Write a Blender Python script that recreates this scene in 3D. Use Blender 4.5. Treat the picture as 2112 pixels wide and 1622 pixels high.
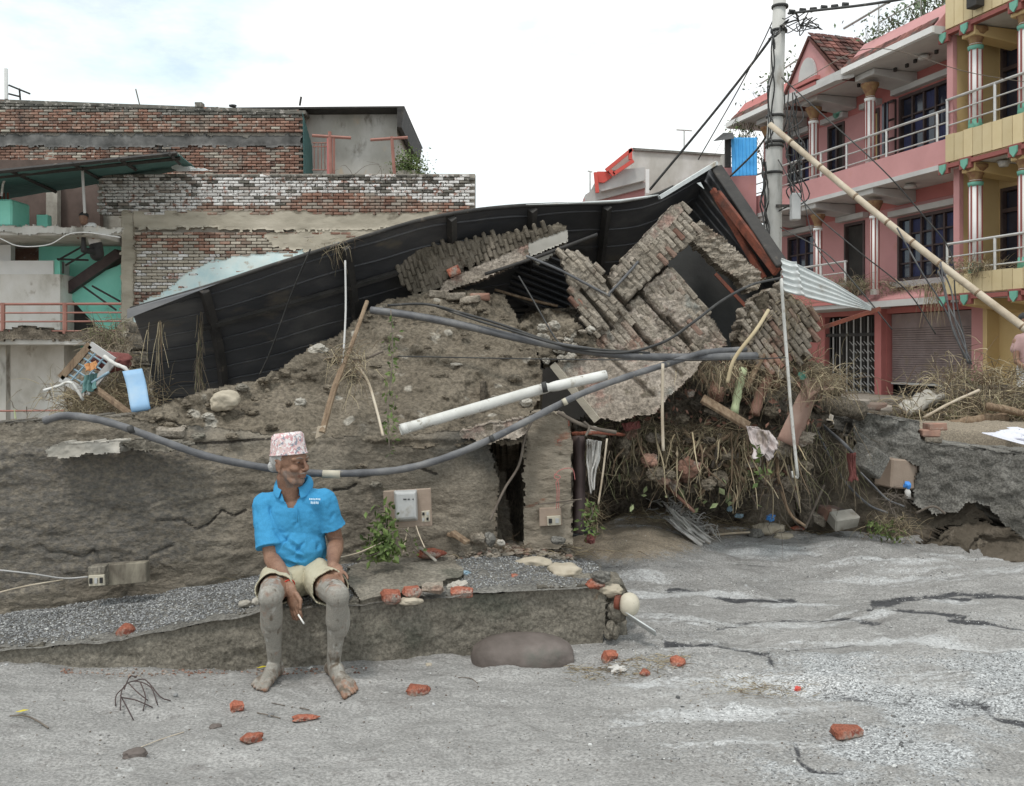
import bpy, math, random
import numpy as np
from mathutils import Vector, Matrix, Euler
random.seed(7); RNG = np.random.default_rng(11)
R = math.radians
for o in list(bpy.data.objects): bpy.data.objects.remove(o, do_unlink=True)
scene = bpy.context.scene
COL = scene.collection

# ------------------------------------------------------------------ camera
CX, CY, F, CZ = 1056.0, 725.0, 1900.0, 1.6
cam_d = bpy.data.cameras.new('camera'); cam = bpy.data.objects.new('camera', cam_d); COL.objects.link(cam)
cam_d.sensor_width = 36; cam_d.lens = 36*F/2112; cam_d.shift_y = -(811-725)/2112
cam_d.clip_start = .05; cam_d.clip_end = 2000
cam.location = (0, 0, CZ); cam.rotation_euler = (R(90), 0, 0)
scene.camera = cam

# ------------------------------------------------------------------ sky
SUN_EL, SUN_ROT = 62, 205
w = bpy.data.worlds.new('World'); scene.world = w; w.use_nodes = True
nt = w.node_tree; nt.nodes.clear()
def wn(t, **k):
    n = nt.nodes.new(t)
    for a, b in k.items(): setattr(n, a, b)
    return n
sky = wn('ShaderNodeTexSky', sky_type='NISHITA', sun_disc=False, sun_elevation=R(SUN_EL), sun_rotation=R(SUN_ROT))
bg1 = wn('ShaderNodeBackground'); bg1.inputs[1].default_value = .12
nt.links.new(sky.outputs[0], bg1.inputs[0])
bg2 = wn('ShaderNodeBackground'); bg2.inputs[1].default_value = 1.0
tc = wn('ShaderNodeTexCoord'); mp = wn('ShaderNodeMapping'); mp.inputs['Scale'].default_value = (1, 1, 2.6)
n1 = wn('ShaderNodeTexNoise'); n1.inputs['Scale'].default_value = 4.2; n1.inputs['Detail'].default_value = 9; n1.inputs['Roughness'].default_value = .62
n2 = wn('ShaderNodeTexNoise'); n2.inputs['Scale'].default_value = 2.3; n2.inputs['Detail'].default_value = 6
r1 = wn('ShaderNodeValToRGB'); r1.color_ramp.elements[0].position = .36; r1.color_ramp.elements[1].position = .5
r1.color_ramp.elements[0].color = (.7, .7, .7, 1); r1.color_ramp.elements[1].color = (1, 1, 1, 1)
r2 = wn('ShaderNodeValToRGB'); r2.color_ramp.elements[0].position = .36; r2.color_ramp.elements[1].position = .6
r2.color_ramp.elements[0].color = (.66, .80, .85, 1); r2.color_ramp.elements[1].color = (1.0, 1.0, .985, 1)
mx = wn('ShaderNodeMixShader')
nt.links.new(tc.outputs['Generated'], mp.inputs[0])
for n in (n1, n2): nt.links.new(mp.outputs[0], n.inputs['Vector'])
nt.links.new(n1.outputs[0], r1.inputs[0]); nt.links.new(n2.outputs[0], r2.inputs[0])
nt.links.new(r2.outputs[0], bg2.inputs[0]); nt.links.new(r1.outputs[0], mx.inputs[0])
nt.links.new(bg1.outputs[0], mx.inputs[1]); nt.links.new(bg2.outputs[0], mx.inputs[2])
wo = wn('ShaderNodeOutputWorld'); nt.links.new(mx.outputs[0], wo.inputs[0])
# ------------------------------------------------------------------ veiled sun
sd = bpy.data.lights.new('sun', 'SUN'); sd.energy = 1.3; sd.angle = R(10); sd.color = (1, .97, .92)
so = bpy.data.objects.new('sun', sd); COL.objects.link(so)
el, az = R(SUN_EL), R(SUN_ROT)
sv = Vector((math.sin(az)*math.cos(el), math.cos(az)*math.cos(el), math.sin(el)))
so.rotation_euler = sv.to_track_quat('Z', 'Y').to_euler(); so.location = (0, -5, 20)
scene.view_settings.view_transform = 'Standard'; scene.view_settings.look = 'None'
scene.view_settings.exposure = .4; scene.view_settings.gamma = 1; scene.view_settings.use_curve_mapping = False
scene.render.engine = 'CYCLES'

# ------------------------------------------------------------------ helpers
def P(u, v, Y): return Vector(((u-CX)/F*Y, Y, CZ-(v-CY)/F*Y))
def sm(a, b, x):
    t = np.clip((x-a)/(b-a), 0, 1); return t*t*(3-2*t)
def _h(ix, iy, iz, s):
    n = (ix*73856093) ^ (iy*19349663) ^ (iz*83492791) ^ (s*2654435761 & 0x7fffffff)
    n = (n ^ (n >> 13))*1274126177 & 0x7fffffff
    n = (n ^ (n >> 16)) & 0xffff
    return n/65535.0
def vn(x, y, z=0.0, s=0):
    x, y, z = np.broadcast_arrays(np.asarray(x, float), np.asarray(y, float), np.asarray(z, float))
    ix, iy, iz = np.floor(x).astype(np.int64), np.floor(y).astype(np.int64), np.floor(z).astype(np.int64)
    fx, fy, fz = x-ix, y-iy, z-iz
    fx, fy, fz = [t*t*t*(t*(t*6-15)+10) for t in (fx, fy, fz)]
    r = 0
    for a in (0, 1):
        for b in (0, 1):
            for c in (0, 1):
                wgt = (fx if a else 1-fx)*(fy if b else 1-fy)*(fz if c else 1-fz)
                r = r+wgt*_h(ix+a, iy+b, iz+c, s)
    return r*2-1
def fbm(x, y, z=0.0, o=4, s=0, g=.5):
    a, r, f = 1, 0, 1
    for i in range(o):
        r = r+a*vn(np.asarray(x)*f, np.asarray(y)*f, np.asarray(z)*f, s+i*17); a *= g; f *= 2.03
    return r
def interp(x, pts):
    return np.interp(x, [p[0] for p in pts], [p[1] for p in pts])
def inpoly(px, py, poly):
    px = np.asarray(px, float); py = np.asarray(py, float); c = np.zeros(px.shape, bool); n = len(poly)
    for i in range(n):
        x0, y0 = poly[i]; x1, y1 = poly[(i+1) % n]
        if y0 == y1: continue
        m = ((y0 > py) != (y1 > py)) & (px < (x1-x0)*(py-y0)/(y1-y0)+x0); c ^= m
    return c

ORG = {}
def tag(o, label=None, cat=None, group=None, kind=None):
    if label: o['label'] = label
    if cat: o['category'] = cat
    if group: o['group'] = group
    if kind: o['kind'] = kind
    return o
def empty(name, loc, label, cat, group=None):
    o = bpy.data.objects.new(name, None); COL.objects.link(o); o.location = loc; o.empty_display_size = .2
    ORG[o.name] = Vector(loc); return tag(o, label, cat, group)
def origin(o): return ORG.get(o.name, Vector((0, 0, 0))) if o else Vector((0, 0, 0))
def mkobj(name, me, parent=None):
    o = bpy.data.objects.new(name, me); COL.objects.link(o)
    if parent is not None: o.parent = parent; ORG[o.name] = origin(parent)
    return o
class MB:
    def __init__(s): s.v = []; s.f = []
    def add(s, vs, fs):
        b = len(s.v); s.v += [tuple(v) for v in vs]; s.f += [tuple(i+b for i in f) for f in fs]; return s
    def box(s, c, size, rot=None, jit=0):
        rot = rot or Matrix.Identity(3); h = Vector(size)/2; vs = []
        for x in (-1, 1):
            for y in (-1, 1):
                for z in (-1, 1):
                    q = Vector((x*h.x, y*h.y, z*h.z))
                    if jit: q += Vector([random.uniform(-jit, jit) for _ in range(3)])
                    vs.append(Vector(c)+rot @ q)
        return s.add(vs, [(0, 1, 3, 2), (4, 6, 7, 5), (0, 4, 5, 1), (2, 3, 7, 6), (0, 2, 6, 4), (1, 5, 7, 3)])
    def bb(s, a, b): # axis box min max
        a = Vector(a); b = Vector(b); return s.box((a+b)/2, [abs(t) for t in (b-a)])
    def bar(s, a, b, w, h, up=(0, 0, 1)):
        a = Vector(a); b = Vector(b); d = b-a; L = d.length; d.normalize(); up = Vector(up)
        if abs(d.dot(up)) > .98: up = Vector((0, 1, 0))
        sd = d.cross(up).normalized(); u2 = sd.cross(d)
        rot = Matrix((d, sd, u2)).transposed(); return s.box((a+b)/2, (L, w, h), rot)
    def prism(s, poly, off):
        n = len(poly); off = Vector(off); vs = [Vector(p) for p in poly]+[Vector(p)+off for p in poly]
        fs = [tuple(range(n)), tuple(range(2*n-1, n-1, -1))]+[(i, i+n, (i+1) % n+n, (i+1) % n) for i in range(n)]
        return s.add(vs, fs)
    def tube(s, pts, r, n=8, cap=True, flat=1.0):
        pts = [Vector(p) for p in pts]; m = len(pts); rr = r if hasattr(r, '__len__') else [r]*m
        vs = []; prev = None
        for i, p in enumerate(pts):
            d = (pts[min(i+1, m-1)]-pts[max(i-1, 0)]).normalized()
            if prev is None:
                a = Vector((0, 0, 1)) if abs(d.z) < .9 else Vector((1, 0, 0)); prev = d.cross(a).normalized()
            prev = (prev-d*prev.dot(d)).normalized(); q = d.cross(prev)
            for k in range(n):
                t = 2*math.pi*k/n; vs.append(p+(prev*math.cos(t)+q*math.sin(t)*flat)*rr[i])
        fs = [(i*n+k, i*n+(k+1) % n, (i+1)*n+(k+1) % n, (i+1)*n+k) for i in range(m-1) for k in range(n)]
        if cap: fs += [tuple(range(n-1, -1, -1)), tuple((m-1)*n+k for k in range(n))]
        return s.add(vs, fs)
    def capsule(s, a, ra, b, rb, n=14, k=4):
        a = Vector(a); b = Vector(b); d = b-a
        if d.length < 1e-5: d = Vector((0, 0, 1))
        d.normalize(); pts = []; rs = []
        for i in range(k+1):
            t = math.pi/2*i/k; pts.append(a-d*ra*math.cos(t)); rs.append(max(ra*math.sin(t), 1e-4))
        for i in range(k+1):
            t = math.pi/2*i/k; pts.append(b+d*rb*math.sin(t)); rs.append(max(rb*math.cos(t), 1e-4))
        pr = d.cross(Vector((0, 0, 1)) if abs(d.z) < .9 else Vector((1, 0, 0))).normalized(); q = d.cross(pr); m = len(pts); vs = []
        for p, r in zip(pts, rs):
            for j in range(n):
                t = 2*math.pi*j/n; vs.append(p+(pr*math.cos(t)+q*math.sin(t))*r)
        fs = [(i*n+j, i*n+(j+1) % n, (i+1)*n+(j+1) % n, (i+1)*n+j) for i in range(m-1) for j in range(n)]
        fs += [tuple(range(n-1, -1, -1)), tuple((m-1)*n+j for j in range(n))]
        return s.add(vs, fs)
    def ell(s, c, r, rot=None, n=18, k=10):
        rot = rot or Matrix.Identity(3); c = Vector(c); vs = [c+rot @ Vector((0, 0, -r[2]))]
        for i in range(1, k):
            t = -math.pi/2+math.pi*i/k
            for j in range(n):
                p = 2*math.pi*j/n
                vs.append(c+rot @ Vector((r[0]*math.cos(t)*math.cos(p), r[1]*math.cos(t)*math.sin(p), r[2]*math.sin(t))))
        vs.append(c+rot @ Vector((0, 0, r[2]))); e = len(vs)-1
        fs = [(0, 1+(j+1) % n, 1+j) for j in range(n)]
        fs += [(1+i*n+j, 1+i*n+(j+1) % n, 1+(i+1)*n+(j+1) % n, 1+(i+1)*n+j) for i in range(k-2) for j in range(n)]
        fs += [(1+(k-2)*n+j, 1+(k-2)*n+(j+1) % n, e) for j in range(n)]
        return s.add(vs, fs)
    def build(s, name, mat, parent=None, smooth=False, bevel=0):
        o0 = origin(parent); me = bpy.data.meshes.new(name)
        me.from_pydata([(x-o0.x, y-o0.y, z-o0.z) for x, y, z in s.v], [], s.f); me.update()
        if smooth: me.polygons.foreach_set('use_smooth', [True]*len(me.polygons))
        o = mkobj(name, me, parent); me.materials.append(mat)
        if bevel:
            m = o.modifiers.new('bevel', 'BEVEL'); m.width = bevel; m.segments = 1; m.limit_method = 'ANGLE'
        return o
def npmesh(name, v, f, mat, parent=None, smooth=True, attrs=None):
    """v (n,3) world; f (m,3|4)"""
    o0 = origin(parent); v = np.asarray(v, np.float32)-np.array(o0, np.float32); f = np.asarray(f, np.int32)
    me = bpy.data.meshes.new(name); me.vertices.add(len(v)); me.vertices.foreach_set('co', v.ravel())
    k = f.shape[1]; me.loops.add(f.size); me.loops.foreach_set('vertex_index', f.ravel())
    me.polygons.add(len(f)); me.polygons.foreach_set('loop_start', np.arange(0, f.size, k, dtype=np.int32))
    me.polygons.foreach_set('loop_total', np.full(len(f), k, np.int32))
    me.polygons.foreach_set('use_smooth', np.full(len(f), smooth)); me.update(calc_edges=True); me.validate()
    for a, d in (attrs or {}).items():
        at = me.attributes.new(a, 'FLOAT', 'POINT'); at.data.foreach_set('value', np.asarray(d, np.float32).ravel())
    me.materials.append(mat); return mkobj(name, me, parent)
def spline(pts, n=8):
    pts = [Vector(p) for p in pts]; q = [pts[0]*2-pts[1]]+pts+[pts[-1]*2-pts[-2]]; out = []
    for i in range(1, len(q)-2):
        a, b, c, d = q[i-1:i+3]
        for k in range(n):
            t = k/n; out.append(.5*((2*b)+(c-a)*t+(2*a-5*b+4*c-d)*t*t+(3*b-a-3*c+d)*t**3))
    return out+[pts[-1]]

# ------------------------------------------------------------------ materials
def mat(name, cols, scale=3, rough=.85, bump=.3, bscale=40, stretch=(1, 1, 1), spots=(), metal=0, spec=.3, rnd=0, coord='obj', attr=(), bdist=.01, detail=8, speck=None, tint=None, wave=None, grain=None, gattr=None, dist=0, lo=.3, hi=.7):
    m = bpy.data.materials.new(name); m.use_nodes = True; t = m.node_tree; N = t.nodes; L = t.links
    b = N['Principled BSDF']; b.inputs['Roughness'].default_value = rough; b.inputs['Metallic'].default_value = metal
    b.inputs['Specular IOR Level'].default_value = spec
    if coord == 'obj': src = N.new('ShaderNodeTexCoord').outputs['Object']
    else: src = N.new('ShaderNodeNewGeometry').outputs['Position']
    mp = N.new('ShaderNodeMapping'); mp.inputs['Scale'].default_value = stretch; L.new(src, mp.inputs[0]); V = mp.outputs[0]
    def noise(sc, det=detail, rg=.6, vec=None, d=0):
        n = N.new('ShaderNodeTexNoise'); n.inputs['Scale'].default_value = sc; n.inputs['Detail'].default_value = det
        n.inputs['Roughness'].default_value = rg; n.inputs['Distortion'].default_value = d; L.new(vec or V, n.inputs['Vector']); return n.outputs[0]
    def mixc(f, a, bb, mode='MIX'):
        x = N.new('ShaderNodeMix'); x.data_type = 'RGBA'; x.blend_type = mode
        if hasattr(f, 'type'): L.new(f, x.inputs[0])
        else: x.inputs[0].default_value = f
        for s_, c_ in ((6, a), (7, bb)):
            if hasattr(c_, 'type'): L.new(c_, x.inputs[s_])
            else: x.inputs[s_].default_value = (*c_, 1)
        return x.outputs[2]
    def mrange(val, a, bb, c=0, d=1):
        x = N.new('ShaderNodeMapRange'); x.inputs[1].default_value = a; x.inputs[2].default_value = bb; x.inputs[3].default_value = c; x.inputs[4].default_value = d
        x.interpolation_type = 'SMOOTHSTEP'; L.new(val, x.inputs[0]); return x.outputs[0]
    if len(cols) == 1: c = cols[0]; rampout = mixc(0.0, c, c)
    else:
        cr = N.new('ShaderNodeValToRGB'); el = cr.color_ramp.elements
        el[0].position = lo; el[1].position = hi; el[0].color = (*cols[0], 1); el[1].color = (*cols[-1], 1)
        for i, cc in enumerate(cols[1:-1]):
            e = el.new(lo+(hi-lo)*(i+1)/(len(cols)-1)); e.color = (*cc, 1)
        L.new(noise(scale, d=dist), cr.inputs[0]); rampout = cr.outputs[0]
    c = rampout
    for (sc_col, sc, a, bb) in spots: c = mixc(mrange(noise(sc), a, bb), c, sc_col)
    if speck:
        vo = N.new('ShaderNodeTexVoronoi'); vo.inputs['Scale'].default_value = speck[1]; L.new(V, vo.inputs['Vector'])
        sx = N.new('ShaderNodeSeparateColor'); L.new(vo.outputs['Color'], sx.inputs[0])
        f1 = mrange(sx.outputs[0], speck[2], speck[2]+.02)
        f2 = mrange(vo.outputs['Distance'], .25, .4, 1, 0)
        mu = N.new('ShaderNodeMath'); mu.operation = 'MULTIPLY'; L.new(f1, mu.inputs[0]); L.new(f2, mu.inputs[1])
        c = mixc(mu.outputs[0], c, speck[0])
    for (an, col, amt) in attr:
        at = N.new('ShaderNodeAttribute'); at.attribute_name = an
        # break the mask up with noise
        ad = N.new('ShaderNodeMath'); ad.operation = 'ADD'; L.new(at.outputs['Fac'], ad.inputs[0]); L.new(noise(28 if amt < 2 else 60, 5), ad.inputs[1])
        c = mixc(mrange(ad.outputs[0], .75, 1.15), c, col)
    if grain:
        k = mrange(noise(grain[0], 3, .7), .3, .7, 1-grain[1], 1+grain[1]); cc = N.new('ShaderNodeCombineColor'); [L.new(k, cc.inputs[i]) for i in range(3)]; c = mixc(1.0, c, cc.outputs[0], 'MULTIPLY')
    if gattr:
        vo = N.new('ShaderNodeTexVoronoi'); vo.inputs['Scale'].default_value = gattr[1]; L.new(V, vo.inputs['Vector']); sx = N.new('ShaderNodeSeparateColor'); L.new(vo.outputs['Color'], sx.inputs[0])
        k = mrange(sx.outputs[0], 0, 1, gattr[2], gattr[3]); cc = N.new('ShaderNodeCombineColor'); [L.new(k, cc.inputs[i]) for i in range(3)]
        at = N.new('ShaderNodeAttribute'); at.attribute_name = gattr[0]; c = mixc(mrange(at.outputs['Fac'], 0, .8), c, mixc(1.0, c, cc.outputs[0], 'MULTIPLY'))
    if rnd:
        oi = N.new('ShaderNodeObjectInfo'); ge = N.new('ShaderNodeNewGeometry'); ad = N.new('ShaderNodeMath'); ad.operation = 'ADD'
        L.new(oi.outputs['Random'], ad.inputs[0]); L.new(ge.outputs['Random Per Island'], ad.inputs[1])
        fr = N.new('ShaderNodeMath'); fr.operation = 'FRACT'; L.new(ad.outputs[0], fr.inputs[0])
        k = mrange(fr.outputs[0], 0, 1, 1-rnd, 1+rnd*.6)
        cc = N.new('ShaderNodeCombineColor'); [L.new(k, cc.inputs[i]) for i in range(3)]
        c = mixc(1.0, c, cc.outputs[0], 'MULTIPLY')
        if tint: c = mixc(mrange(fr.outputs[0], tint[1], min(tint[1]+.05, 1)), c, tint[0])
    L.new(c, b.inputs['Base Color'])
    if bump:
        h1 = noise(bscale, 6, .65); h2 = noise(bscale*.17, 4)
        ad = N.new('ShaderNodeMath'); ad.operation = 'MULTIPLY_ADD'; L.new(h2, ad.inputs[0]); ad.inputs[1].default_value = 2.0; L.new(h1, ad.inputs[2])
        hh = ad.outputs[0]
        if wave:
            wv = N.new('ShaderNodeTexWave'); wv.bands_direction = wave[0]; wv.inputs['Scale'].default_value = wave[1]; L.new(src, wv.inputs['Vector'])
            a2 = N.new('ShaderNodeMath'); a2.operation = 'MULTIPLY_ADD'; L.new(wv.outputs[1], a2.inputs[0]); a2.inputs[1].default_value = wave[2]; L.new(hh, a2.inputs[2]); hh = a2.outputs[0]
        bp = N.new('ShaderNodeBump'); bp.inputs['Strength'].default_value = bump; bp.inputs['Distance'].default_value = bdist
        L.new(hh, bp.inputs['Height']); L.new(bp.outputs[0], b.inputs['Normal'])
    return m
# ground and mud
m_mud = mat('grey_silt', [(.215, .208, .198), (.27, .262, .25), (.33, .32, .307)], 1.6, .8, .7, 90, grain=(75, .34), gattr=('gravel', 125, .45, 1.5), speck=((.1, .095, .09), 60, .965), bdist=.006,
    spots=[((.2, .19, .18), 7, .56, .72), ((.42, .415, .4), 11, .6, .75)],
    attr=[('gravel', (.34, .345, .345), 1), ('dark', (.055, .055, .058), 1), ('brown', (.245, .205, .155), 1), ('light', (.43, .43, .425), 1)], stretch=(1, 1.7, 1))
m_wetmud = mat('brown_mud_plaster', [(.15, .128, .099), (.2, .171, .133), (.25, .217, .171)], 2.0, .8, .9, 30, bdist=.018, stretch=(1, 1, 1.5), grain=(50, .24),
    spots=[((.085, .08, .07), 1.3, .52, .7), ((.26, .23, .185), 5, .62, .75)], coord='world', attr=[('crack', (.04, .033, .026), 1), ('grime', (.12, .11, .097), 1)])
m_mound = mat('dried_mud_mound', [(.115, .095, .07), (.165, .138, .103), (.22, .186, .142)], 2.6, .85, 1.0, 22, bdist=.03, grain=(38, .4),
    spots=[((.33, .3, .25), 6, .63, .72), ((.1, .085, .065), 3.1, .6, .75)], coord='world', speck=((.36, .33, .28), 9, .88))
m_ledge = mat('muddy_cement', [(.14, .125, .1), (.195, .175, .142), (.255, .232, .192)], 3, .8, .9, 34, bdist=.015, grain=(55, .36), coord='world',
    spots=[((.1, .1, .078), 2, .55, .72), ((.26, .19, .13), 8, .66, .75)])
m_pier = mat('tan_pier_plaster', [(.2, .17, .13), (.28, .24, .188), (.35, .305, .245)], 3.5, .85, .9, 26, coord='world', bdist=.015, stretch=(1, 1, 2.2), spots=[((.29, .17, .12), 4.5, .62, .7), ((.16, .135, .1), 7, .58, .7)], attr=[('crack', (.08, .065, .05), 1)])
m_conc = mat('rough_grey_concrete', [(.125, .118, .104), (.175, .166, .149), (.23, .22, .198)], 4, .9, 1.0, 60, bdist=.014, coord='world', grain=(60, .4),
    spots=[((.1, .095, .08), 1.7, .56, .7), ((.26, .25, .23), 14, .62, .68)])
m_concpale = mat('pale_broken_concrete', [(.3, .28, .24), (.42, .39, .34), (.5, .47, .42)], 5, .9, .6, 40, coord='world', spots=[((.2, .17, .13), 3, .55, .7)])
m_gravel = mat('grey_gravel_stone', [(.2, .2, .2), (.3, .3, .298)], 30, .7, .2, 80, rnd=.5, coord='world', tint=((.5, .5, .48), .88))
m_peb = mat('silt_pebble', [(.24, .24, .24), (.38, .38, .375)], 30, .8, .2, 80, rnd=.7, coord='world', tint=((.6, .6, .58), .82))
m_brick = mat('red_brick', [(.27, .09, .055), (.38, .135, .085)], 14, .9, .6, 60, spots=[((.27, .235, .2), 7, .5, .66), ((.2, .06, .04), 20, .56, .62)], rnd=.2, bdist=.008, grain=(90, .3))
m_brickold = mat('weathered_red_brick', [(.19, .105, .078), (.29, .16, .118), (.36, .235, .18)], 3, .9, .4, 40, coord='world', rnd=.35,
    spots=[((.34, .29, .24), 1.4, .5, .72), ((.09, .08, .075), 2.1, .56, .72), ((.42, .37, .32), 9, .56, .66)], tint=((.3, .26, .22), .84))
m_brickwhite = mat('whitewashed_brick', [(.42, .39, .36), (.66, .64, .62), (.76, .75, .73)], 6, .9, .4, 40, coord='world', rnd=.12,
    spots=[((.33, .2, .16), 7, .56, .64), ((.1, .095, .085), 11, .56, .63)], tint=((.3, .26, .23), .9))
m_brickdark = mat('mossy_black_brick', [(.09, .088, .08), (.18, .165, .14)], 6, .95, .4, 40, coord='world', rnd=.3, spots=[((.36, .33, .3), 9, .55, .62), ((.25, .14, .1), 5, .6, .68)])
m_brickshade = mat('painted_shade_brick', [(.09, .065, .055), (.14, .1, .085)], 3, .95, .4, 30, coord='world')  # brick colour darkened to paint in the shade of the room under the canopy
m_brickmud = mat('mud_coated_brick', [(.24, .205, .162), (.33, .285, .23), (.41, .36, .3)], 5, .9, 1.0, 30, coord='world', rnd=.2, bdist=.02, grain=(60, .3),
    spots=[((.3, .185, .14), 4.5, .56, .7), ((.15, .128, .1), 9, .55, .7)], tint=((.27, .18, .14), .9))
m_plmud = mat('worn_wall_plaster', [(.23, .195, .155), (.34, .29, .24), (.43, .375, .32)], 4, .92, 1.0, 40, grain=(45, .35), coord='world', bdist=.015,
    spots=[((.31, .2, .165), 5.5, .53, .66), ((.17, .145, .11), 11, .56, .68), ((.3, .3, .27), 3, .58, .7)])
m_mortar = mat('grey_mortar', [(.26, .235, .2), (.38, .35, .3)], 5, .95, .6, 40, coord='world')
m_mortarmud = mat('muddy_joint', [(.075, .062, .048), (.15, .125, .1)], 8, .95, .8, 30, coord='world')
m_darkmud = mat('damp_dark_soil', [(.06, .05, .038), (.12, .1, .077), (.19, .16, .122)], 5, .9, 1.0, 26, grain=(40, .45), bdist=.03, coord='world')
m_stone = mat('pale_stone', [(.38, .33, .25), (.5, .44, .35)], 6, .85, .5, 30, spots=[((.3, .25, .18), 3, .55, .7)])
m_boulder = mat('brown_boulder', [(.09, .075, .065), (.135, .112, .1), (.185, .157, .142)], 5, .75, .35, 40, spots=[((.12, .115, .1), 4, .55, .7)])
# metals and pipes
m_roof = mat('dark_ribbed_steel', [(.035, .036, .04), (.06, .061, .066), (.14, .135, .13)], 2.0, .5, .25, 20, metal=.0, spec=.5, coord='world', stretch=(.5, 1, 1.6), spots=[((.12, .105, .085), 2.6, .58, .72)])
m_steel = mat('dark_truss_steel', [(.025, .024, .024), (.06, .055, .05)], 6, .7, .3, 40, spots=[((.13, .11, .09), 9, .6, .72)])
m_rust = mat('rusty_steel', [(.07, .03, .022), (.2, .062, .038), (.09, .045, .035)], 6, .8, .5, 40, coord='world')
m_zinc = mat('pale_zinc_sheet', [(.42, .44, .44), (.6, .62, .61), (.5, .5, .48)], 4, .5, .2, 30, metal=.3, spec=.5, spots=[((.35, .28, .2), 5, .6, .72)])
m_pipe = mat('dusty_grey_pipe', [(.07, .07, .075), (.125, .125, .13), (.2, .195, .19)], 6, .5, .3, 50, coord='world', spots=[((.3, .27, .22), 11, .62, .72)])
m_cable = mat('black_cable', [(.03, .03, .03), (.07, .068, .065)], 9, .6, .2, 50, coord='world', spots=[((.2, .18, .15), 9, .6, .75)])
m_pvc = mat('white_pvc', [(.5, .49, .45), (.72, .71, .68)], 6, .5, .15, 40, spots=[((.36, .32, .26), 8, .55, .68), ((.3, .27, .22), 25, .6, .68)])
m_wood = mat('weathered_wood', [(.15, .1, .065), (.25, .175, .115), (.34, .26, .18)], 6, .85, .7, 30, stretch=(6, 6, 1))
m_bamboo = mat('dry_bamboo', [(.34, .27, .19), (.5, .42, .32), (.58, .52, .42)], 5, .6, .3, 40)
m_log = mat('reddish_log', [(.13, .065, .045), (.24, .13, .095), (.3, .18, .14)], 5, .85, .7, 30, stretch=(2, 2, .6))
m_straw = mat('dry_straw', [(.36, .29, .18), (.58, .49, .33)], 3, .9, 0, rnd=.6, coord='world', tint=((.18, .13, .085), .68))
m_root = mat('dark_roots', [(.19, .15, .105), (.36, .295, .21)], 3, .9, 0, rnd=.6, coord='world', tint=((.24, .235, .13), .78))
m_twig = mat('grey_twig', [(.1, .08, .065), (.2, .17, .14)], 8, .9, .3, 40)
m_leafpale = mat('pale_torn_leaf', [(.22, .27, .12), (.36, .4, .22)], 6, .6, 0, rnd=.4, coord='world', spec=.3)
m_leaf = mat('green_leaf', [(.06, .1, .025), (.12, .17, .05), (.2, .24, .09)], 6, .6, 0, rnd=.4, coord='world', spec=.3)
m_leafy = mat('roof_plant_leaf', [(.1, .14, .08), (.2, .26, .16)], 3, .6, 0, rnd=.5, coord='world')
m_yleaf = mat('yellow_leaf', [(.6, .5, .04)], 3, .6, 0)
# buildings
m_pink = mat('pink_paint', [(.47, .235, .23), (.55, .28, .275)], 1.2, .75, .15, 30, coord='world', spots=[((.5, .24, .2), 1.8, .58, .75)])
m_pinkd = mat('deep_pink_paint', [(.42, .145, .135), (.5, .185, .17)], 1.5, .75, .15, 30, coord='world')
m_yellow = mat('ochre_paint', [(.52, .38, .18), (.6, .45, .24)], 1.2, .75, .15, 30, coord='world')
m_plank = mat('cream_cladding', [(.56, .45, .26), (.64, .53, .33)], 2, .75, .15, 30, coord='world', rnd=.12)
m_greyp = mat('grey_trim_paint', [(.42, .41, .4), (.55, .54, .52)], 1.5, .8, .2, 30, coord='world')
m_whitep = mat('white_paint', [(.68, .67, .65), (.8, .79, .77)], 1.5, .7, .1, 30, coord='world')
m_redp = mat('red_stripe_paint', [(.27, .09, .078)], 2, .7, .1, 30)
m_greenp = mat('green_trim_paint', [(.13, .34, .26), (.18, .42, .33)], 4, .6, .1, 30)
m_capital = mat('gilt_capital_paint', [(.17, .07, .045), (.3, .2, .09)], 9, .7, .5, 40, coord='world')
m_rail = mat('steel_rail', [(.45, .44, .42), (.6, .59, .57)], 5, .4, .1, 30, metal=.5)
m_glass = mat('dark_window_glass', [(.015, .018, .03), (.03, .035, .06)], 2, .12, 0, spec=.6, coord='world')
m_curtain = mat('blue_curtain', [(.03, .034, .075), (.055, .062, .14)], 6, .9, .3, 30, stretch=(8, 8, 1), coord='world')
m_beigec = mat('beige_curtain', [(.42, .3, .14), (.5, .38, .2)], 6, .9, .3, 30, stretch=(8, 8, 1), coord='world')
m_brownw = mat('dark_brown_frame', [(.05, .035, .035), (.085, .06, .055)], 5, .6, .2, 40, coord='world')
m_doorw = mat('reddish_door_wood', [(.18, .075, .045), (.26, .12, .075)], 5, .6, .3, 30, stretch=(4, 4, 1), coord='world')
m_shut = mat('muddy_shutter', [(.2, .155, .15), (.3, .245, .235)], 3, .65, .3, 30, coord='world', spots=[((.26, .21, .17), 2, .55, .7)], spec=.4)
m_tile = mat('roof_tile', [(.13, .055, .045), (.24, .1, .08)], 4, .85, .4, 30, coord='world', rnd=.5, tint=((.1, .07, .06), .8))
m_void = mat('painted_room_shade', [(.03, .028, .026), (.055, .05, .045)], 2, .95, .2, 20, coord='world')  # near-black base colour stands in for the shade inside rooms and openings
m_teal = mat('teal_paint', [(.22, .64, .51), (.3, .72, .59)], 2, .75, .15, 20, coord='world', spots=[((.2, .4, .32), 2.3, .58, .72)])
m_tealsheet = mat('teal_canopy_sheet', [(.07, .15, .145), (.1, .2, .19)], 2, .6, .2, 20, coord='world')
m_dirtywhite = mat('dirty_white_plaster', [(.48, .45, .39), (.68, .65, .6), (.76, .74, .71)], 1.6, .9, .3, 20, coord='world', spots=[((.3, .25, .19), 2.2, .56, .7)], stretch=(1, 1, .7))
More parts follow.
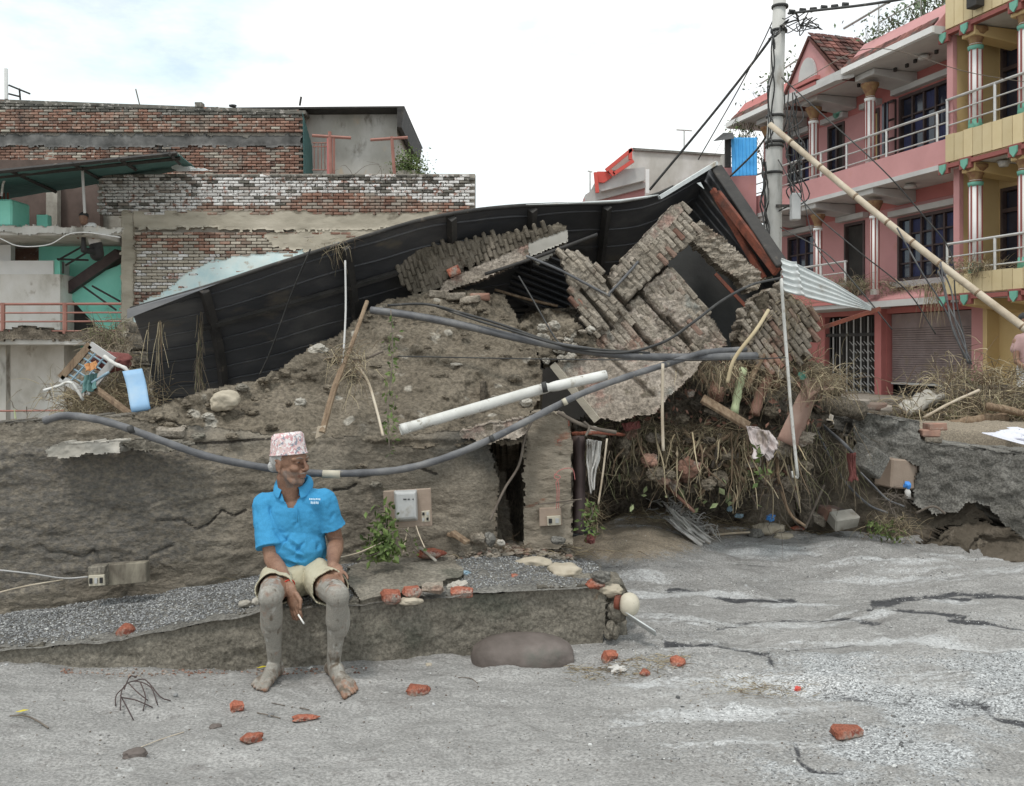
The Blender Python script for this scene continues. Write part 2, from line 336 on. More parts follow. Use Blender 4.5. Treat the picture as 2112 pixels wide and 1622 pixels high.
m_skyplaster = mat('pale_blue_plaster', [(.42, .62, .66), (.62, .74, .74), (.68, .72, .68)], 1.7, .9, .2, 20, coord='world', spots=[((.45, .4, .33), 3, .6, .72)])
m_plasterg = mat('grey_old_plaster', [(.34, .32, .28), (.46, .44, .4), (.6, .58, .55)], 1.1, .95, .3, 20, coord='world', spots=[((.22, .2, .17), 1.9, .58, .72), ((.5, .42, .32), 3, .62, .75)], stretch=(1, 1, .55))
m_beam = mat('old_cement_beam', [(.27, .24, .19), (.4, .36, .29), (.5, .45, .37)], 1.6, .95, .6, 16, coord='world', spots=[((.15, .13, .1), 2.2, .58, .7)], stretch=(.6, 1, 1.8))
m_redrail = mat('red_oxide_rail', [(.26, .12, .095), (.36, .18, .145)], 4, .7, .2, 30, coord='world')
m_blue = mat('bright_blue_sheet', [(.07, .36, .75), (.1, .42, .8)], 3, .5, .1, 30, coord='world')
m_blueboard = mat('pale_blue_board', [(.17, .33, .54), (.28, .45, .64), (.4, .52, .62)], 2.5, .6, .1, 30, spots=[((.5, .5, .47), 4, .6, .75)])
m_redtrim = mat('bright_red_paint', [(.6, .1, .08)], 3, .7, .1, 30)
m_pole = mat('concrete_pole', [(.44, .43, .4), (.58, .57, .54)], 4, .9, .3, 40, coord='world', spots=[((.26, .24, .21), 3, .56, .7)], stretch=(1, 1, .4))
m_green = mat('pale_green_pipe_paint', [(.42, .48, .28), (.5, .55, .34)], 4, .6, .2, 30)
m_meterg = mat('grey_meter_case', [(.42, .42, .41), (.52, .52, .51)], 6, .4, .1, 40, metal=.1, spec=.5, spots=[((.28, .25, .2), 5, .56, .7)])
m_board = mat('dusty_wood_board', [(.3, .23, .18), (.38, .3, .24)], 5, .8, .3, 40)
m_cream = mat('cream_plastic', [(.46, .42, .33), (.58, .53, .43)], 9, .5, .1, 40, spots=[((.3, .25, .18), 20, .6, .7)])
m_black = mat('black_plastic', [(.02, .02, .02), (.04, .04, .04)], 5, .5, .1, 40)
m_clothp = mat('muddy_pale_cloth', [(.5, .42, .4), (.66, .6, .58)], 6, .95, .5, 40, spots=[((.3, .24, .19), 5, .58, .72)], bdist=.005)
m_clothw = mat('soaked_white_cloth', [(.42, .4, .37), (.62, .6, .57)], 9, .9, .5, 40, spots=[((.22, .18, .14), 7, .54, .66)])
m_clothr = mat('maroon_rag', [(.14, .05, .045), (.24, .09, .08)], 9, .95, .5, 40)
m_blueplastic = mat('blue_plastic', [(.04, .2, .6), (.1, .35, .75)], 9, .4, .1, 40)
m_lightblue = mat('light_blue_plastic', [(.2, .3, .36), (.32, .43, .5)], 9, .4, .1, 40)
m_orange = mat('orange_rag', [(.42, .2, .08)], 9, .8, .1, 40)
m_cig = mat('cigarette_paper', [(.8, .78, .74)], 9, .8, 0)

# ------------------------------------------------------------------ shape helpers
def sheet(name, poly, Yf, step, thick, material, parent=None, amp=.03, ns=3.0, smooth=True, attrsf=None, seed=0, dispf=None, back=None, hole=None, wob=2.6):
    """ragged slab: grid cells whose centre lies in the outline, at true distance, with relief and thickness"""
    us = np.arange(min(p[0] for p in poly)-step, max(p[0] for p in poly)+2*step, step)
    vs = np.arange(min(p[1] for p in poly)-step, max(p[1] for p in poly)+2*step, step)
    U, Vv = np.meshgrid(us, vs); nu, nv = len(us), len(vs)
    jU = U+RNG.uniform(-.3, .3, U.shape)*step; jV = Vv+RNG.uniform(-.3, .3, U.shape)*step
    Y = Yf(jU, jV); X = (jU-CX)/F*Y; Z = CZ-(jV-CY)/F*Y
    d = amp*fbm(X*ns, Z*ns*1.5, Y*ns, 5, seed, .55)
    if dispf is not None: d = d+dispf(jU, jV, X, Z)
    Yd = Y-d; pts = np.stack([X, Yd, Z], -1).reshape(-1, 3)
    cu = (U[:-1, :-1]+step/2); cv = (Vv[:-1, :-1]+step/2)
    cu2 = cu+wob*fbm(cu/22, cv/22, 0, 4, seed+5, .7); cv2 = cv+wob*fbm(cu/22, cv/22, 3, 4, seed+9, .7)
    m = inpoly(cu2, cv2, poly)
    if hole: m &= ~inpoly(cu2, cv2, hole)
    jj, ii = np.nonzero(m); a = jj*nu+ii; f = np.stack([a, a+nu, a+nu+1, a+1], -1)[:, ::-1]
    n0 = len(pts); off = np.array(back if back is not None else (0, thick, 0)); pts2 = np.concatenate([pts, pts+off])
    fb = f[:, ::-1]+n0
    mp = np.pad(m, 1); rim = []
    def rimadd(sel, p, q):
        j, i = np.nonzero(sel)
        if len(j): A = (j+p[0])*nu+i+p[1]; B = (j+q[0])*nu+i+q[1]; rim.append(np.stack([A, B, B+n0, A+n0], -1))
    C = mp[1:-1, 1:-1]
    rimadd(C & ~mp[:-2, 1:-1], (0, 0), (0, 1)); rimadd(C & ~mp[2:, 1:-1], (1, 1), (1, 0))
    rimadd(C & ~mp[1:-1, :-2], (1, 0), (0, 0)); rimadd(C & ~mp[1:-1, 2:], (0, 1), (1, 1))
    fa = np.concatenate([f, fb]+rim); used = np.unique(fa); rm = np.full(len(pts2), -1); rm[used] = np.arange(len(used))
    at = None
    if attrsf is not None:
        at = {k: np.concatenate([x.ravel(), x.ravel()])[used] for k, x in attrsf(jU, jV, X, Z).items()}
    return npmesh(name, pts2[used], rm[fa], material, parent, smooth, at)

def ico():
    t = (1+5**.5)/2
    v = np.array([(-1, t, 0), (1, t, 0), (-1, -t, 0), (1, -t, 0), (0, -1, t), (0, 1, t), (0, -1, -t), (0, 1, -t), (t, 0, -1), (t, 0, 1), (-t, 0, -1), (-t, 0, 1)], float)
    v /= np.linalg.norm(v[0])
    f = np.array([(0, 11, 5), (0, 5, 1), (0, 1, 7), (0, 7, 10), (0, 10, 11), (1, 5, 9), (5, 11, 4), (11, 10, 2), (10, 7, 6), (7, 1, 8), (3, 9, 4), (3, 4, 2), (3, 2, 6), (3, 6, 8), (3, 8, 9), (4, 9, 5), (2, 4, 11), (6, 2, 10), (8, 6, 7), (9, 8, 1)])
    return v, f
def icosub(k):
    v, f = ico()
    for _ in range(k):
        v = list(map(tuple, v)); c = {}; nf = []
        def mid(a, b):
            key = (min(a, b), max(a, b))
            if key not in c:
                p = np.array(v[a])+np.array(v[b]); v.append(tuple(p/np.linalg.norm(p))); c[key] = len(v)-1
            return c[key]
        for a, b, d in f:
            x, y, z = mid(a, b), mid(b, d), mid(d, a); nf += [(a, x, z), (b, y, x), (d, z, y), (x, y, z)]
        v = np.array(v); f = np.array(nf)
    return v, f
ICO3 = icosub(3); ICO4 = icosub(4); ICO0 = ico()
def rock(name, c, size, material, parent=None, rot=0, amp=.25, fr=1.6, seed=1, hi=False, smooth=True, flat=0, tilt=0):
    v, f = ICO4 if hi else ICO3
    n = fbm(v[:, 0]*fr+seed, v[:, 1]*fr, v[:, 2]*fr, 4, seed); v = v*(1+amp*n)[:, None]
    if flat: v = np.sign(v)*np.abs(v)**(1-flat)
    v = v*np.array(size)/2; M_ = Euler((tilt, tilt*.6, rot)).to_matrix(); v = v @ np.array(M_).T
    if parent is None:
        o = npmesh(name, v, f, material, None, smooth); o.location = c; return o
    return npmesh(name, v+np.array(c), f, material, parent, smooth)
def pebbles(name, pos, size, material, parent=None, label=None):
    v0, f0 = ICO0; n = len(pos); size = np.asarray(size)
    sc = size[:, None]*RNG.uniform(.6, 1.25, (n, 3)); sc[:, 2] *= .75
    th = RNG.uniform(0, 6.28, n); c, s_ = np.cos(th), np.sin(th)
    V = v0[None]*(1+RNG.uniform(-.2, .2, (n, 12, 1)))*sc[:, None, :]
    x = V[..., 0]*c[:, None]-V[..., 1]*s_[:, None]; y = V[..., 0]*s_[:, None]+V[..., 1]*c[:, None]
    V = np.stack([x, y, V[..., 2]], -1)+np.asarray(pos)[:, None, :]
    Fc = f0[None]+(np.arange(n)*12)[:, None, None]
    o = npmesh(name, V.reshape(-1, 3), Fc.reshape(-1, 3), material, parent, False); o['kind'] = 'stuff'
    if label: o['label'] = label
    return o
def strands(name, starts, dirs, L, r, material, parent=None, grav=.5, wob=.35, seg=5, nside=3, stuff=True):
    """curved thin stalks; starts (n,3) dirs (n,3) L (n) r (n)"""
    n = len(starts); p = np.asarray(starts, float).copy(); d = np.asarray(dirs, float).copy(); d /= np.linalg.norm(d, axis=1)[:, None]
    rings = []; L = np.asarray(L, float)
    for i in range(seg+1):
        a = np.cross(d, np.array([.3, .2, 1.0])); a /= np.linalg.norm(a, axis=1)[:, None]+1e-9; b = np.cross(d, a)
        rr = np.asarray(r)*(1-.65*i/seg)
        ring = np.stack([p+(a*math.cos(2*math.pi*k/nside)+b*math.sin(2*math.pi*k/nside))*rr[:, None] for k in range(nside)], 1)
        rings.append(ring); d = d+RNG.normal(0, wob/seg*1.4, (n, 3)); d[:, 2] -= grav/seg; d /= np.linalg.norm(d, axis=1)[:, None]
        p = p+d*(L/seg)[:, None]
    V = np.stack(rings, 1).reshape(-1, 3); base = (np.arange(n)*(seg+1)*nside)[:, None]; fs = []
    for i in range(seg):
        for k in range(nside):
            a = i*nside+k; b = i*nside+(k+1) % nside; fs.append(np.concatenate([base+a, base+b, base+b+nside, base+a+nside], 1))
    o = npmesh(name, V, np.concatenate(fs), material, parent, True)
    if stuff: o['kind'] = 'stuff'
    return o
def leaves(name, pos, size, material, parent=None, nrm=None, stuff=True):
    n = len(pos); pos = np.asarray(pos, float); d = RNG.normal(0, 1, (n, 3)); d[:, 2] -= .4; d /= np.linalg.norm(d, axis=1)[:, None]
    a = np.cross(d, RNG.normal(0, 1, (n, 3))); a /= np.linalg.norm(a, axis=1)[:, None]; up = np.cross(a, d)
    L = np.asarray(size)*RNG.uniform(.6, 1.3, n); L = L[:, None]
    V = np.stack([pos, pos+d*L*.45+a*L*.24+up*L*.05, pos+d*L, pos+d*L*.45-a*L*.24+up*L*.05, pos+d*L*.5-up*L*.04], 1).reshape(-1, 3)
    b = (np.arange(n)*5)[:, None]; f = np.concatenate([b+np.array([[0, 1, 4]]), b+np.array([[1, 2, 4]]), b+np.array([[2, 3, 4]]), b+np.array([[3, 0, 4]])])
    o = npmesh(name, V, f, material, parent, False)
    if stuff: o['kind'] = 'stuff'
    return o
def brickmesh(L=.235, H=.062, D=.11, k=0, chip=.006, bev=.008):
    rnd = random.Random(100+k); me = bpy.data.meshes.new('brick_mesh'); V = []; h = (L/2, D/2, H/2)
    for sx in (-1, 1):
        for sy in (-1, 1):
            for sz in (-1, 1):
                for ax in range(3):
                    q = [sx*h[0], sy*h[1], sz*h[2]]
                    for a2 in range(3):
                        if a2 != ax: q[a2] -= (sx, sy, sz)[a2]*bev*rnd.uniform(.5, 1.8)
                    V.append([c+rnd.uniform(-chip, chip)*.5 for c in q])
    idx = lambda sx, sy, sz, ax: ((sx*2+sy)*2+sz)*3+ax
    Fs = []
    for ax in range(3):
        for s_ in (0, 1):
            b_ = [a for a in range(3) if a != ax]; q = []
            for (p_, r_) in ((0, 0), (1, 0), (1, 1), (0, 1)):
                c = [0, 0, 0]; c[ax] = s_; c[b_[0]] = p_; c[b_[1]] = r_; q.append(idx(*c, ax))
            Fs.append(q if (s_ ^ (ax == 1)) else q[::-1])
    for ax in range(3):
        o_ = [a for a in range(3) if a != ax]
        for p_ in (0, 1):
            for r_ in (0, 1):
                c0 = [0, 0, 0]; c1 = [0, 0, 0]; c1[ax] = 1
                for c in (c0, c1): c[o_[0]] = p_; c[o_[1]] = r_
                Fs.append([idx(*c0, o_[0]), idx(*c1, o_[0]), idx(*c1, o_[1]), idx(*c0, o_[1])])
    for sx in (0, 1):
        for sy in (0, 1):
            for sz in (0, 1): Fs.append([idx(sx, sy, sz, 0), idx(sx, sy, sz, 1), idx(sx, sy, sz, 2)])
    me.from_pydata(V, [], Fs); me.update()
    import bmesh
    bm = bmesh.new(); bm.from_mesh(me); bmesh.ops.recalc_face_normals(bm, faces=bm.faces); bm.to_mesh(me); bm.free()
    return me
_bm = {}
def bmeshes(L, H, D, material):
    key = (L, H, D, material.name)
    if key not in _bm:
        _bm[key] = []
        for k in range(5):
            me = brickmesh(L, H, D, k); me.materials.append(material); _bm[key].append(me)
    return _bm[key]
def brickwork(parent, O, e1, e2, inside, s_rng, t_rng, matf, L=.235, H=.062, D=.11, gap=.014, maxn=300, jit=.006, pri=None, rotj=0, skip=0, lm=1):
    """bricks in courses along e1, stacked along e2; individual parts up to maxn, the rest one stuff part per material"""
    O = Vector(O); e1 = Vector(e1).normalized(); e2 = Vector(e2).normalized(); nrm = e1.cross(e2).normalized()
    e2 = nrm.cross(e1); rot = Matrix((e1, -nrm, e2)).transposed() ; rot = Matrix((e1, nrm*-1, e2)).transposed()
    lst = []; row = 0; t = t_rng[0]
    while t < t_rng[1]:
        s_ = s_rng[0]+(0 if row % 2 else (L+gap)/2)
        while s_ < s_rng[1]:
            if inside(s_, t) and random.random() > skip:
                lst.append((s_, t))
            s_ += L+gap
        t += H+gap; row += 1
    if pri: lst.sort(key=pri)
    else: random.shuffle(lst)
    o0 = origin(parent); rest = {}
    for i, (s_, t_) in enumerate(lst):
        m_ = matf(s_, t_); p = O+e1*s_+e2*t_+nrm*random.uniform(-jit, jit)*1.0
        rr = rot @ Euler([random.uniform(-rotj, rotj) for _ in range(3)]).to_matrix() if rotj else rot
        if i < maxn:
            me = random.choice(bmeshes(L, H, D, m_)); o = mkobj('brick', me, parent)
            o.matrix_local = Matrix.Translation(p-o0) @ rr.to_4x4()
        else: rest.setdefault(m_.name, []).append((p, rr))
    for mn, rl in rest.items():
        me = bmeshes(L, H, D, bpy.data.materials[mn])[0]
        v0 = np.array([v.co[:] for v in me.vertices]); tris = []
        for pl in me.polygons:
            q = list(pl.vertices); tris += [(q[0], q[j], q[j+1]) for j in range(1, len(q)-1)]
        tris = np.array(tris); V = np.concatenate([v0 @ np.array(rr).T+np.array(p) for p, rr in rl])
        Fx = (tris[None]+(np.arange(len(rl))*len(v0))[:, None, None]).reshape(-1, 3)
        o = npmesh('bricks', V, Fx, bpy.data.materials[mn], parent, False); o['kind'] = 'stuff'
    return len(lst)
def cable(name, pts, r, material, label, cat='cable', parent=None, n=8, k=8, group=None):
    q = spline([P(*p) for p in pts], k); mb = MB().tube(q, r, n)
    if parent is not None: return mb.build(name, material, parent, True)
    o = mb.build(name, material, None, True); return tag(o, label, cat, group)
# ================================================================== GROUND
def terrace(x, y):
    right = sm(1.9, 2.4, x)*sm(7.75, 7.95, y+.0*x)*(.80-.36*sm(8, 18, y))
    mid = sm(.1, .9, x)*(1-sm(1.9, 2.4, x))*sm(7.9, 9.0, y)*(.72-.28*sm(9, 18, y))
    lft = (1-sm(-1.5, .3, x))*sm(6.3, 9, y)*(-.05)
    return right+mid+lft
def H(x, y):
    x = np.asarray(x, float); y = np.asarray(y, float)
    near = 1-sm(9, 14, y)
    h = .022*fbm(x*.9+3, y*.9, 0, 4, 3)+near*(.018*fbm(x*3.2, y*6, 0, 4, 5)+.004*fbm(x*16, y*20, 0, 3, 8))
    rg = (1-np.abs(fbm(x*.8+2+.3*y, y*3.2, 1, 4, 13)))**3; h = h+near*.016*rg+near*.006*fbm(x*9, y*22, 2, 3, 14)
    h = h+.17*np.exp(-(((x-.75)/.75)**2+((y-7.0)/.75)**2))+.12*sm(5.6, 7.6, y)*sm(.4, 1.2, x)
    h = h+.075*np.exp(-(((x-2.4)/.34)**2+((y-4.1)/.15)**2))
    h = h+.05*sm(.6, 1.6, x)*fbm(x*.8, y*1.3, 4, 3, 21)*sm(4, 5.2, y)*near
    h = h+.03*sm(-1.3, -2.6, x)*sm(3.6, 4.5, y)*near
    return h+terrace(x, y)
STREAKS = [([(1380, 1215), (1450, 1222), (1520, 1240), (1640, 1246)], 5, 1), ([(1800, 1246), (1900, 1236), (1990, 1231), (2090, 1232), (2200, 1236)], 6.5, 1),
    ([(1790, 1256), (1900, 1257), (1990, 1267)], 4, .9), ([(1960, 1272), (2040, 1284), (2112, 1300), (2250, 1330)], 6, 1),
    ([(1480, 1302), (1560, 1286), (1640, 1284), (1750, 1280), (1850, 1292)], 4, .7), ([(1375, 1325), (1450, 1328), (1530, 1342), (1580, 1352), (1594, 1372)], 7, 1),
    ([(1664, 1398), (1700, 1420)], 10, 1.1), ([(1700, 1420), (1780, 1442), (1900, 1452), (2040, 1455)], 12, .55), ([(1640, 1530), (1648, 1565), (1672, 1582), (1740, 1590)], 5, .9),
    ([(2020, 1452), (2060, 1480), (2140, 1500)], 8, .8), ([(1300, 1240), (1340, 1228), (1400, 1222)], 4, .6), ([(1620, 1340), (1700, 1334), (1800, 1325)], 3, .5),
    ([(1200, 1170), (1400, 1165), (1600, 1172)], 3, .4), ([(1660, 1190), (1800, 1200), (2000, 1192)], 3, .45), ([(1500, 1150), (1700, 1148), (1900, 1160)], 3, .4)]
def pdist(U, V, pl, ay=1.0):
    best = np.full(U.shape, 1e9)
    for (a, b), (c, d) in zip(pl[:-1], pl[1:]):
        dx, dy = c-a, (d-b)*ay; t = np.clip(((U-a)*dx+(V-b)*ay*dy)/(dx*dx+dy*dy+1e-9), 0, 1)
        best = np.minimum(best, np.hypot(U-a-t*dx, (V-b)*ay-t*dy))
    return best
def axis(fine0, fine1, step, lo, hi, g=1.12):
    a = list(np.arange(fine0, fine1, step)); s_ = step; p = a[-1]; q = a[0]; up = []; dn = []
    while p < hi: s_ *= g; p += s_; up.append(p)
    s_ = step
    while q > lo: s_ *= g; q -= s_; dn.append(q)
    return np.array(dn[::-1]+a+up)
gx = axis(-3.1, 4.6, .017, -500, 500); gy = axis(3.2, 8.2, .017, -80, 900)
GX, GY = np.meshgrid(gx, gy); GZ = H(GX, GY)
Yc = np.clip(GY, .8, 500); GU = CX+GX/Yc*F; GV = CY+(CZ-GZ)/Yc*F
wob = 7*fbm(GX*2.5, GY*4, 0, 4, 31); dark = np.zeros(GX.shape)
for pl, wd, k in STREAKS:
    d = pdist(GU, GV+wob, pl); m_ = np.exp(-(d/wd)**2)*k; dark = np.maximum(dark, m_); GZ -= .010*m_*(Yc < 9)
    below = np.exp(-((GV+wob-np.interp(GU, [p[0] for p in pl], [p[1] for p in pl])-14)/12)**2)*(GU > pl[0][0])*(GU < pl[-1][0])*(Yc < 9); GZ += .006*below*k
inn = (Yc < 9)
dark = dark*inn*(.85+.35*vn(GX*9, GY*14, 0, 3))
gravel = inn*(sm(1480, 1800, GU+60*fbm(GX*3, GY*5, 0, 3, 43))*sm(1280, 1420, GV+40*fbm(GX*3, GY*5, 3, 3, 44))*(1-sm(1560, 1640, GV))*(.4+.55*fbm(GX*2, GY*3, 0, 3, 41))+.28*sm(1150, 1300, GU)*sm(1200, 1260, GV)*sm(-.1, .3, fbm(GX*1.5, GY*3, 0, 3, 45)))
brown = .85*np.exp(-(((GU-1270)/230)**2+((GV-1090)/72)**2)**2)*inn+.5*inn*sm(1118, 1092, GV)*sm(1300, 1450, GU)+.5*sm(7.4, 8, GY)
light = inn*sm(1150, 1350, GU)*(.1+.55*fbm(GX*1.1, GY*7, 0, 4, 51))*(1-.5*sm(1500, 1600, GV))
ny, nx = GX.shape; i0 = (np.arange(ny-1)[:, None]*nx+np.arange(nx-1)[None]).ravel()
gf = np.stack([i0, i0+1, i0+nx+1, i0+nx], -1)
g = npmesh('ground', np.stack([GX, GY, GZ], -1).reshape(-1, 3), gf, m_mud, None, True, {'gravel': gravel, 'dark': dark, 'brown': brown, 'light': light})
g['kind'] = 'structure'; g['label'] = 'grey flood silt covering the street with rippled dark streaks'
def PG(u, v, dz=0):
    """the point of the ground seen at u, v"""
    Y = 3040/(max(v, 800)-725)
    for _ in range(6):
        z = float(H((u-CX)/F*Y, Y)); Y = (CZ-z)/(v-CY)*F
    return None
def PG(u, v, dz=0):
    Ys = np.linspace(3.0, 14, 2200); X = (u-CX)/F*Ys; Zr = CZ-(v-CY)/F*Ys; Hh = H(X, Ys); k = int(np.argmax(Zr <= Hh)); q = P(u, v, float(Ys[k])); q.z = float(Hh[k])+dz; return q
# loose grit on the silt
n = 60000; px = RNG.uniform(-2.9, 4.2, n); py = RNG.uniform(3.3, 7.4, n)
pu = CX+px/py*F; pv = CY+CZ/py*F
den = .035+.75*sm(1540, 1700, pu)*sm(1290, 1380, pv)*sm(-.5, .3, fbm(px*2, py*3, 0, 3, 41))+.35*sm(1100, 1300, pu)*sm(-.05, .25, fbm(px*1.5, py*3, 0, 3, 45))
den += .55*np.exp(-((pv-(1392-.03*pu))/9)**2)*(pu < 700)
k = RNG.uniform(0, 1, n) < den; px, py = px[k], py[k]
sz = RNG.uniform(.0016, .0046, len(px))*(1+1.5*(RNG.uniform(0, 1, len(px)) > .975))
grit = pebbles('grit', np.stack([px, py, H(px, py)+.001], -1), sz, m_peb)
tag(grit, 'fine pale and dark grit strewn over the grey silt', 'grit')

# ================================================================== LOW LEDGE IN FRONT OF THE RUIN
led = empty('low_wall', (-1, 4.9, 0), 'low mud coated cement ledge topped with gravel that the man sits on', 'low wall')
Yf = lambda u: np.interp(u, [-200, 0, 620, 1240], [4.50, 4.57, 4.70, 5.07])
LT = [(-200, 1350), (0, 1338), (120, 1330), (250, 1318), (430, 1282), (540, 1260), (740, 1240), (860, 1236), (950, 1226), (1100, 1215), (1250, 1208)]
LBk = [(-200, 1282), (0, 1258), (250, 1226), (500, 1186), (700, 1157), (900, 1146), (1060, 1138), (1180, 1150), (1250, 1172)]
Yw = lambda u: np.interp(u, [-300, 0, 500, 1000, 1180, 1400], [4.8, 5.07, 5.39, 5.68, 5.85, 6.0])
poly = LT+[(1243, 1345), (1000, 1365), (700, 1395), (300, 1425), (-200, 1440)]
sheet('wall', poly, lambda u, v: Yf(u)+.0*v, 4, .28, m_ledge, led, .009, 6, seed=4,
      dispf=lambda u, v, x, z: .007*sm(-.02, .04, fbm(x*2.2, z*4, 1, 4, 77))+.005*sm(0, .03, fbm(x*4, z*7, 5, 3, 78)),
      attrsf=lambda u, v, x, z: {'crack': np.zeros(u.shape)})
def lsurf(u, t):
    vf = interp(u, LT); vb = interp(u, LBk); Yb = Yw(u)+.12; Ya = Yf(u)
    zf = CZ-(vf-CY)/F*Ya; zb = CZ-(vb-CY)/F*Yb
    xf = (u-CX)/F*Ya; xb = (u-CX)/F*Yb
    x = xf+(xb-xf)*t; y = Ya+(Yb-Ya)*t; z = zf+(zb-zf)*t
    return x, y, z+.02*np.sin(t*3.14)+.012*fbm(x*5, y*6, 0, 4, 61)+.003
us = np.arange(-200, 1246, 6.0); ts = np.linspace(-.04, 1, 44); U, T = np.meshgrid(us, ts); x, y, z = lsurf(U, T)
nx = len(us); i0 = (np.arange(len(ts)-1)[:, None]*nx+np.arange(nx-1)[None]).ravel()
npmesh('gravel_bed', np.stack([x, y, z], -1).reshape(-1, 3), np.stack([i0, i0+1, i0+nx+1, i0+nx], -1), m_conc, led)
n = 34000; u_ = RNG.uniform(-120, 1235, n); t_ = RNG.uniform(0, 1, n)**.9
dn = np.where(u_ < 560, 1, np.where(u_ < 745, .8, np.where(u_ < 950, .1, .55)))*sm(0, .12, t_+.06*vn(u_/40, 0, 0, 9)+.02); dn = np.where((u_ < 560), dn*(1-.5*sm(.85, 1, t_)), dn)
k = RNG.uniform(0, 1, n) < dn; x, y, z = lsurf(u_[k], t_[k])
pebbles('gravel', np.stack([x, y, z+.003], -1), RNG.uniform(.0028, .0062, len(x))*(1+.9*(RNG.uniform(0, 1, len(x)) > .985)), m_gravel, led, 'coarse grey and white gravel heaped on the ledge')
def lpt(u, t, dz=0):
    a = lsurf(np.array(float(u)), np.array(float(t))); return Vector((float(a[0]), float(a[1]), float(a[2])+dz))
# cement slab on the ledge
mb = []
def slabgrid(poly, dz, th, name, material, parent, amp=.008):
    us = np.arange(min(p[0] for p in poly), max(p[0] for p in poly), 3.0); ts = np.linspace(-.02, 1.0, 70); U, T = np.meshgrid(us, ts)
    x, y, z = lsurf(U, T); V = CY+(CZ-z)/y*F; nx = len(us)
    m = inpoly((U[:-1, :-1])+4*vn(U[:-1, :-1]/12, T[:-1, :-1]*14, 0, 5), V[:-1, :-1]+4*vn(U[:-1, :-1]/12, T[:-1, :-1]*14, 0, 6), poly)
    z2 = z+dz+amp*fbm(x*6, y*6, 0, 4, 66); jj, ii = np.nonzero(m); a = jj*nx+ii
    top = np.stack([x, y, z2], -1).reshape(-1, 3); bot = top-np.array([0, 0, th]); n0 = len(top)
    f = np.stack([a, a+1, a+nx+1, a+nx], -1); rim = []; C = np.pad(m, 1)
    for sel, p, q in ((m & ~C[:-2, 1:-1], (0, 0), (0, 1)), (m & ~C[2:, 1:-1], (1, 1), (1, 0)), (m & ~C[1:-1, :-2], (1, 0), (0, 0)), (m & ~C[1:-1, 2:], (0, 1), (1, 1))):
        j, i = np.nonzero(sel); A = (j+p[0])*nx+i+p[1]; B = (j+q[0])*nx+i+q[1]; rim.append(np.stack([A, B, B+n0, A+n0], -1))
    fa = np.concatenate([f, f[:, ::-1]+n0]+rim); used = np.unique(fa); pts = np.concatenate([top, bot]); rm = np.full(len(pts), -1); rm[used] = np.arange(len(used))
    return npmesh(name, pts[used], rm[fa], material, parent, True)
slabgrid([(716, 1178), (790, 1160), (870, 1146), (930, 1165), (958, 1188), (938, 1204), (870, 1222), (800, 1243), (742, 1252), (720, 1215)], .028, .06, 'cement_slab', m_ledge, led)
# stub of broken masonry at the right end of the ledge
stub = sheet('broken_end', [(1232, 1210), (1285, 1205), (1300, 1240), (1290, 1270), (1300, 1330), (1260, 1345), (1236, 1345)], lambda u, v: 5.12+(u-1236)*.002, 4, .3, m_ledge, led, .05, 6, seed=9)
rk = [(1258, 1218, .13, .07, m_stone), (1228, 1205, .12, .05, m_brick), (1272, 1262, .09, .12, m_ledge), (1262, 1300, .08, .1, m_ledge), (1240, 1190, .1, .06, m_conc)]
for i, (u, v, a, b, m_) in enumerate(rk): rock('stone', P(u, v, 5.07), (a, .1, b), m_, led, i, .25, 1.7, i+3)
# bricks lying on the ledge
def loose_brick(u, v, Y, w_, h_, rz, tilt, label, mt=None, sq=None, group='loose bricks and brick pieces'):
    me = brickmesh(w_, h_, .1 if sq is None else sq, random.randint(0, 99), .012, .012); me.materials.append(mt or m_brick)
    o = bpy.data.objects.new('loose_brick', me); COL.objects.link(o); o.location = P(u, v, Y); o.rotation_euler = (tilt, tilt*.7, rz)
    return tag(o, label, 'brick', group)
loose_brick(952, 1222, 4.92, .115, .05, .06, .03, 'clean red brick on the ledge right of the cement slab')
loose_brick(806, 1231, 4.77, .1, .052, .25, .12, 'red brick sticking out from under the left front of the cement slab')
loose_brick(851, 1221, 4.81, .1, .042, .2, -.08, 'red brick under the front edge of the cement slab, middle one of three')
loose_brick(893, 1213, 4.85, .11, .035, .15, .05, 'pale dusty brick under the front edge of the cement slab, right one of three', m_brickmud)
loose_brick(1065, 1189, 5.25, .08, .03, .3, .1, 'small red brick piece lying flat in the gravel near the pale stones')
o = rock('brick_lump', P(260, 1305, 4.68), (.09, .08, .09), m_brick, None, .4, .12, 1.4, 6); tag(o, 'rounded lump of red brick at the ledge front left of the man', 'brick', 'loose bricks and brick pieces')
o = rock('stone', P(848, 1240, 4.76), (.12, .07, .04), m_stone, None, .2, .2, 1.4, 12); tag(o, 'flat pale stone wedged below the red bricks of the ledge', 'stone')
o = rock('stone', P(945, 1210, 4.98), (.1, .07, .06), m_concpale, None, .2, .35, 1.4, 19, smooth=False); tag(o, 'small pointed concrete chip beside the clean red brick', 'stone')
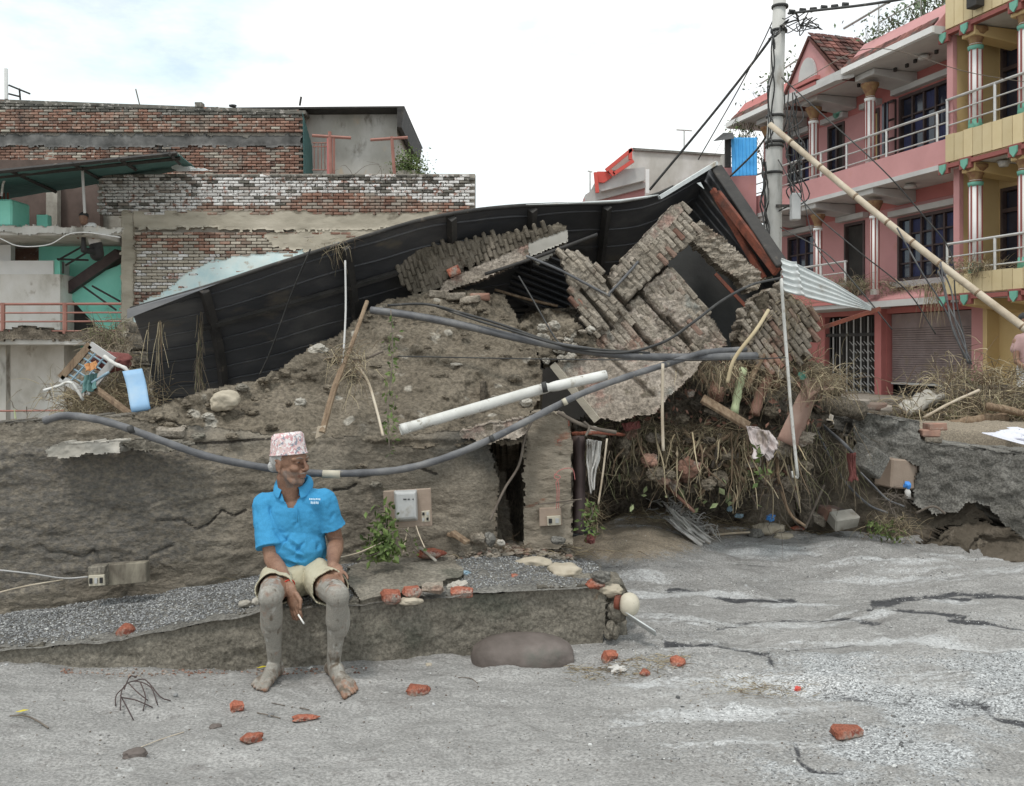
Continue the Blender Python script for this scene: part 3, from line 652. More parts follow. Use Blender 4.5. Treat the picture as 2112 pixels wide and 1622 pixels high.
# stones at the right rear of the ledge
for u, v, Y, s, la in [(1102, 1163, 5.5, (.22, .14, .085), 'cream rounded stone on the rear of the ledge, left of two'), (1165, 1180, 5.35, (.2, .2, .1), 'cream flat topped stone on the rear of the ledge, right of two'),
                       (1232, 1192, 5.45, (.17, .13, .07), 'dark grey concrete lump beside the cream stones at the end of the ledge')]:
    o = rock('stone', P(u, v, Y), s, m_stone if 'cream' in la else m_conc, None, .3, .22, 1.5, int(u)); tag(o, la, 'stone', 'stones at the end of the ledge')
for u, v, s, la in [(505, 1268, (.075, .05, .04), 'pinkish pebble on the ledge left of the seated man'), (530, 1265, (.055, .05, .04), 'brown pebble touching the knee of the seated man')]:
    o = rock('stone', lpt(u, .12, .02), s, m_concpale, None, .3, .2, 1.5, int(u)); tag(o, la, 'stone')
# round pale lamp globe + zinc strip at the ledge end
gl = empty('globe_lamp', P(1297, 1247, 5.02), 'mud stained white globe lamp lying against the broken end of the ledge', 'lamp')
q = P(1298, 1247, 5.02); rock('globe', q, (.115, .11, .13), m_cream, gl, 0, .015, 1, 2)
MB().tube([q+Vector((-.075, .01, .012)), q+Vector((-.05, 0, .01))], [.038, .04], 16).build('socket', m_rust, gl, True)
z0 = P(1290, 1262, 5.0); z1 = P(1352, 1302, 4.85)
pts = []; d = (z1-z0); sdv = Vector((.02, .1, .0))
us = 14; vv = []; ff = []
for i in range(2):
    for j in range(us): vv.append(z0+d*i+sdv*(j/(us-1)-.2)+Vector((0, 0, .008*math.sin(j*1.5)-.05*(j/(us-1)))))
for j in range(us-1): ff.append((j, j+1, us+j+1, us+j))
mbz = MB().add(vv, ff); o = mbz.build('zinc_strip', m_zinc, None, True); m = o.modifiers.new('s', 'SOLIDIFY'); m.thickness = .003; tag(o, 'torn strip of pale corrugated zinc under the globe lamp', 'metal sheet')
# boulder
o = rock('boulder', P(1078, 1358, 4.85), (.56, .32, .24), m_boulder, None, .05, .06, 1.1, 23, True, flat=.15); tag(o, 'long smooth brown boulder lying at the foot of the ledge', 'boulder')
# bricks on the silt
for u, v, w_, h_, d_, rz, tl, la in [(862, 1420, .105, .045, .07, -.1, .06, 'red brick piece on the silt right of the seated man'), (487, 1454, .058, .045, .06, .5, .3, 'small red brick chunk just left of the bare feet'),
        (1750, 1506, .125, .052, .075, .12, .12, 'large orange brick half sunk in grit at the lower right'), (1258, 1350, .08, .07, .06, .7, .5, 'tilted orange brick piece below the broken ledge end'),
        (1400, 1360, .075, .055, .05, -.4, .5, 'orange brick piece between the ledge end and the dark streaks')]:
    q = PG(u, v+14); me = brickmesh(w_, h_, d_, int(u) % 50, .014, .011); me.materials.append(m_brick)
    o = bpy.data.objects.new('loose_brick', me); COL.objects.link(o); o.location = (q.x, q.y+.02, q.z+h_*.22); o.rotation_euler = (tl, tl*.5, rz); tag(o, la, 'brick', 'loose bricks and brick pieces')
for u, v, s, la in [(628, 1484, (.11, .05, .022), 'thin red brick flake lying flat below the bare feet'), (521, 1530, (.085, .06, .045), 'rounded red brick piece near the bottom of the picture'), (1330, 1392, (.05, .05, .03), 'tiny red crumb of brick by the straw litter')]:
    q = PG(u, v); o = rock('brick_piece', q+Vector((0, 0, s[2]*.25)), s, m_brick, None, .2, .25, 1.6, int(u)); tag(o, la, 'brick', 'loose bricks and brick pieces')
for u, v, s, la, m_ in [(441, 1505, (.05, .035, .03), 'small brown stone on the silt below the bare feet', m_boulder), (275, 1563, (.095, .05, .045), 'muddy clod at the lower left of the silt', m_boulder), (556, 1482, (.03, .03, .025), 'round grey pebble between the two twigs', m_peb), (359, 1438, (.022, .022, .02), 'tiny pale pebble right of the dry twigs', m_peb),
        (884, 1376, (.035, .03, .025), 'tan pebble above the red brick right of the man', m_stone)]:
    q = PG(u, v); o = rock('stone', q+Vector((0, .02, s[2]*.05)), s, m_ if u < 2000 else m_mud, None, .2, .2, 1.6, int(u), hi=u > 2000); tag(o, la, 'stone')
# ================================================================== RUINED HOUSE
ruin = empty('ruined_house', (-.3, 6, 0), 'collapsed mud buried brick house with caved in wall', 'house')
SL = [(-300, 0), (250, 0), (330, .0022), (500, .0036), (760, .0044), (1120, .0044)]
def Yr(u, v): return Yw(u)+interp(u, SL)*np.maximum(905-v, 0)+.02*np.clip((1100-v)/200, 0, 1)
CR = [(-220, 895), (-100, 880), (60, 872), (150, 864), (250, 860), (312, 848), (380, 818), (440, 800), (520, 785), (580, 765), (640, 716), (700, 690), (745, 652), (800, 618), (880, 603), (960, 596), (1040, 606), (1056, 640), (1088, 690), (1110, 720), (1120, 800), (1100, 845), (1082, 860)]
poly = CR+[(1084, 1175), (900, 1185), (500, 1230), (0, 1300), (-220, 1330)]
cracks = [[(90, 1123), (110, 1138), (133, 1136), (180, 1148), (200, 1130), (213, 1156)], [(333, 1071), (380, 1071), (409, 1090), (433, 1080), (460, 1051), (486, 1063), (510, 1050)],
    [(306, 1160), (312, 1143), (360, 1123)], [(690, 1010), (721, 1006), (736, 997)], [(255, 925), (350, 918), (470, 912), (560, 905), (620, 900)], [(840, 705), (900, 712), (1000, 735)], [(930, 790), (1000, 800), (1090, 792)], [(880, 640), (960, 655), (1050, 660)], [(740, 985), (850, 960), (900, 978)]]
def wd(u, v, x, z):
    edge = 928+14*fbm(u/40, 0, 0, 4, 71); plate = .045*sm(-6, 6, v-edge)*(1-sm(640, 800, u))
    d = plate*.6+.009*sm(-.03, .03, fbm(x*1.7, z*2.6, 1, 5, 72))*(v > 880)+.007*sm(0, .03, fbm(x*3.3, z*6, 2, 4, 73))+.007*fbm(x*9, z*26, 2, 4, 79)
    d = d+sm(930, 850, v)*(.05*fbm(x*4.5, z*6, 3, 4, 74)+.03*np.abs(fbm(x*9, z*9, 7, 3, 75)))*sm(240, 330, u)
    for c in cracks: d = d-.012*np.exp(-(pdist(u, v, c)/3)**2)
    return d-.06*np.exp(-((u-1015)/22)**2)*sm(890, 930, v)
def wa(u, v, x, z):
    c = np.zeros(u.shape)
    for k in cracks: c = np.maximum(c, .9*np.exp(-(pdist(u, v, k)/3.2)**2))
    gr = .40*sm(640, 300, u)*sm(890, 930, v)*(1-sm(1140, 1230, v+.2*u-60))+.1
    return {'crack': c, 'grime': gr}
hole = [(1005, 912), (1082, 905), (1090, 1180), (1040, 1180), (1022, 1080), (1030, 1000), (1018, 950)]
sheet('plastered_wall', poly[:5]+[(640, 905), (1084, 880)]+poly[-5:], lambda u, v: Yr(u, v), 3.6, .35, m_wetmud, ruin, .009, 3, seed=2, dispf=wd, attrsf=wa, hole=hole)
sheet('mud_mound', [(225, 905)]+CR[4:]+[(1082, 915), (640, 925), (300, 935)], lambda u, v: Yr(u, v)+.015, 3.6, .6, m_mound, ruin, .05, 3, seed=3, dispf=wd, back=(0, .7, -.25))
# dark room seen through the broken doorway
mb = MB(); a = P(1005, 900, 6.55); b = P(1100, 1180, 6.55); mb.bb((a.x-.1, 6.55, 0), (b.x+.1, 6.65, .98)); mb.build('back_wall', m_wetmud, ruin)
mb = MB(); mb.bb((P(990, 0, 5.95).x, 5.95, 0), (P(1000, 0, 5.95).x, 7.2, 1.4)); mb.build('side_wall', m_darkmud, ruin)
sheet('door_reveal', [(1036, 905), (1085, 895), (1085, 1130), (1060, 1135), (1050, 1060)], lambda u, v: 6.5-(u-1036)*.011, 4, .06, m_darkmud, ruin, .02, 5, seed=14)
sheet('broken_lintel', [(945, 893), (985, 880), (1080, 868), (1085, 895), (1062, 908), (1040, 903), (1010, 918), (985, 908), (955, 905)], lambda u, v: 5.62+(v-890)*.0, 3, .25, m_plmud, ruin, .03, 6, seed=5)
# brick pier right of the doorway
sheet('pier', [(1080, 862), (1100, 852), (1170, 858), (1178, 900), (1180, 1120), (1130, 1135), (1082, 1135)], lambda u, v: 5.84+.0*u, 3.5, .35, m_pier, ruin, .016, 5, seed=6, attrsf=lambda u, v, x, z: {'crack': .3*(np.abs(((z*13.5) % 1)-.5) < .05)*(vn(x*5, z*5, 0, 3) > .1), 'grime': 0*u},
      dispf=lambda u, v, x, z: .005*sm(.03, .12, np.abs(((z*13.5) % 1)-.5))*sm(-.2, .3, vn(x*4, z*6, 0, 8))+.01*fbm(x*8, z*8, 0, 3, 8))
for i, (u, v, w_) in enumerate([(1158, 873, .1), (1150, 892, .16), (1162, 908, .1), (1120, 898, .09), (1108, 1098, .06), (1112, 1040, .05), (1095, 1118, .05)]):
    me = random.choice(bmeshes(.11, .05, .06, m_brick)); o = mkobj('brick', me, ruin); o.location = P(u, v, 5.875)-origin(ruin); o.scale = (w_/.11, 1, 1)
# embedded stones
st = [(906, 776, .12, .055), (818, 698, .08, .05), (690, 740, .09, .06), (655, 722, .12, .07), (602, 905, .06, .04), (585, 770, .07, .05), (958, 690, .06, .03), (880, 717, .05, .03), (940, 752, .05, .02), (1040, 735, .09, .04), (915, 820, .05, .03), (775, 755, .05, .03), (1020, 820, .06, .03),
      (430, 860, .07, .05), (520, 850, .06, .04), (350, 880, .09, .05), (560, 880, .07, .05), (480, 900, .08, .04), (410, 900, .05, .04), (620, 830, .07, .05), (680, 800, .06, .04), (725, 770, .07, .04), (775, 1000, .07, .04), (745, 962, .05, .03), (330, 860, .1, .06), (380, 835, .08, .05), (500, 800, .08, .05), (545, 785, .08, .045), (990, 640, .06, .03), (1062, 780, .09, .05), (1098, 745, .08, .06), (1085, 830, .09, .06), (1120, 700, .1, .08)]
for i, (u, v, a, b) in enumerate(st):
    rock('stone', P(u, v, float(Yr(u, v))-.03), (a, .08, b), random.choice([m_mound, m_mound, m_ledge, m_concpale]), ruin, i, .3, 1.7, i+40, smooth=False)
for i in range(18):
    u = random.uniform(330, 1090); vc = interp(u, CR[:-2]); v = random.uniform(vc+12, 900); a = random.uniform(.02, .05)
    rock('stone', P(u, v, float(Yr(u, v))-.02), (a, .04, a*.7), random.choice([m_mound, m_mound, m_brickmud]), ruin, i, .3, 1.7, i+140, smooth=False)
for i, (u, v) in enumerate([(990, 612), (970, 618), (940, 612), (905, 607), (352, 892)]):
    me = random.choice(bmeshes(.15, .055, .08, m_brickold if u > 980 else m_brickmud)); o = mkobj('brick', me, ruin); o.location = P(u, v, float(Yr(u, v))-.03)-origin(ruin); o.rotation_euler = (.1, random.uniform(-.2, .2), random.uniform(-.3, .3))
# rubble crumbs along the foot of the wall
n = 900; u_ = RNG.uniform(880, 1180, n); t_ = RNG.uniform(.8, 1.05, n); x, y, z = lsurf(u_, np.clip(t_, 0, 1)); pebbles('rubble', np.stack([x, y+RNG.uniform(-.05, .2, n), z+RNG.uniform(0, .03, n)], -1), RNG.uniform(.006, .03, n), m_brickmud, ruin)
n = 110; u_ = RNG.uniform(300, 1100, n); vc = interp(u_, CR[:-2]); v_ = vc+RNG.uniform(4, 60, n); Yv = Yr(u_, v_)-.03
pebbles('crumbs', np.stack([(u_-CX)/F*Yv, Yv, CZ-(v_-CY)/F*Yv], -1), RNG.uniform(.006, .026, n), m_mound, ruin)
# gutter like cement fragment jutting from the wall at the left
sheet('cement_fragment', [(90, 925), (115, 916), (180, 915), (248, 910), (250, 925), (247, 933), (190, 936), (130, 945), (98, 944)], lambda u, v: 4.98+(u-90)*.0006, 3, .14, m_concpale, ruin, .02, 7, seed=8)
sheet('cement_fragment', [(252, 915), (290, 905), (360, 912), (395, 918), (340, 932), (262, 928)], lambda u, v: 5.12+0*u, 3, .12, m_ledge, ruin, .03, 7, seed=18)
# inner back wall closing the room under the roof
MB().prism([P(u, v, 9.5) for u, v in [(760, 560), (1000, 520), (1600, 560), (1640, 1000), (760, 1000)]], (0, .2, 0)).build('rear_wall', m_void, ruin)  # the dark under the roof is put into this wall's colour

# ---- tilted brick wall
def ang(th, k=0.0): return Vector((math.cos(R(th)), k, -math.sin(R(th)))), Vector((math.sin(R(th)), .0, math.cos(R(th))))
TW = [(1146, 513), (1189, 516), (1254, 572), (1402, 420), (1439, 470), (1427, 494), (1377, 540), (1442, 620), (1479, 664), (1506, 716), (1450, 724), (1390, 760), (1240, 735), (1223, 691), (1202, 664), (1183, 630), (1171, 587), (1158, 545)]
tw = empty('tilted_brick_wall', P(1300, 760, 6.9), 'slab of mud coated brick wall tipped forty five degrees with a doorway in it', 'wall')
TY = 6.9
def pj(poly, th, Y, O):
    e1, e2 = ang(th); out = []
    for u, v in poly:
        d = P(u, v, Y)-O; out.append((d.dot(e1), d.dot(e2)))
    return out
O = P(1300, 640, TY); th = 47; pl = pj(TW, th, TY, O); e1, e2 = ang(th)
xs = [p[0] for p in pl]; ys = [p[1] for p in pl]
TC = [[(1322, 606), (1352, 640), (1400, 690), (1462, 748)], [(1298, 662), (1330, 700), (1372, 742)], [(1378, 655), (1410, 690), (1442, 735)], [(1240, 560), (1262, 600), (1300, 640)], [(1200, 600), (1235, 640), (1270, 690)]]
JN = [(1380, 545), (1320, 600), (1275, 650), (1225, 700)]
def uvst(s_, t_):
    p = O+e1*s_+e2*t_; return CX+p.x/TY*F, CY-(p.z-CZ)/TY*F
def above(u, v): return v < interp(u, [(1225, 700), (1275, 650), (1320, 600), (1380, 545), (1460, 470)])
def inst(s_, t_):
    u, v = uvst(s_, t_); U_ = np.array([u]); V_ = np.array([v])
    if not inpoly(np.array([s_]), np.array([t_]), pl)[0]: return False
    if min(float(pdist(U_, V_, c)[0]) for c in TC) < 6 or float(pdist(U_, V_, JN)[0]) < 4: return False
    return float(vn(u/26, v/26, 0, 44)) < .62
L_ = .215
def redzone(s_, t_):
    p = O+e1*s_+e2*t_; u, v = CX+p.x/TY*F, CY-(p.z-CZ)/TY*F
    return (u > 1392 and v < 492 and random.random() < .6) or (u < 1215 and v > 620 and random.random() < .45)
for up_side in (True, False):
    ea, eb = ang(47 if up_side else 50)
    brickwork(tw, O+Vector((0, -.045 if up_side else 0, 0)), ea, eb, lambda s_, t_: inst(s_, t_) and bool(above(*uvst(s_, t_))) == up_side, (min(xs)-.1, max(xs)+.1), (min(ys)-.05, max(ys)+.05), lambda s_, t_: m_brickmud if not redzone(s_, t_) else m_brickold, L=.105 if up_side else .15, H=.04 if up_side else .045, D=.13, gap=.003, jit=.008, rotj=.03, skip=.02)
ins = [(u*.97+1300*.03, v*.97+620*.03) for u, v in TW]
sheet('mortar_core', ins, lambda u, v: TY-.053+0*u, 3, .16, m_brickmud, tw, .012, 9, seed=21, dispf=lambda u, v, x, z: -.13*np.max([np.exp(-(pdist(u, v, c)/3.5)**2) for c in TC+[JN]], axis=0)+.045*above(u, v))
# worn plaster still on the lower wall
sheet('plaster_face', [(1330, 590), (1378, 552), (1440, 628), (1476, 668), (1495, 712), (1440, 724), (1370, 700), (1330, 640)], lambda u, v: TY-.062+0*u, 3, .05, m_plmud, tw, .012, 12, seed=22, dispf=lambda u, v, x, z: .008*fbm(x*30, z*30, 0, 3, 2)-.12*np.max([np.exp(-(pdist(u, v, c)/3)**2) for c in TC], axis=0)-.02*np.exp(-((((x*.66+z*.75)*6.5) % 1-.5)/.08)**2)*(fbm(x*3, z*3, 0, 3, 5) > -.1))
sheet('plaster_face', [(1215, 690), (1262, 640), (1330, 612), (1352, 660), (1420, 725), (1380, 760), (1245, 748)], lambda u, v: TY-.06+0*u, 3, .05, m_plmud, tw, .012, 12, seed=27, dispf=lambda u, v, x, z: .008*fbm(x*30, z*30, 0, 3, 2)-.12*np.max([np.exp(-(pdist(u, v, c)/3)**2) for c in TC], axis=0)-.02*np.exp(-((((x*.66+z*.75)*5.0) % 1-.5)/.07)**2)*(fbm(x*3, z*3, 0, 3, 6) > -.1))
# cement coping along the upper edge of the arm
sheet('coping', [(1254, 572), (1262, 578), (1412, 436), (1402, 418), (1386, 424)], lambda u, v: TY-.11+0*u, 3, .2, m_plmud, tw, .008, 12, seed=23, wob=1)
# strip beyond the doorway
sheet('door_jamb', [(1428, 470), (1446, 458), (1520, 515), (1578, 572), (1566, 592), (1545, 604), (1500, 560), (1470, 540), (1425, 492)], lambda u, v: 7.1+0*u, 3, .2, m_brickmud, tw, .03, 14, seed=24, smooth=False)
MB().prism([P(u, v, 7.5) for u, v in [(1372, 540), (1430, 480), (1572, 600), (1560, 720), (1480, 720)]], (0, .05, 0)).build('inner_plaster', mat('shaded_grey_plaster', [(.045, .045, .045), (.075, .075, .072)], 4, .9, .2), tw)  # interior shade of the doorway is put into this dark grey
MB().bar(P(1475, 565, 7.05), P(1545, 640, 7.02), .03, .025).build('door_frame', m_rust, tw)
# lower plastered slab
sheet('lower_slab', [(1142, 748), (1190, 735), (1240, 722), (1452, 726), (1440, 765), (1385, 815), (1350, 852), (1275, 868), (1228, 864)], lambda u, v: 6.62+(v-740)*-.0008, 3, .14, m_plmud, tw, .012, 8, seed=25, dispf=lambda u, v, x, z: -.04*np.exp(-((((x*.66+z*.75)*4) % 1-.5)/.05)**2)*(fbm(x*2, z*2, 0, 3, 6) > .05))
MB().bar(P(1140, 752, 6.6), P(1232, 868, 6.5), .03, .05).build('edge_strip', m_beam, tw)
# right hand chunk under the pale sheet
ch = empty('brick_chunk', P(1610, 700, 6.9), 'broken lump of brickwork leaning under the pale corrugated sheet', 'wall')
CHP = [(1530, 660), (1556, 615), (1600, 590), (1692, 648), (1676, 700), (1655, 745), (1620, 775), (1560, 770), (1522, 705)]
O = P(1610, 680, 6.85); pl2 = pj(CHP, 55, 6.85, O); e1, e2 = ang(55); xs = [p[0] for p in pl2]; ys = [p[1] for p in pl2]
brickwork(ch, O, e1, e2, lambda s_, t_: bool(inpoly(np.array([s_]), np.array([t_]), pl2)[0]), (min(xs), max(xs)), (min(ys), max(ys)), lambda s_, t_: m_brickmud if random.random() > .06 else m_brickold, L=.13, H=.038, D=.14, gap=.004, jit=.012, rotj=.04)
sheet('mortar_core', CHP, lambda u, v: 6.83+0*u, 4, .25, m_brickmud, ch, .03, 6, seed=31)
sheet('plaster_lump', [(1520, 700), (1560, 612), (1585, 605), (1580, 650), (1545, 715)], lambda u, v: 6.78+0*u, 4, .14, m_mound, ch, .05, 6, seed=32)
# brick course cluster + beam under the roof
cl = empty('fallen_beam_wall', P(960, 560, 7.0), 'fallen wall strip of dark bricks on a cement beam under the long roof', 'wall')
BP = [(816, 566), (832, 520), (1000, 490), (1166, 462), (1172, 482), (1000, 540), (925, 562), (915, 592), (850, 608)]
O = P(960, 540, 7.05); pl3 = pj(BP, 72, 7.05, O); e1, e2 = ang(72); xs = [p[0] for p in pl3]; ys = [p[1] for p in pl3]
m_ribs = mat('dark_mud_brick', [(.1, .085, .065), (.17, .145, .112), (.24, .205, .165)], 5, .9, 1.0, 30, coord='world', rnd=.2, bdist=.02)  # dark brown tone for the bricks and core of this strip
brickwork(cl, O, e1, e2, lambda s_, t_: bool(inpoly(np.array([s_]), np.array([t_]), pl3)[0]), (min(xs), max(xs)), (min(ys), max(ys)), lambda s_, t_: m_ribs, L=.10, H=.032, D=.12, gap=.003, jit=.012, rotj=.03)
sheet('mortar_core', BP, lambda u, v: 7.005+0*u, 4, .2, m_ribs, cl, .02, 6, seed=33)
sheet('cement_beam', [(915, 582), (960, 560), (1090, 502), (1092, 530), (1000, 575), (925, 600), (905, 606)], lambda u, v: 6.95+0*u, 3, .2, m_plmud, cl, .008, 8, seed=34, wob=1)
sheet('painted_beam_end', [(1090, 502), (1170, 474), (1172, 498), (1092, 530)], lambda u, v: 6.94+0*u, 3, .2, m_plasterg, cl, .003, 5, seed=35, wob=.6)
sheet('painted_beam_end', [(1095, 530), (1160, 508), (1130, 535), (1108, 545)], lambda u, v: 6.99+0*u, 3, .12, m_plasterg, cl, .003, 5, seed=36, wob=.6)
me = bmeshes(.16, .06, .08, m_brick)[0]; o = mkobj('brick', me, cl); o.location = P(936, 560, 6.93)-origin(cl); o.rotation_euler = (0, -.4, 0); o.scale = (.6, 1, 1.1)
# rubble between mound and wall
sheet('rubble_heap', [(1052, 690), (1075, 665), (1120, 640), (1165, 640), (1215, 690), (1242, 730), (1200, 745), (1150, 750), (1122, 765), (1105, 720)], lambda u, v: 6.75-(v-640)*.001, 3.6, .5, m_mound, ruin, .09, 5, seed=41)
for i in range(26):
    u = random.uniform(1110, 1225); v = random.uniform(660, 745); a = random.uniform(.04, .1)
    rock('stone', P(u, v, 6.6), (a, .07, a*.7), random.choice([m_mound, m_brickmud, m_concpale]), ruin, i, .3, 1.7, i+340, smooth=False)
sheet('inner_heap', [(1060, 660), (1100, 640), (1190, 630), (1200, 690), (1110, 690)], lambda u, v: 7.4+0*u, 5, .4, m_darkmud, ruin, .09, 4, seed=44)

# ================================================================== THE FALLEN ROOF
roof = empty('fallen_roof', P(700, 700, 7.0), 'long dark ribbed steel roof fallen and curved over the ruin', 'roof')
RT = [(262, 640, 6.3), (360, 612, 6.3), (450, 585, 6.35), (560, 548, 6.4), (700, 505, 6.5), (860, 455, 6.7), (960, 436, 6.85), (1060, 425, 7.0), (1180, 421, 7.2), (1270, 420, 7.35), (1360, 403, 7.5), (1475, 336, 7.8)]
RB = [(312, 850, 7.0), (400, 845, 7.05), (480, 835, 7.1), (590, 815, 7.3), (720, 780, 7.6), (850, 740, 7.9), (950, 720, 8.1), (1040, 710, 8.3), (1150, 700, 8.5), (1230, 690, 8.7), (1300, 680, 8.9), (1360, 640, 9.1)]
def rcurve(C, t):
    k = np.linspace(0, 1, len(C)); pts = np.array([P(*c)[:] for c in C]); return np.stack([np.interp(t, k, pts[:, i]) for i in range(3)], -1)
def smoothc(C, t, w_=.04): return (rcurve(C, np.clip(t-w_, 0, 1))+rcurve(C, t)*2+rcurve(C, np.clip(t+w_, 0, 1)))/4
nt_, ns_ = 170, 230; ts = np.linspace(0, 1, nt_); A = smoothc(RT, ts, .03); B = smoothc(RB, ts, .03); S = np.linspace(0, 1, ns_)
def roofpt(t, s, off=0):
    a = smoothc(RT, np.array([t]), .03)[0]; b = smoothc(RB, np.array([t]), .03)[0]; sag = .10*math.sin(3.14*s)
    return Vector(a+(b-a)*s)+Vector((0, off+sag, 0))
G = A[:, None]+(B-A)[:, None]*S[None, :, None]
rib = np.exp(-((((S*8.5) % 1)-.5)/.045)**2)*.013-np.exp(-((((S*8.5) % 1)-.42)/.03)**2)*.008
G[..., 1] += .10*np.sin(3.14*S)[None]-rib[None]+.006*fbm(G[..., 0]*3, G[..., 2]*3, 0, 3, 5)
G[..., 2] += .012*fbm(G[..., 0]*1.5, G[..., 1], 0, 3, 6)
i0 = (np.arange(nt_-1)[:, None]*ns_+np.arange(ns_-1)[None]).ravel(); f = np.stack([i0, i0+1, i0+ns_+1, i0+ns_], -1)
o = npmesh('steel_sheet', G.reshape(-1, 3), f, m_roof, roof); md = o.modifiers.new('thickness', 'SOLIDIFY'); md.thickness = .006
for tt in (.155, .37, .52, .665, .80):
    MB().tube([roofpt(tt+.012*s, s, -.05) for s in np.linspace(.03, .97, 10)], .038, 4).build('rafter', m_steel, roof)
for ss in (.3, .72):
    MB().tube([roofpt(t, ss, -.07) for t in np.linspace(.13 if ss < .5 else .3, .78, 14)], .024, 4).build('purlin', m_steel, roof)
MB().tube([roofpt(t, .0, -.0)+Vector((0, -.005, .0)) for t in np.linspace(0, .93, 40)], .016, 6).build('edge_trim', m_zinc if 0 else m_steel, roof, True)
# pale lifted flashing near the kink
mb = MB(); q = [P(1085, 424, 7.0), P(1180, 421, 7.1), P(1275, 417, 7.25), P(1330, 409, 7.35), P(1356, 404, 7.4)]
mb.tube([p+Vector((0, -.03, 0)) for p in q], [.008, .02, .035, .03, .012], 8, flat=.4).build('lifted_flashing', m_zinc, roof, True)
MB().add([P(262, 638, 6.25), P(455, 583, 6.3), P(410, 600, 6.22), P(262, 658, 6.2)], [(0, 1, 2, 3)]).build('bent_lip', m_zinc if 0 else m_roof, roof)
# ---- gable side
gab = empty('roof_gable_sheet', P(1500, 500, 7.5), 'dark corrugated roof slope folded down at the right of the ruin', 'roof')
def quadsheet(name, c, n_, waves, amp, material, parent, thick=.004, along=0, nz=.004, axis_=1):
    A_, B_, C_, D_ = [np.array(P(*p)[:]) for p in c]; s = np.linspace(0, 1, n_); t = np.linspace(0, 1, 40); S_, T_ = np.meshgrid(s, t)
    pts = (A_*(1-T_)[..., None]+B_*T_[..., None])*(1-S_)[..., None]+(D_*(1-T_)[..., None]+C_*T_[..., None])*S_[..., None]
    pts[..., axis_] += amp*np.sin(S_*waves*2*math.pi)+nz*fbm(pts[..., 0]*4, pts[..., 2]*4, 0, 3, 9)*3
    nx = n_; i0 = (np.arange(39)[:, None]*nx+np.arange(nx-1)[None]).ravel(); f = np.stack([i0, i0+1, i0+nx+1, i0+nx], -1)
    o = npmesh(name, pts.reshape(-1, 3), f, material, parent)
    if thick: md = o.modifiers.new('thickness', 'SOLIDIFY'); md.thickness = thick
    return o
quadsheet('corrugated_sheet', [(1475, 336, 7.8), (1613, 545, 6.95), (1572, 760, 8.6), (1290, 520, 9.0)], 260, 19, .012, m_roof, gab)
MB().bar(P(1477, 345, 7.75), P(1614, 548, 6.9), .1, .03, up=(0, -1, .3)).build('ridge_cap', m_steel, gab, bevel=.006)
MB().bar(P(1479, 400, 7.5), P(1603, 562, 6.95), .035, .075, up=(0, 0, 1)).build('rusty_beam', m_rust, gab, bevel=.006)
MB().bar(P(1470, 392, 7.6), P(1575, 575, 7.1), .03, .05, up=(0, 0, 1)).build('rusty_batten', m_rust, gab)
MB().bar(P(1440, 470, 7.7), P(1560, 600, 7.2), .02, .02).build('rafter', m_steel, gab)
MB().bar(P(1360, 408, 7.45), P(1478, 336, 7.74), .03, .03).build('verge_trim', m_zinc, gab)
MB().add([P(1437, 378, 7.6), P(1445, 376, 7.6), P(1453, 391, 7.6)], [(0, 1, 2)]).build('torn_flap', m_zinc, gab)
# dark striped sheet deep inside
o = quadsheet('corrugated_sheet', [(985, 588, 7.9), (1180, 668, 7.9), (1215, 560, 7.5), (1125, 525, 7.5)], 150, 9, .018, m_roof, None)
tag(o, 'dark corrugated sheet hanging inside the ruin below the cement beam', 'metal sheet')
# pale corrugated sheet at the right
pc = empty('pale_sheet', P(1680, 600, 6.6), 'pale crumpled corrugated zinc sheet jutting right from the roof corner', 'metal sheet')
top = [(1611, 533, 6.55), (1650, 548, 6.5), (1720, 583, 6.6), (1799, 634, 6.8)]; bot = [(1616, 602, 6.45), (1652, 612, 6.4), (1730, 630, 6.5), (1797, 641, 6.75)]
tt = np.linspace(0, 1, 60); ss = np.linspace(0, 1, 60); A = smoothc(top, tt, .02); B = smoothc(bot, tt, .02); G = A[:, None]+(B-A)[:, None]*ss[None, :, None]
G[..., 1] += .016*np.sin(ss*5*2*math.pi)[None]*(1-.5*tt[:, None])-.07*np.exp(-((tt[:, None]-.22-.1*ss[None])/.04)**2); i0 = (np.arange(59)[:, None]*60+np.arange(59)[None]).ravel()
o = npmesh('zinc_sheet', G.reshape(-1, 3), np.stack([i0, i0+1, i0+61, i0+60], -1), m_zinc, pc); md = o.modifiers.new('t', 'SOLIDIFY'); md.thickness = .004
MB().bar(P(1655, 690, 7.0), P(1815, 637, 7.0), .03, .03).build('support_bar', m_rust, pc)
# light bent conduit across the tilted wall, steel bar, etc.
cable('conduit', [(1085, 528, 6.75), (1160, 560, 6.75), (1250, 607, 6.78), (1258, 604, 6.78), (1290, 570, 6.78), (1316, 540, 6.8)], .010, m_pipe, 'thin grey conduit bent in a V across the tilted brick wall', 'pipe')
cable('steel_bar', [(1000, 566, 6.85), (1080, 540, 6.85), (1150, 515, 6.85), (1232, 484, 6.9)], .013, m_steel, 'straight dark bar poking out along the painted beam end', 'bar')
cable('wooden_batten', [(1020, 598, 7.3), (1090, 618, 7.3), (1150, 632, 7.3)], .012, m_wood, 'thin batten lying inside the dark hole of the ruin', 'batten')

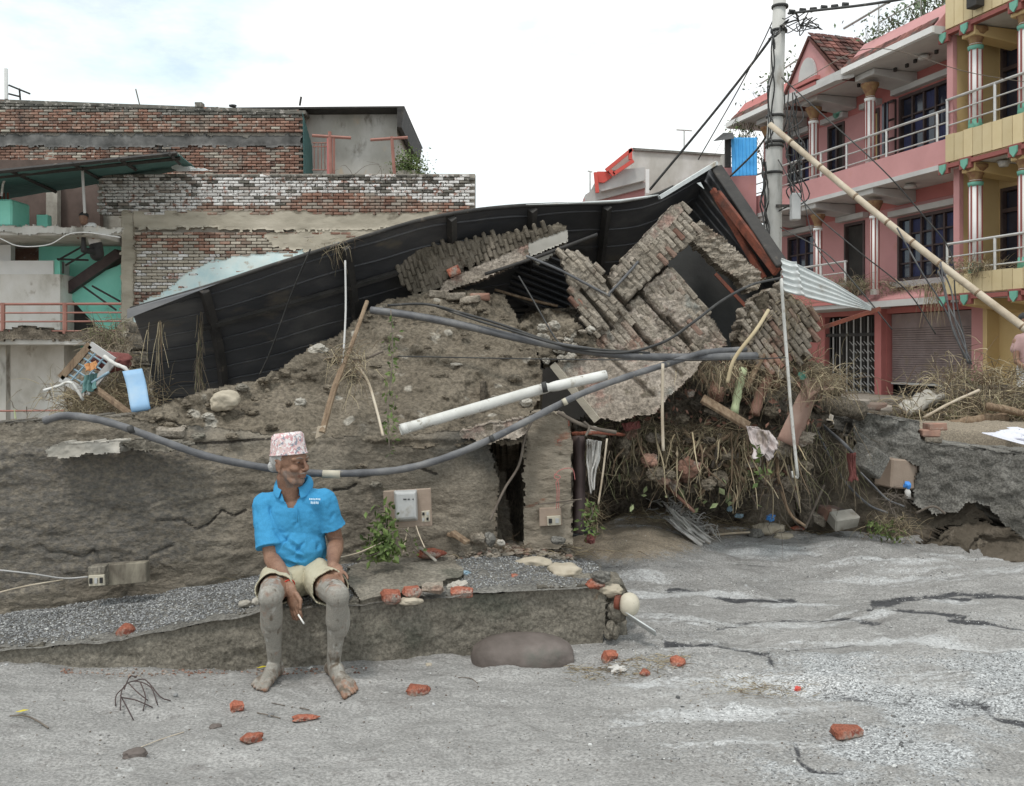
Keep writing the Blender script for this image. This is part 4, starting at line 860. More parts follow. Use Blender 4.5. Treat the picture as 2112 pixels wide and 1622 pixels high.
# ================================================================== RETAINING WALL AT THE RIGHT
rw = empty('retaining_wall', P(1950, 1000, 7.4), 'thick rough concrete wall with a ragged undercut base at the right', 'wall')
Yr2 = lambda u, v: np.interp(u, [1700, 1900, 2112, 2500, 3000], [7.5, 7.4, 6.9, 6.1, 5.3])
sheet('concrete_face', [(1762, 852), (1830, 862), (1896, 872), (1898, 905), (1920, 916), (2000, 926), (2112, 938), (2500, 985), (3000, 1040), (3000, 1500), (2300, 1300), (2180, 1190), (2112, 1130), (2075, 1085), (2040, 1045), (1998, 1036), (1975, 1058), (1925, 1062), (1885, 1040), (1893, 962), (1850, 945), (1810, 938), (1795, 950), (1775, 935), (1760, 905)], Yr2, 3.2, .45, m_conc, rw, .025, 3, seed=51, dispf=lambda u, v, x, z: .02*fbm(x*14, z*14, 0, 3, 3))
us = np.arange(1890, 3000, 8.0); tt = np.linspace(0, 1, 10); U, T = np.meshgrid(us, tt); Yt = Yr2(U, 0)+T*.5
vt = np.interp(U, [1890, 1920, 2000, 2112, 2500, 3000], [908, 916, 926, 938, 985, 1040]); zt = CZ-(vt-CY)/F*Yr2(U, 0)-.005+.03*T+.01*fbm(U/30, T*3, 0, 3, 4)
xt = (U-CX)/F*Yr2(U, 0)+.0*T; i0 = (np.arange(9)[:, None]*len(us)+np.arange(len(us)-1)[None]).ravel()
npmesh('silted_top', np.stack([xt, Yt, zt], -1).reshape(-1, 3), np.stack([i0, i0+1, i0+len(us)+1, i0+len(us)], -1), m_conc, rw)
m_soil = mat('exposed_brown_soil', [(.085, .07, .052), (.13, .108, .082), (.18, .15, .118)], 4, .95, 1.0, 22, bdist=.03, coord='world')
sheet('undercut_soil', [(1655, 880), (1770, 900), (1890, 940), (2000, 960), (2250, 1100), (2400, 1500), (2112, 1400), (1900, 1200), (1650, 1180)], lambda u, v: Yr2(u, v)+.20-.0012*np.maximum(v-1000, 0), 5, .5, m_soil, rw, .06, 3.5, seed=52)
sheet('soil_bank', [(1880, 1120), (1960, 1085), (2030, 1075), (2090, 1100), (2250, 1190), (2250, 1300), (1900, 1180)], lambda u, v: Yr2(u, v)+.05-.0025*(v-1080), 5, .3, m_soil, rw, .12, 5, seed=53)
for i, (u, v, w_, h_, m_) in enumerate([(1928, 880, .15, .06, m_brickold), (1915, 893, .15, .06, m_brickold), (1800, 838, .2, .06, m_brickold), (1770, 830, .15, .05, m_brickold), (1822, 842, .1, .05, m_brickold), (1920, 906, .14, .05, m_brickmud)]):
    me = random.choice(bmeshes(.15, .055, .12, m_)); o = mkobj('brick', me, rw); o.location = P(u, v, 7.45)-origin(rw); o.scale = (w_/.15, 1, h_/.055)
# blocks in the broken hole
def block(name, u, v, Y, s, rot, material, label, cat, group=None, bev=.012):
    mb = MB().box((0, 0, 0), s, None, .008); o = mb.build(name, material, None, False, bev); o.location = P(u, v, Y); o.rotation_euler = rot; return tag(o, label, cat, group)
block('concrete_block', 1790, 950, 7.2, (.2, .22, .2), (.1, .55, .5), m_conc, 'square grey concrete block tipped out of the hole in the retaining wall', 'concrete block')
block('mud_block', 1850, 975, 7.5, (.26, .2, .24), (.05, .08, .3), m_board, 'flat faced brown block inside the hole of the retaining wall', 'block')
block('paving_slab', 1740, 1072, 7.3, (.21, .13, .12), (.45, -.12, .15), m_concpale, 'pale grey slab leaning at the foot of the debris bank', 'slab')
block('brick_block', 1712, 1058, 7.45, (.17, .13, .1), (.2, .1, .4), m_brickold, 'dusty orange brick block behind the pale slab', 'brick')
block('brick_block', 1688, 1070, 7.45, (.13, .1, .08), (.1, .3, -.4), m_brickmud, 'muddy brick left of the pale slab', 'brick')
for u, v, s, la, m_ in [(1590, 1096, (.26, .2, .1), 'cream rock at the edge of the silt below the hanging straw', m_stone), (1562, 1104, (.14, .12, .08), 'bluish grey stone left of the cream rock', m_conc), (1650, 1090, (.12, .08, .04), 'orange brick shard right of the cream rock', m_brick), (1620, 1108, (.16, .1, .05), 'flat buff stone in front of the cream rock', m_stone),
                        (1820, 1078, (.32, .2, .1), 'mossy stone slab by the bag of rubbish under the retaining wall', m_ledge), (1980, 1118, (.3, .2, .16), 'muddy lump of rubble at the right wall foot', m_darkmud), (2040, 1125, (.26, .2, .12), 'muddy lump nearest the right edge of the picture', m_darkmud)]:
    q = PG(u, v+6); o = rock('stone', q+Vector((0, .05, s[2]*.3)), s, m_, None, .3, .2, 1.5, int(u)); tag(o, la, 'stone')
sheet('soil_face', [(1640, 1000), (1700, 880), (1764, 900), (1770, 1060), (1650, 1080)], lambda u, v: 7.75+0*u, 6, .3, m_darkmud, rw, .1, 3, seed=58)
# ================================================================== BACKGROUND BUILDINGS
def rb(mb, u0, v0, u1, v1, Y, d=.1):
    """box whose front face fills u0..u1, v0..v1 at distance Y"""
    a = P(u0, v1, Y); b = P(u1, v0, Y); return mb.bb((a.x, Y, a.z), (b.x, Y+d, b.z))
def uvof(x, z, Y): return CX+x/Y*F, CY-(z-CZ)/Y*F
# ---------- front left house
Yh = 22.0
ho = empty('brick_house', P(400, 860, Yh), 'old house with whitewashed brick parapet, teal stair recess and balconies at the left', 'house')
x0, z1 = P(205, 358, Yh).x, P(0, 358, Yh).z; x1, z0 = P(980, 442, Yh).x, P(0, 442, Yh).z
def mwhite(s_, t_):
    u, v = uvof(x0+s_, z0+t_, Yh); n_ = float(vn(u/70, v/25, 0, 4))+.5*float(vn(u/20, v/9, 0, 5)); red = interp(u, [(200, 470), (420, 425), (560, 425), (650, 400), (760, 405), (850, 415), (980, 425)])
    if v < 366+9*n_+(6 if u > 560 else 0): return m_brickdark if random.random() < .8 else m_brickwhite
    if v > red+8*n_ : return m_brickold
    return m_brickwhite if random.random() > .06+.3*(u > 700)*(v < 400)+.1*(n_ > .4) else m_brickdark
brickwork(ho, (x0+.1, Yh-.04, z0), (1, 0, 0), (0, 0, 1), lambda s_, t_: True, (0, x1-x0-.2), (0, z1-z0-.04), mwhite, H=.06, gap=.015, maxn=150, jit=.012)
mb = MB(); rb(mb, 204, 359, 980, 442, Yh, .3); mb.build('mortar', m_mortar, ho)
xb0, zb0 = P(272, 0, Yh).x, P(0, 690, Yh).z; xb1, zb1 = P(960, 0, Yh).x, P(0, 478, Yh).z
def mred(s_, t_):
    u, v = uvof(xb0+s_, zb0+t_, Yh); n_ = float(vn(u/60, v/30, 0, 7))+.5*float(vn(u/15, v/9, 0, 8))
    if 520+14*n_ < v < 600 and u < 460+40*n_: return m_brickwhite if random.random() < .4 else m_mortarb
    return m_brickold if random.random() < .6 else m_mortarb
m_mortarb = mat('cement_smeared_brick', [(.36, .32, .26), (.5, .45, .38)], 5, .9, .4, 40, coord='world', rnd=.2)
brickwork(ho, (xb0, Yh-.02, zb0), (1, 0, 0), (0, 0, 1), lambda s_, t_: uvof(xb0+s_, zb0+t_, Yh)[1] > 470, (0, xb1-xb0), (0, zb1-zb0), mred, H=.06, gap=.015, maxn=150, jit=.012, pri=lambda p: -p[1]+.15*p[0])
mb = MB(); rb(mb, 250, 440, 965, 900, Yh+.02, .4); mb.build('wall', m_mortar, ho)
sheet('cement_beam', [(250, 436), (560, 434), (700, 442), (905, 436), (930, 445), (905, 462), (800, 472), (640, 478), (500, 474), (400, 470), (330, 474), (250, 470)], lambda u, v: Yh-.10+0*u, 5, .1, m_beam, ho, .015, 1.5, seed=61)
sheet('cement_beam', [(250, 440), (276, 440), (278, 560), (272, 700), (250, 700)], lambda u, v: Yh-.13+0*u, 5, .15, m_beam, ho, .02, 1.5, seed=62)
sheet('wall_plaster', [(264, 660), (290, 625), (345, 598), (385, 566), (425, 542), (500, 526), (600, 520), (640, 508), (700, 500), (700, 650), (270, 680)], lambda u, v: Yh-.09+0*u, 4, .07, m_skyplaster, ho, .012, 1.5, seed=63)
sheet('wall_plaster', [(540, 480), (600, 478), (900, 455), (900, 480), (640, 520), (560, 512)], lambda u, v: Yh-.09+0*u, 5, .07, m_beam, ho, .03, 2, seed=64)
# balconies
def slab(v0, v1, Y0, name, u0=-260, u1=248):
    a = P(u0, v1, Y0); b = P(u1, v0, Y0); bX = P(u1, v0, Yh).x
    MB().bb((a.x, Y0, a.z), (bX, Yh+1.8, b.z)).build(name, m_plasterg, ho, False, .02)
slab(470, 486, 20.6, 'balcony_slab'); slab(690, 712, 20.6, 'balcony_slab')
sheet('mossy_edge', [(-200, 468), (100, 466), (252, 470), (250, 480), (120, 484), (0, 480), (-200, 486)], lambda u, v: 20.55+0*u, 3, .08, m_plasterg, ho, .02, 3, seed=65)
sheet('silt_layer', [(-200, 690), (0, 686), (40, 672), (90, 678), (130, 686), (180, 680), (250, 690), (250, 700), (-200, 702)], lambda u, v: 20.55+0*u, 4, .6, m_darkmud, ho, .04, 3, seed=66)
mb = MB(); rb(mb, -260, 330, 206, 480, 24.2, .2); mb.build('upper_back_wall', m_brickshade, ho)
mb = MB(); rb(mb, 95, 370, 118, 470, 23.9, .2); mb.build('pillar', m_mortar, ho)
mb = MB(); rb(mb, 80, 505, 252, 720, 22.75, .2); mb.build('teal_wall', m_teal, ho)
mb = MB(); rb(mb, 22, 505, 80, 545, 23.2, .2); mb.build('brick_infill', m_brickold, ho)
mb = MB(); rb(mb, -260, 505, 22, 545, 22.2, .2); mb.build('white_wall', m_whitep, ho)
mb = MB(); rb(mb, -260, 538, 110, 566, 21.95, 1.2); mb.build('painted_band', m_whitep, ho)
mb = MB(); rb(mb, -260, 566, 124, 700, 21.9, 1.2); mb.build('plaster_wall', m_dirtywhite, ho)
mb = MB(); rb(mb, 110, 536, 124, 590, 22.0, .2); mb.build('teal_pier', m_teal, ho)
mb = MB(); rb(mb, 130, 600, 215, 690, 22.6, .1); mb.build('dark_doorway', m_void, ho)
MB().bar(P(132, 606, 22.5), P(250, 524, 22.5), .4, .24, up=(0, 0, 1)).build('stair_flight', m_brownw, ho)
MB().prism([P(u, v, 22.5) for u, v in [(124, 595), (252, 545), (252, 700), (215, 690), (150, 620)]], (0, .1, 0)).build('stair_side', m_teal, ho)
for a, b in (((120, 537), (172, 508)), ((135, 548), (190, 515)), ((118, 535), (182, 537)), ((130, 540), (130, 565)), ((190, 590), (248, 622)), ((170, 590), (240, 640))):
    MB().tube([P(*a, 21.9), P(*b, 21.9)], .025, 5).build('stair_rail', m_steel, ho)
# red railings
rl = ho
for v in (627, 645, 663, 683): MB().tube([P(-250, v+2, 20.6), P(250, v, 20.6)], .02 if v > 630 else .03, 5).build('rail', m_redrail, ho)
for u in (6, 134): MB().tube([P(u, 625, 20.6), P(u, 692, 20.6)], .05, 6).build('rail_post', m_redrail, ho)
for v in (847, 869): MB().tube([P(-250, v+3, 19), P(132, v, 19)], .02, 5).build('rail', m_redrail, ho)
MB().tube([P(30, 845, 19), P(34, 880, 19)], .02, 5).build('rail', m_green, ho)
mb = MB(); rb(mb, -260, 712, 132, 905, 21.9, 1.2); mb.build('lower_plaster_wall', m_dirtywhite, ho)
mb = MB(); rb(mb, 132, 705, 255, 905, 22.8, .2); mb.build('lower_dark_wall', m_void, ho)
mb = MB(); rb(mb, 134, 790, 160, 840, 22.5, .2); mb.build('teal_door', m_teal, ho)
mb = MB(); rb(mb, 0, 712, 12, 890, 21.2, .2); mb.build('corner_post', m_plasterg, ho)
# canopy
quadsheet('canopy_sheet', [(-200, 375, 19.6), (365, 316, 19.8), (402, 346, 22.9), (-200, 446, 23.4)], 60, 14, .02, m_tealsheet, ho, axis_=2)
for a, b in (((-200, 374, 19.6), (365, 317, 19.8)), ((-200, 385, 20.2), (372, 326, 20.4))): MB().tube([P(*a), P(*b)], .05, 4).build('canopy_purlin', m_steel, ho)
for a, b in (((20, 352, 19.7), (115, 396, 22.9)), ((150, 338, 19.7), (215, 375, 22.5)), ((245, 328, 19.7), (280, 350, 21.2)), ((350, 318, 19.7), (370, 338, 21.2))): MB().tube([P(*a), P(*b)], .045, 4).build('canopy_rafter', m_steel, ho)
MB().tube([P(170, 352, 20.5), P(175, 440, 20.5)], .03, 6).build('canopy_post', m_greyp, ho)
quadsheet('loose_sheet', [(352, 345, 21.6), (360, 340, 21.6), (440, 352, 21.6), (365, 352, 21.6)], 30, 3, .02, m_zinc, ho, axis_=2)
MB().box(P(40, 500, 20.5), (.01, .01, .01)).build('hook', m_steel, ho)
cable('washing_line', [(0, 492, 20.5), (40, 508, 20.5), (100, 505, 20.5), (140, 484, 20.5), (180, 480, 20.5), (248, 490, 20.5)], .012, m_whitep, 'thin pale line sagging under the upper left balcony', 'line')
tk = empty('water_tank', P(5, 467, 20.7), 'turquoise painted tank block at the left edge of the upper balcony', 'tank')
mb = MB(); rb(mb, -60, 411, 24, 467, 20.7, .8); mb.build('body', m_teal, tk, False, .04)
for u in (0, 8, 16): MB().tube([P(u, 412, 21), P(u, 398, 21)], .02, 5).build('rod', m_rust, tk)
MB().tube([P(3, 405, 20.8), P(6, 380, 20.8), P(18, 352, 20.8)], .025, 6).build('pipe', m_pvc, tk)
block('turquoise_post', 91, 457, 21.5, (.26, .2, .28), (0, 0, 0), m_teal, 'small turquoise post on the upper left balcony', 'post')
# ---------- upper brick house behind
Yu = 24.5
hu = empty('upper_brick_house', P(400, 860, Yu), 'tall unplastered brick house with grey plastered roof room behind the whitewashed parapet', 'house')
xa, za = P(-160, 0, Yu).x, P(0, 372, Yu).z; xc = P(622, 0, Yu).x
topv = lambda u: 205+(u-0)*.037
def mup(s_, t_):
    u, v = uvof(xa+s_, za+t_, Yu); n_ = float(vn(u/60, v/20, 0, 9))
    if v < topv(u)+18+7*n_: return m_brickdark
    if abs(v-(288-u*.00)) < 13+4*n_: return m_brickdark
    return m_brickold if random.random() > .05 else m_mortarb
brickwork(hu, (xa, Yu-.04, za), (1, 0, 0), (0, 0, 1), lambda s_, t_: (uvof(xa+s_, za+t_, Yu)[1] > topv(uvof(xa+s_, 0, Yu)[0])+3) and abs(uvof(xa+s_, za+t_, Yu)[1]-287) > 10, (0, xc-xa), (0, 2.4), mup, H=.06, gap=.016, maxn=250, jit=.012)
MB().prism([P(-160, topv(-160)+2, Yu), P(622, topv(622)+2, Yu), P(622, 900, Yu), P(-160, 900, Yu)], (0, 5, 0)).build('wall', m_mortar, hu)
sheet('cement_band', [(-160, 276), (622, 280), (622, 300), (400, 302), (200, 304), (-160, 300)], lambda u, v: Yu-.12+0*u, 4, .1, mat('sooty_cement_band', [(.06, .058, .055), (.13, .125, .12), (.22, .21, .2)], 2.5, .95, .4, 20, coord='world'), hu, .02, 2, seed=67)
sheet('cement_pier', [(95, 300), (112, 300), (112, 372), (95, 372)], lambda u, v: Yu-.1+0*u, 4, .1, m_mortar, hu, .02, 2, seed=68)
MB().prism([P(-160, topv(-160), Yu-.1), P(630, topv(630), Yu-.1), P(630, topv(630)+7, Yu-.1), P(-160, topv(-160)+7, Yu-.1)], (0, .5, 0)).build('coping', m_brickdark, hu)
mb = MB(); rb(mb, 624, 222, 819, 380, Yu+.6, 4); mb.build('roof_room', m_plasterg, hu)
MB().prism([P(480, 222, Yu-.0), P(834, 219, Yu-.1), P(834, 222, Yu-.1), P(480, 226, Yu)], (0, 5, 0)).build('roof_slab', m_steel, hu)
MB().prism([P(819, 222, Yu-.1), P(834, 220, Yu-.1), P(828, 263, Yu-.1), P(819, 262, Yu-.1)], (0, 4.8, 0)).build('roof_edge', m_steel, hu)
quadsheet('side_awning', [(624, 232, Yu-.2), (626, 360, Yu-.3), (645, 358, Yu+.5), (643, 300, Yu+.5)], 30, 5, .03, m_tealsheet, hu)
for u in (648, 656, 663, 670): MB().tube([P(u, 295, Yu), P(u, 352, Yu)], .012, 4).build('gate_bar', m_redrail, hu)
for v in (295, 303, 351): MB().tube([P(644, v, Yu), P(674, v, Yu)], .015, 4).build('gate_bar', m_redrail, hu)
mb = MB(); rb(mb, 674, 282, 684, 362, Yu-.1, .1); mb.build('gate_post', m_pinkd, hu)
for k, (c, l, r_) in enumerate([((680, 272, 361), (644, 280), (724, 285)), ((808, 282, 366), (764, 289), (841, 284))]):
    tp = empty('clothes_line_post', P(c[0], c[2], 23), ['rusty red T shaped post on the roof, left one by the pink gate', 'rusty red T shaped post on the roof, right one beside the shrub'][k], 'post', 'T shaped roof posts')
    MB().tube([P(c[0], c[1], 23), P(c[0]+3+3*k, c[2], 23)], .045, 6).build('upright', m_redrail, tp); MB().tube([P(*l, 23), P(*r_, 23)], .04, 6).build('crossbar', m_redrail, tp)
    if k == 0: MB().tube([P(689, 284, 23), P(689, 362, 23)], .03, 5).build('brace', m_redrail, tp)
# roof bits
an = empty('roof_antenna', P(40, 205, Yu), 'small bent TV antenna on the far left brick roof', 'antenna')
for a, b in (((18, 176), (62, 194)), ((18, 194), (42, 200)), ((40, 183), (42, 206))): MB().tube([P(*a, Yu), P(*b, Yu)], .025, 5).build('rod', m_steel, an)
o = MB().tube([P(12, 142, Yu), P(13, 205, Yu)], .05, 6).build('white_pipe', m_whitep); tag(o, 'white upright pipe at the far left of the brick roof', 'pipe')
o = MB().tube([P(280, 184, Yu), P(288, 216, Yu)], .018, 5).build('iron_rod', m_twig); tag(o, 'thin leaning iron rod on the brick roof', 'rod')
o = MB().tube([P(618, 218, Yu), P(621, 200, Yu)], .03, 5).build('iron_rod', m_steel); tag(o, 'short dark rod at the corner of the roof room', 'rod')
block('roof_brick', 412, 218, Yu-.05, (.2, .2, .13), (0, 0, 0), m_brickdark, 'dark brick standing on the long roof parapet', 'brick')
o = rock('roof_shoe', P(480, 219, Yu-.05), (.2, .1, .08), m_black, None, .3, .3, 2, 3); tag(o, 'small dark lump lying on the roof parapet right of the dark brick', 'lump')
sh = empty('roof_shrub', P(848, 368, 24), 'round green shrub on the roof behind the right T shaped post', 'shrub')
pts = np.array([P(846, 345, 24)[:]])+RNG.normal(0, .2, (1800, 3))*np.array([1.1, .8, .95]); leaves('foliage', pts, .075, m_leaf, sh)
MB().tube([P(848, 372, 24), P(846, 345, 24)], .04, 6).build('stem', m_twig, sh)
mb = MB(); rb(mb, 820, 352, 858, 372, 23.8, .3); o = mb.build('planter', m_mortar, sh)
# creepers on whitewashed wall
st_ = [P(random.uniform(560, 900), 370, 21.9)[:] for _ in range(60)]; o = strands('dry_creeper', st_, RNG.normal(0, 1, (60, 3))*[1, .1, .6], RNG.uniform(.3, .9, 60), np.full(60, .008), m_twig, None, .9, 1.2, 7); tag(o, 'dry grey creeper stems hanging over the whitewashed parapet', 'creeper')
# ---------- distant building in the middle
mbld = empty('grey_house', P(1350, 430, 34), 'distant grey plastered house with red trimmed stair balcony left of the pole', 'house')
MB().prism([P(1305, 305, 34), P(1492, 318, 34), P(1492, 500, 34), P(1305, 500, 34)], (0, 6, 0)).build('wall', m_plasterg, mbld)
MB().prism([P(1305, 305, 33.9), P(1495, 318, 33.9), P(1495, 322, 33.9), P(1305, 310, 33.9)], (0, .3, 0)).build('coping', m_conc, mbld)
MB().prism([P(1205, 408, 32), P(1330, 375, 32), P(1330, 500, 32), P(1205, 500, 32)], (0, 4, 0)).build('lower_wall', m_pink, mbld)
MB().prism([P(1207, 402, 31.8), P(1225, 390, 31.8), P(1335, 376, 31.8), P(1335, 386, 31.8), P(1207, 420, 31.8)], (0, 1, 0)).build('ledge', m_greyp, mbld)
MB().prism([P(1225, 380, 31.5), P(1240, 355, 31.5), P(1330, 345, 31.5), P(1330, 372, 31.5), P(1240, 395, 31.5)], (0, 1.5, 0)).build('stair_soffit', m_greyp, mbld)
MB().prism([P(1230, 376, 31.4), P(1232, 354, 31.4), P(1252, 354, 31.4), P(1262, 366, 31.4), P(1246, 377, 31.4)], (0, .3, 0)).build('red_panel', m_redtrim, mbld)
for a, b in (((1250, 352), (1304, 308)), ((1265, 360), (1306, 332)), ((1258, 352), (1266, 362)), ((1228, 356), (1232, 398)), ((1300, 308), (1300, 330)), ((1335, 350), (1335, 400))): MB().bar(P(*a, 31.3), P(*b, 31.3), .12, .12).build('red_trim' if a[0] < 1330 else 'drain_pipe', m_redtrim if a[0] < 1330 else m_whitep, mbld)
MB().prism([P(1250, 355, 31.5), P(1302, 312, 31.5), P(1305, 330, 31.5), P(1262, 362, 31.5)], (0, .1, 0)).build('balustrade', m_plasterg, mbld)
for u, v0, v1, w_, la in [(1411, 268, 304, 16, 'T shaped antenna above the distant grey house'), (1217, 353, 398, 5, 'small antenna left of the distant grey house')]:
    an = empty('roof_antenna', P(u, v1, 33), la, 'antenna'); MB().tube([P(u, v0, 33), P(u, v1+6, 33)], .03, 5).build('mast', m_rail, an); MB().tube([P(u-w_, v0, 33), P(u+w_, v0+2, 33)], .03, 5).build('crossbar', m_rail, an)

# ---------- pink and yellow terrace
FO = Vector((8.76, 18.5, 0)); FA = Vector((-.281, .96, 0)).normalized(); FBv = Vector((-.96, -.281, 0)).normalized(); FR = Matrix((FA, FBv*-1, Vector((0, 0, 1)))).transposed()
def B(a, b, z): return FO+FA*a+FBv*b+Vector((0, 0, z))
FROT = Matrix((FA, FBv, Vector((0, 0, 1)))).transposed()
def fb(mb, a0, a1, b0, b1, z0, z1): return mb.box(B((a0+a1)/2, (b0+b1)/2, (z0+z1)/2), (abs(a1-a0), abs(b1-b0), abs(z1-z0)), FROT)
def fpart(name, par, m_, *r, bevel=0):
    mb = MB()
    for q in r: fb(mb, *q)
    return mb.build(name, m_, par, False, bevel)
pk = empty('pink_house', B(4, -2, .4), 'pink three storey house with steel balcony rails, a gable and a roller shutter', 'house')
yl = empty('yellow_house', B(-2, -2, .4), 'ochre yellow house with cream clad balconies and green capped columns at the right edge', 'house')
def wall_open(name, par, m_, a0, a1, z0, z1, ops, b=-1.2, th=.18):
    mb = MB(); cur = a0
    for (oa0, oa1, oz0, oz1) in sorted(ops):
        if oa0 > cur: fb(mb, cur, oa0, b-th, b, z0, z1)
        if oz0 > z0: fb(mb, oa0, oa1, b-th, b, z0, oz0)
        if oz1 < z1: fb(mb, oa0, oa1, b-th, b, oz1, z1)
        cur = oa1
    if cur < a1: fb(mb, cur, a1, b-th, b, z0, z1)
    return mb.build(name, m_, par)
def window(par, a0, a1, z0, z1, n_, rows, b=-1.2, curtain=m_curtain, fr=m_brownw, door=False):
    w_ = fpart('door' if door else 'window', par, fr, (a0, a0+.06, b-.12, b+.03, z0, z1), (a1-.06, a1, b-.12, b+.03, z0, z1), (a0+.06, a1-.06, b-.12, b+.03, z1-.07, z1), (a0+.06, a1-.06, b-.12, b+.03, z0, z0+.06))
    W = (a1-a0-.12)/n_
    for i in range(n_):
        q0 = a0+.06+i*W
        if i: fpart('mullion', w_, fr, (q0-.025, q0+.025, b-.11, b+.01, z0+.06, z1-.07))
        for j in range(rows):
            hz = (z1-z0-.13)/rows; y0 = z0+.06+j*hz
            if j: fpart('glazing_bar', w_, fr, (q0+.025, q0+W-.025, b-.10, b-.0, y0-.018, y0+.018))
            fpart('pane', w_, m_glass if (i+j) % 3 else curtain, (q0+.025, q0+W-.025, b-.07, b-.055, y0+.018, y0+hz-.018))
        # window grille
    fpart('curtain', w_, curtain, (a0+.06, a1-.06, b-.16, b-.13, z0+.06, z1-.07))
    return w_
ups = [(1.3, 2.9, 6.15, 7.55), (3.6, 4.05, 5.7, 7.5), (4.95, 5.65, 5.7, 7.5), (6.4, 7.5, 6.1, 7.5)]
los = [(1.05, 2.95, 3.25, 4.72), (4.15, 4.95, 3.0, 4.85), (6.2, 7.5, 3.3, 4.8)]
wall_open('upper_wall', pk, m_pink, 0.06, 8.2, 5.36, 7.98, ups); wall_open('middle_wall', pk, m_pink, .06, 9.5, 2.65, 5.34, los)
wall_open('ground_wall', pk, m_pinkd, 0.06, 9.5, .0, 2.64, [(.55, 3.35, .3, 2.5), (3.62, 5.8, .3, 2.5)])
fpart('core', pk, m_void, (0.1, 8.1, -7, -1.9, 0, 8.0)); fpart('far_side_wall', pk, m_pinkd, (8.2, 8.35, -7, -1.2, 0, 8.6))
fpart('wall_strip', pk, m_pinkd, (.06, 8.2, -1.21, -1.19, 7.56, 7.98), (.06, 8.2, -1.21, -1.185, 5.0, 5.30))
window(pk, *ups[0], 4, 3); window(pk, *ups[2], 2, 1, door=True, curtain=m_void); window(pk, *ups[3], 3, 2)
d_ = window(pk, *ups[1], 1, 1, door=True, curtain=m_beigec); fpart('leaf', d_, m_beigec, (3.64, 4.01, -1.24, -1.2, 5.75, 7.1))
window(pk, *los[0], 5, 4); window(pk, *los[2], 3, 3); d_ = window(pk, *los[1], 1, 1, door=True, curtain=m_void); fpart('leaf', d_, m_beigec, (4.2, 4.5, -1.3, -1.26, 3.05, 4.3))
# open shutter leaf of the upper window
sl_ = MB()
for (q0, q1, r0, r1) in [(0, .05, 0, 1.35), (.5, .55, 0, 1.35), (.05, .5, 0, .06), (.05, .5, 1.29, 1.35), (.05, .5, .43, .47), (.05, .5, .87, .91), (.25, .29, .06, 1.29)]: fb(sl_, 2.93+q0*.5, 2.93+q1*.5, -1.14+q0*.8, -1.1+q0*.8, 6.17+r0, 6.17+r1)
so_ = sl_.build('shutter_leaf', m_brownw, pk); fpart('pane', so_, m_glass, (2.97, 3.18, -.95, -.93, 6.25, 7.45))
for a0, a1, z in [(1.1, 3.0, 7.6), (4.8, 5.75, 7.56), (3.5, 4.15, 7.56), (1.0, 3.1, 4.76), (4.0, 5.1, 4.9), (6.1, 7.6, 4.85), (6.3, 7.6, 7.55)]: fpart('lintel', pk, m_greyp, (a0, a1, -1.19, -1.02, z, z+.13))
fpart('sill', pk, m_greyp, (1.0, 3.0, -1.19, -1.0, 3.08, 3.22))
# slabs and fascias
fpart('balcony_slab', pk, m_greyp, (.06, 8.2, -1.19, -.06, 5.3, 5.5)); fpart('balcony_fascia', pk, m_pink, (.06, 8.2, -.09, 0, 5.38, 5.88)); fpart('fascia_trim', pk, m_greyp, (.06, 8.2, -.08, .05, 5.28, 5.38))
fpart('roof_slab', pk, m_greyp, (.06, 8.3, -7, .28, 7.98, 8.14)); fpart('roof_edge_trim', pk, m_whitep, (.06, 3.0, .28, .33, 8.0, 8.13)); fpart('roof_edge_trim', pk, m_whitep, (5.9, 8.3, .28, .33, 8.0, 8.13))
fpart('lower_slab', pk, m_greyp, (3.2, 9.4, -1.19, -.06, 2.62, 2.8)); fpart('lower_fascia', pk, m_pinkd, (3.2, 6.2, -.10, -.02, 2.72, 3.1))
MB().prism([B(.1, -1.19, 3.05), B(.1, -.35, 2.78), B(.1, -.35, 2.66), B(.1, -1.19, 2.66)], FA*3.1).build('sloping_ledge', m_pink, pk)
fpart('ledge_trim', pk, m_greyp, (.1, 3.3, -.35, -.25, 2.6, 2.74))
# bay brackets
for a in (2.63, 4.8, 6.9):
    for z, w_ in ((5.02, .3), (7.7, .34)):
        MB().prism([B(a-w_, -1.19, z), B(a-w_, -.02, z+.14), B(a-w_, -.02, z+.27), B(a-w_, -1.19, z+.27)], FA*2*w_).build('bracket', m_greyp, pk, False, .01)
def column(par, a, b, z0, z1, cap, body, stripe, r_=.105, foot=None):
    mb = MB().tube([B(a, b, z0), B(a, b, z1-.3)], r_, 14); c = mb.build('column', body, par, True)
    for k in range(7):
        t = 2*math.pi*k/7; p = Vector((math.cos(t), math.sin(t), 0))*(r_-.002); mb = MB().box(B(a, b, (z0+z1-.3)/2+.02)+p, (.03, .03, z1-z0-.5), Matrix.Rotation(t, 3, 'Z')); mb.build('stripe', stripe, c)
    pr = [(r_*1.05, z1-.36), (r_*1.15, z1-.33), (r_*.95, z1-.3), (r_*1.1, z1-.22), (r_*1.55, z1-.12), (r_*1.7, z1-.08), (r_*1.9, z1-.06), (r_*1.9, z1)]
    MB().tube([B(a, b, z) for _, z in pr], [q for q, _ in pr], 14).build('capital', m_capital, c, True)
    MB().tube([B(a, b, z1-.42), B(a, b, z1-.34)], [r_*1.12, r_*1.25], 14).build('collar', cap, c, True)
    if foot: MB().tube([B(a, b, z0), B(a, b, z0+.22)], [r_*1.2, r_*1.1], 14).build('foot', foot, c, True)
for a in (2.63, 4.8, 6.9):
    column(pk, a, -.18, 5.86, 7.72, m_whitep, m_whitep, m_redp); column(pk, a, -.3, 2.9, 5.04, m_whitep, m_whitep, m_redp, .095)
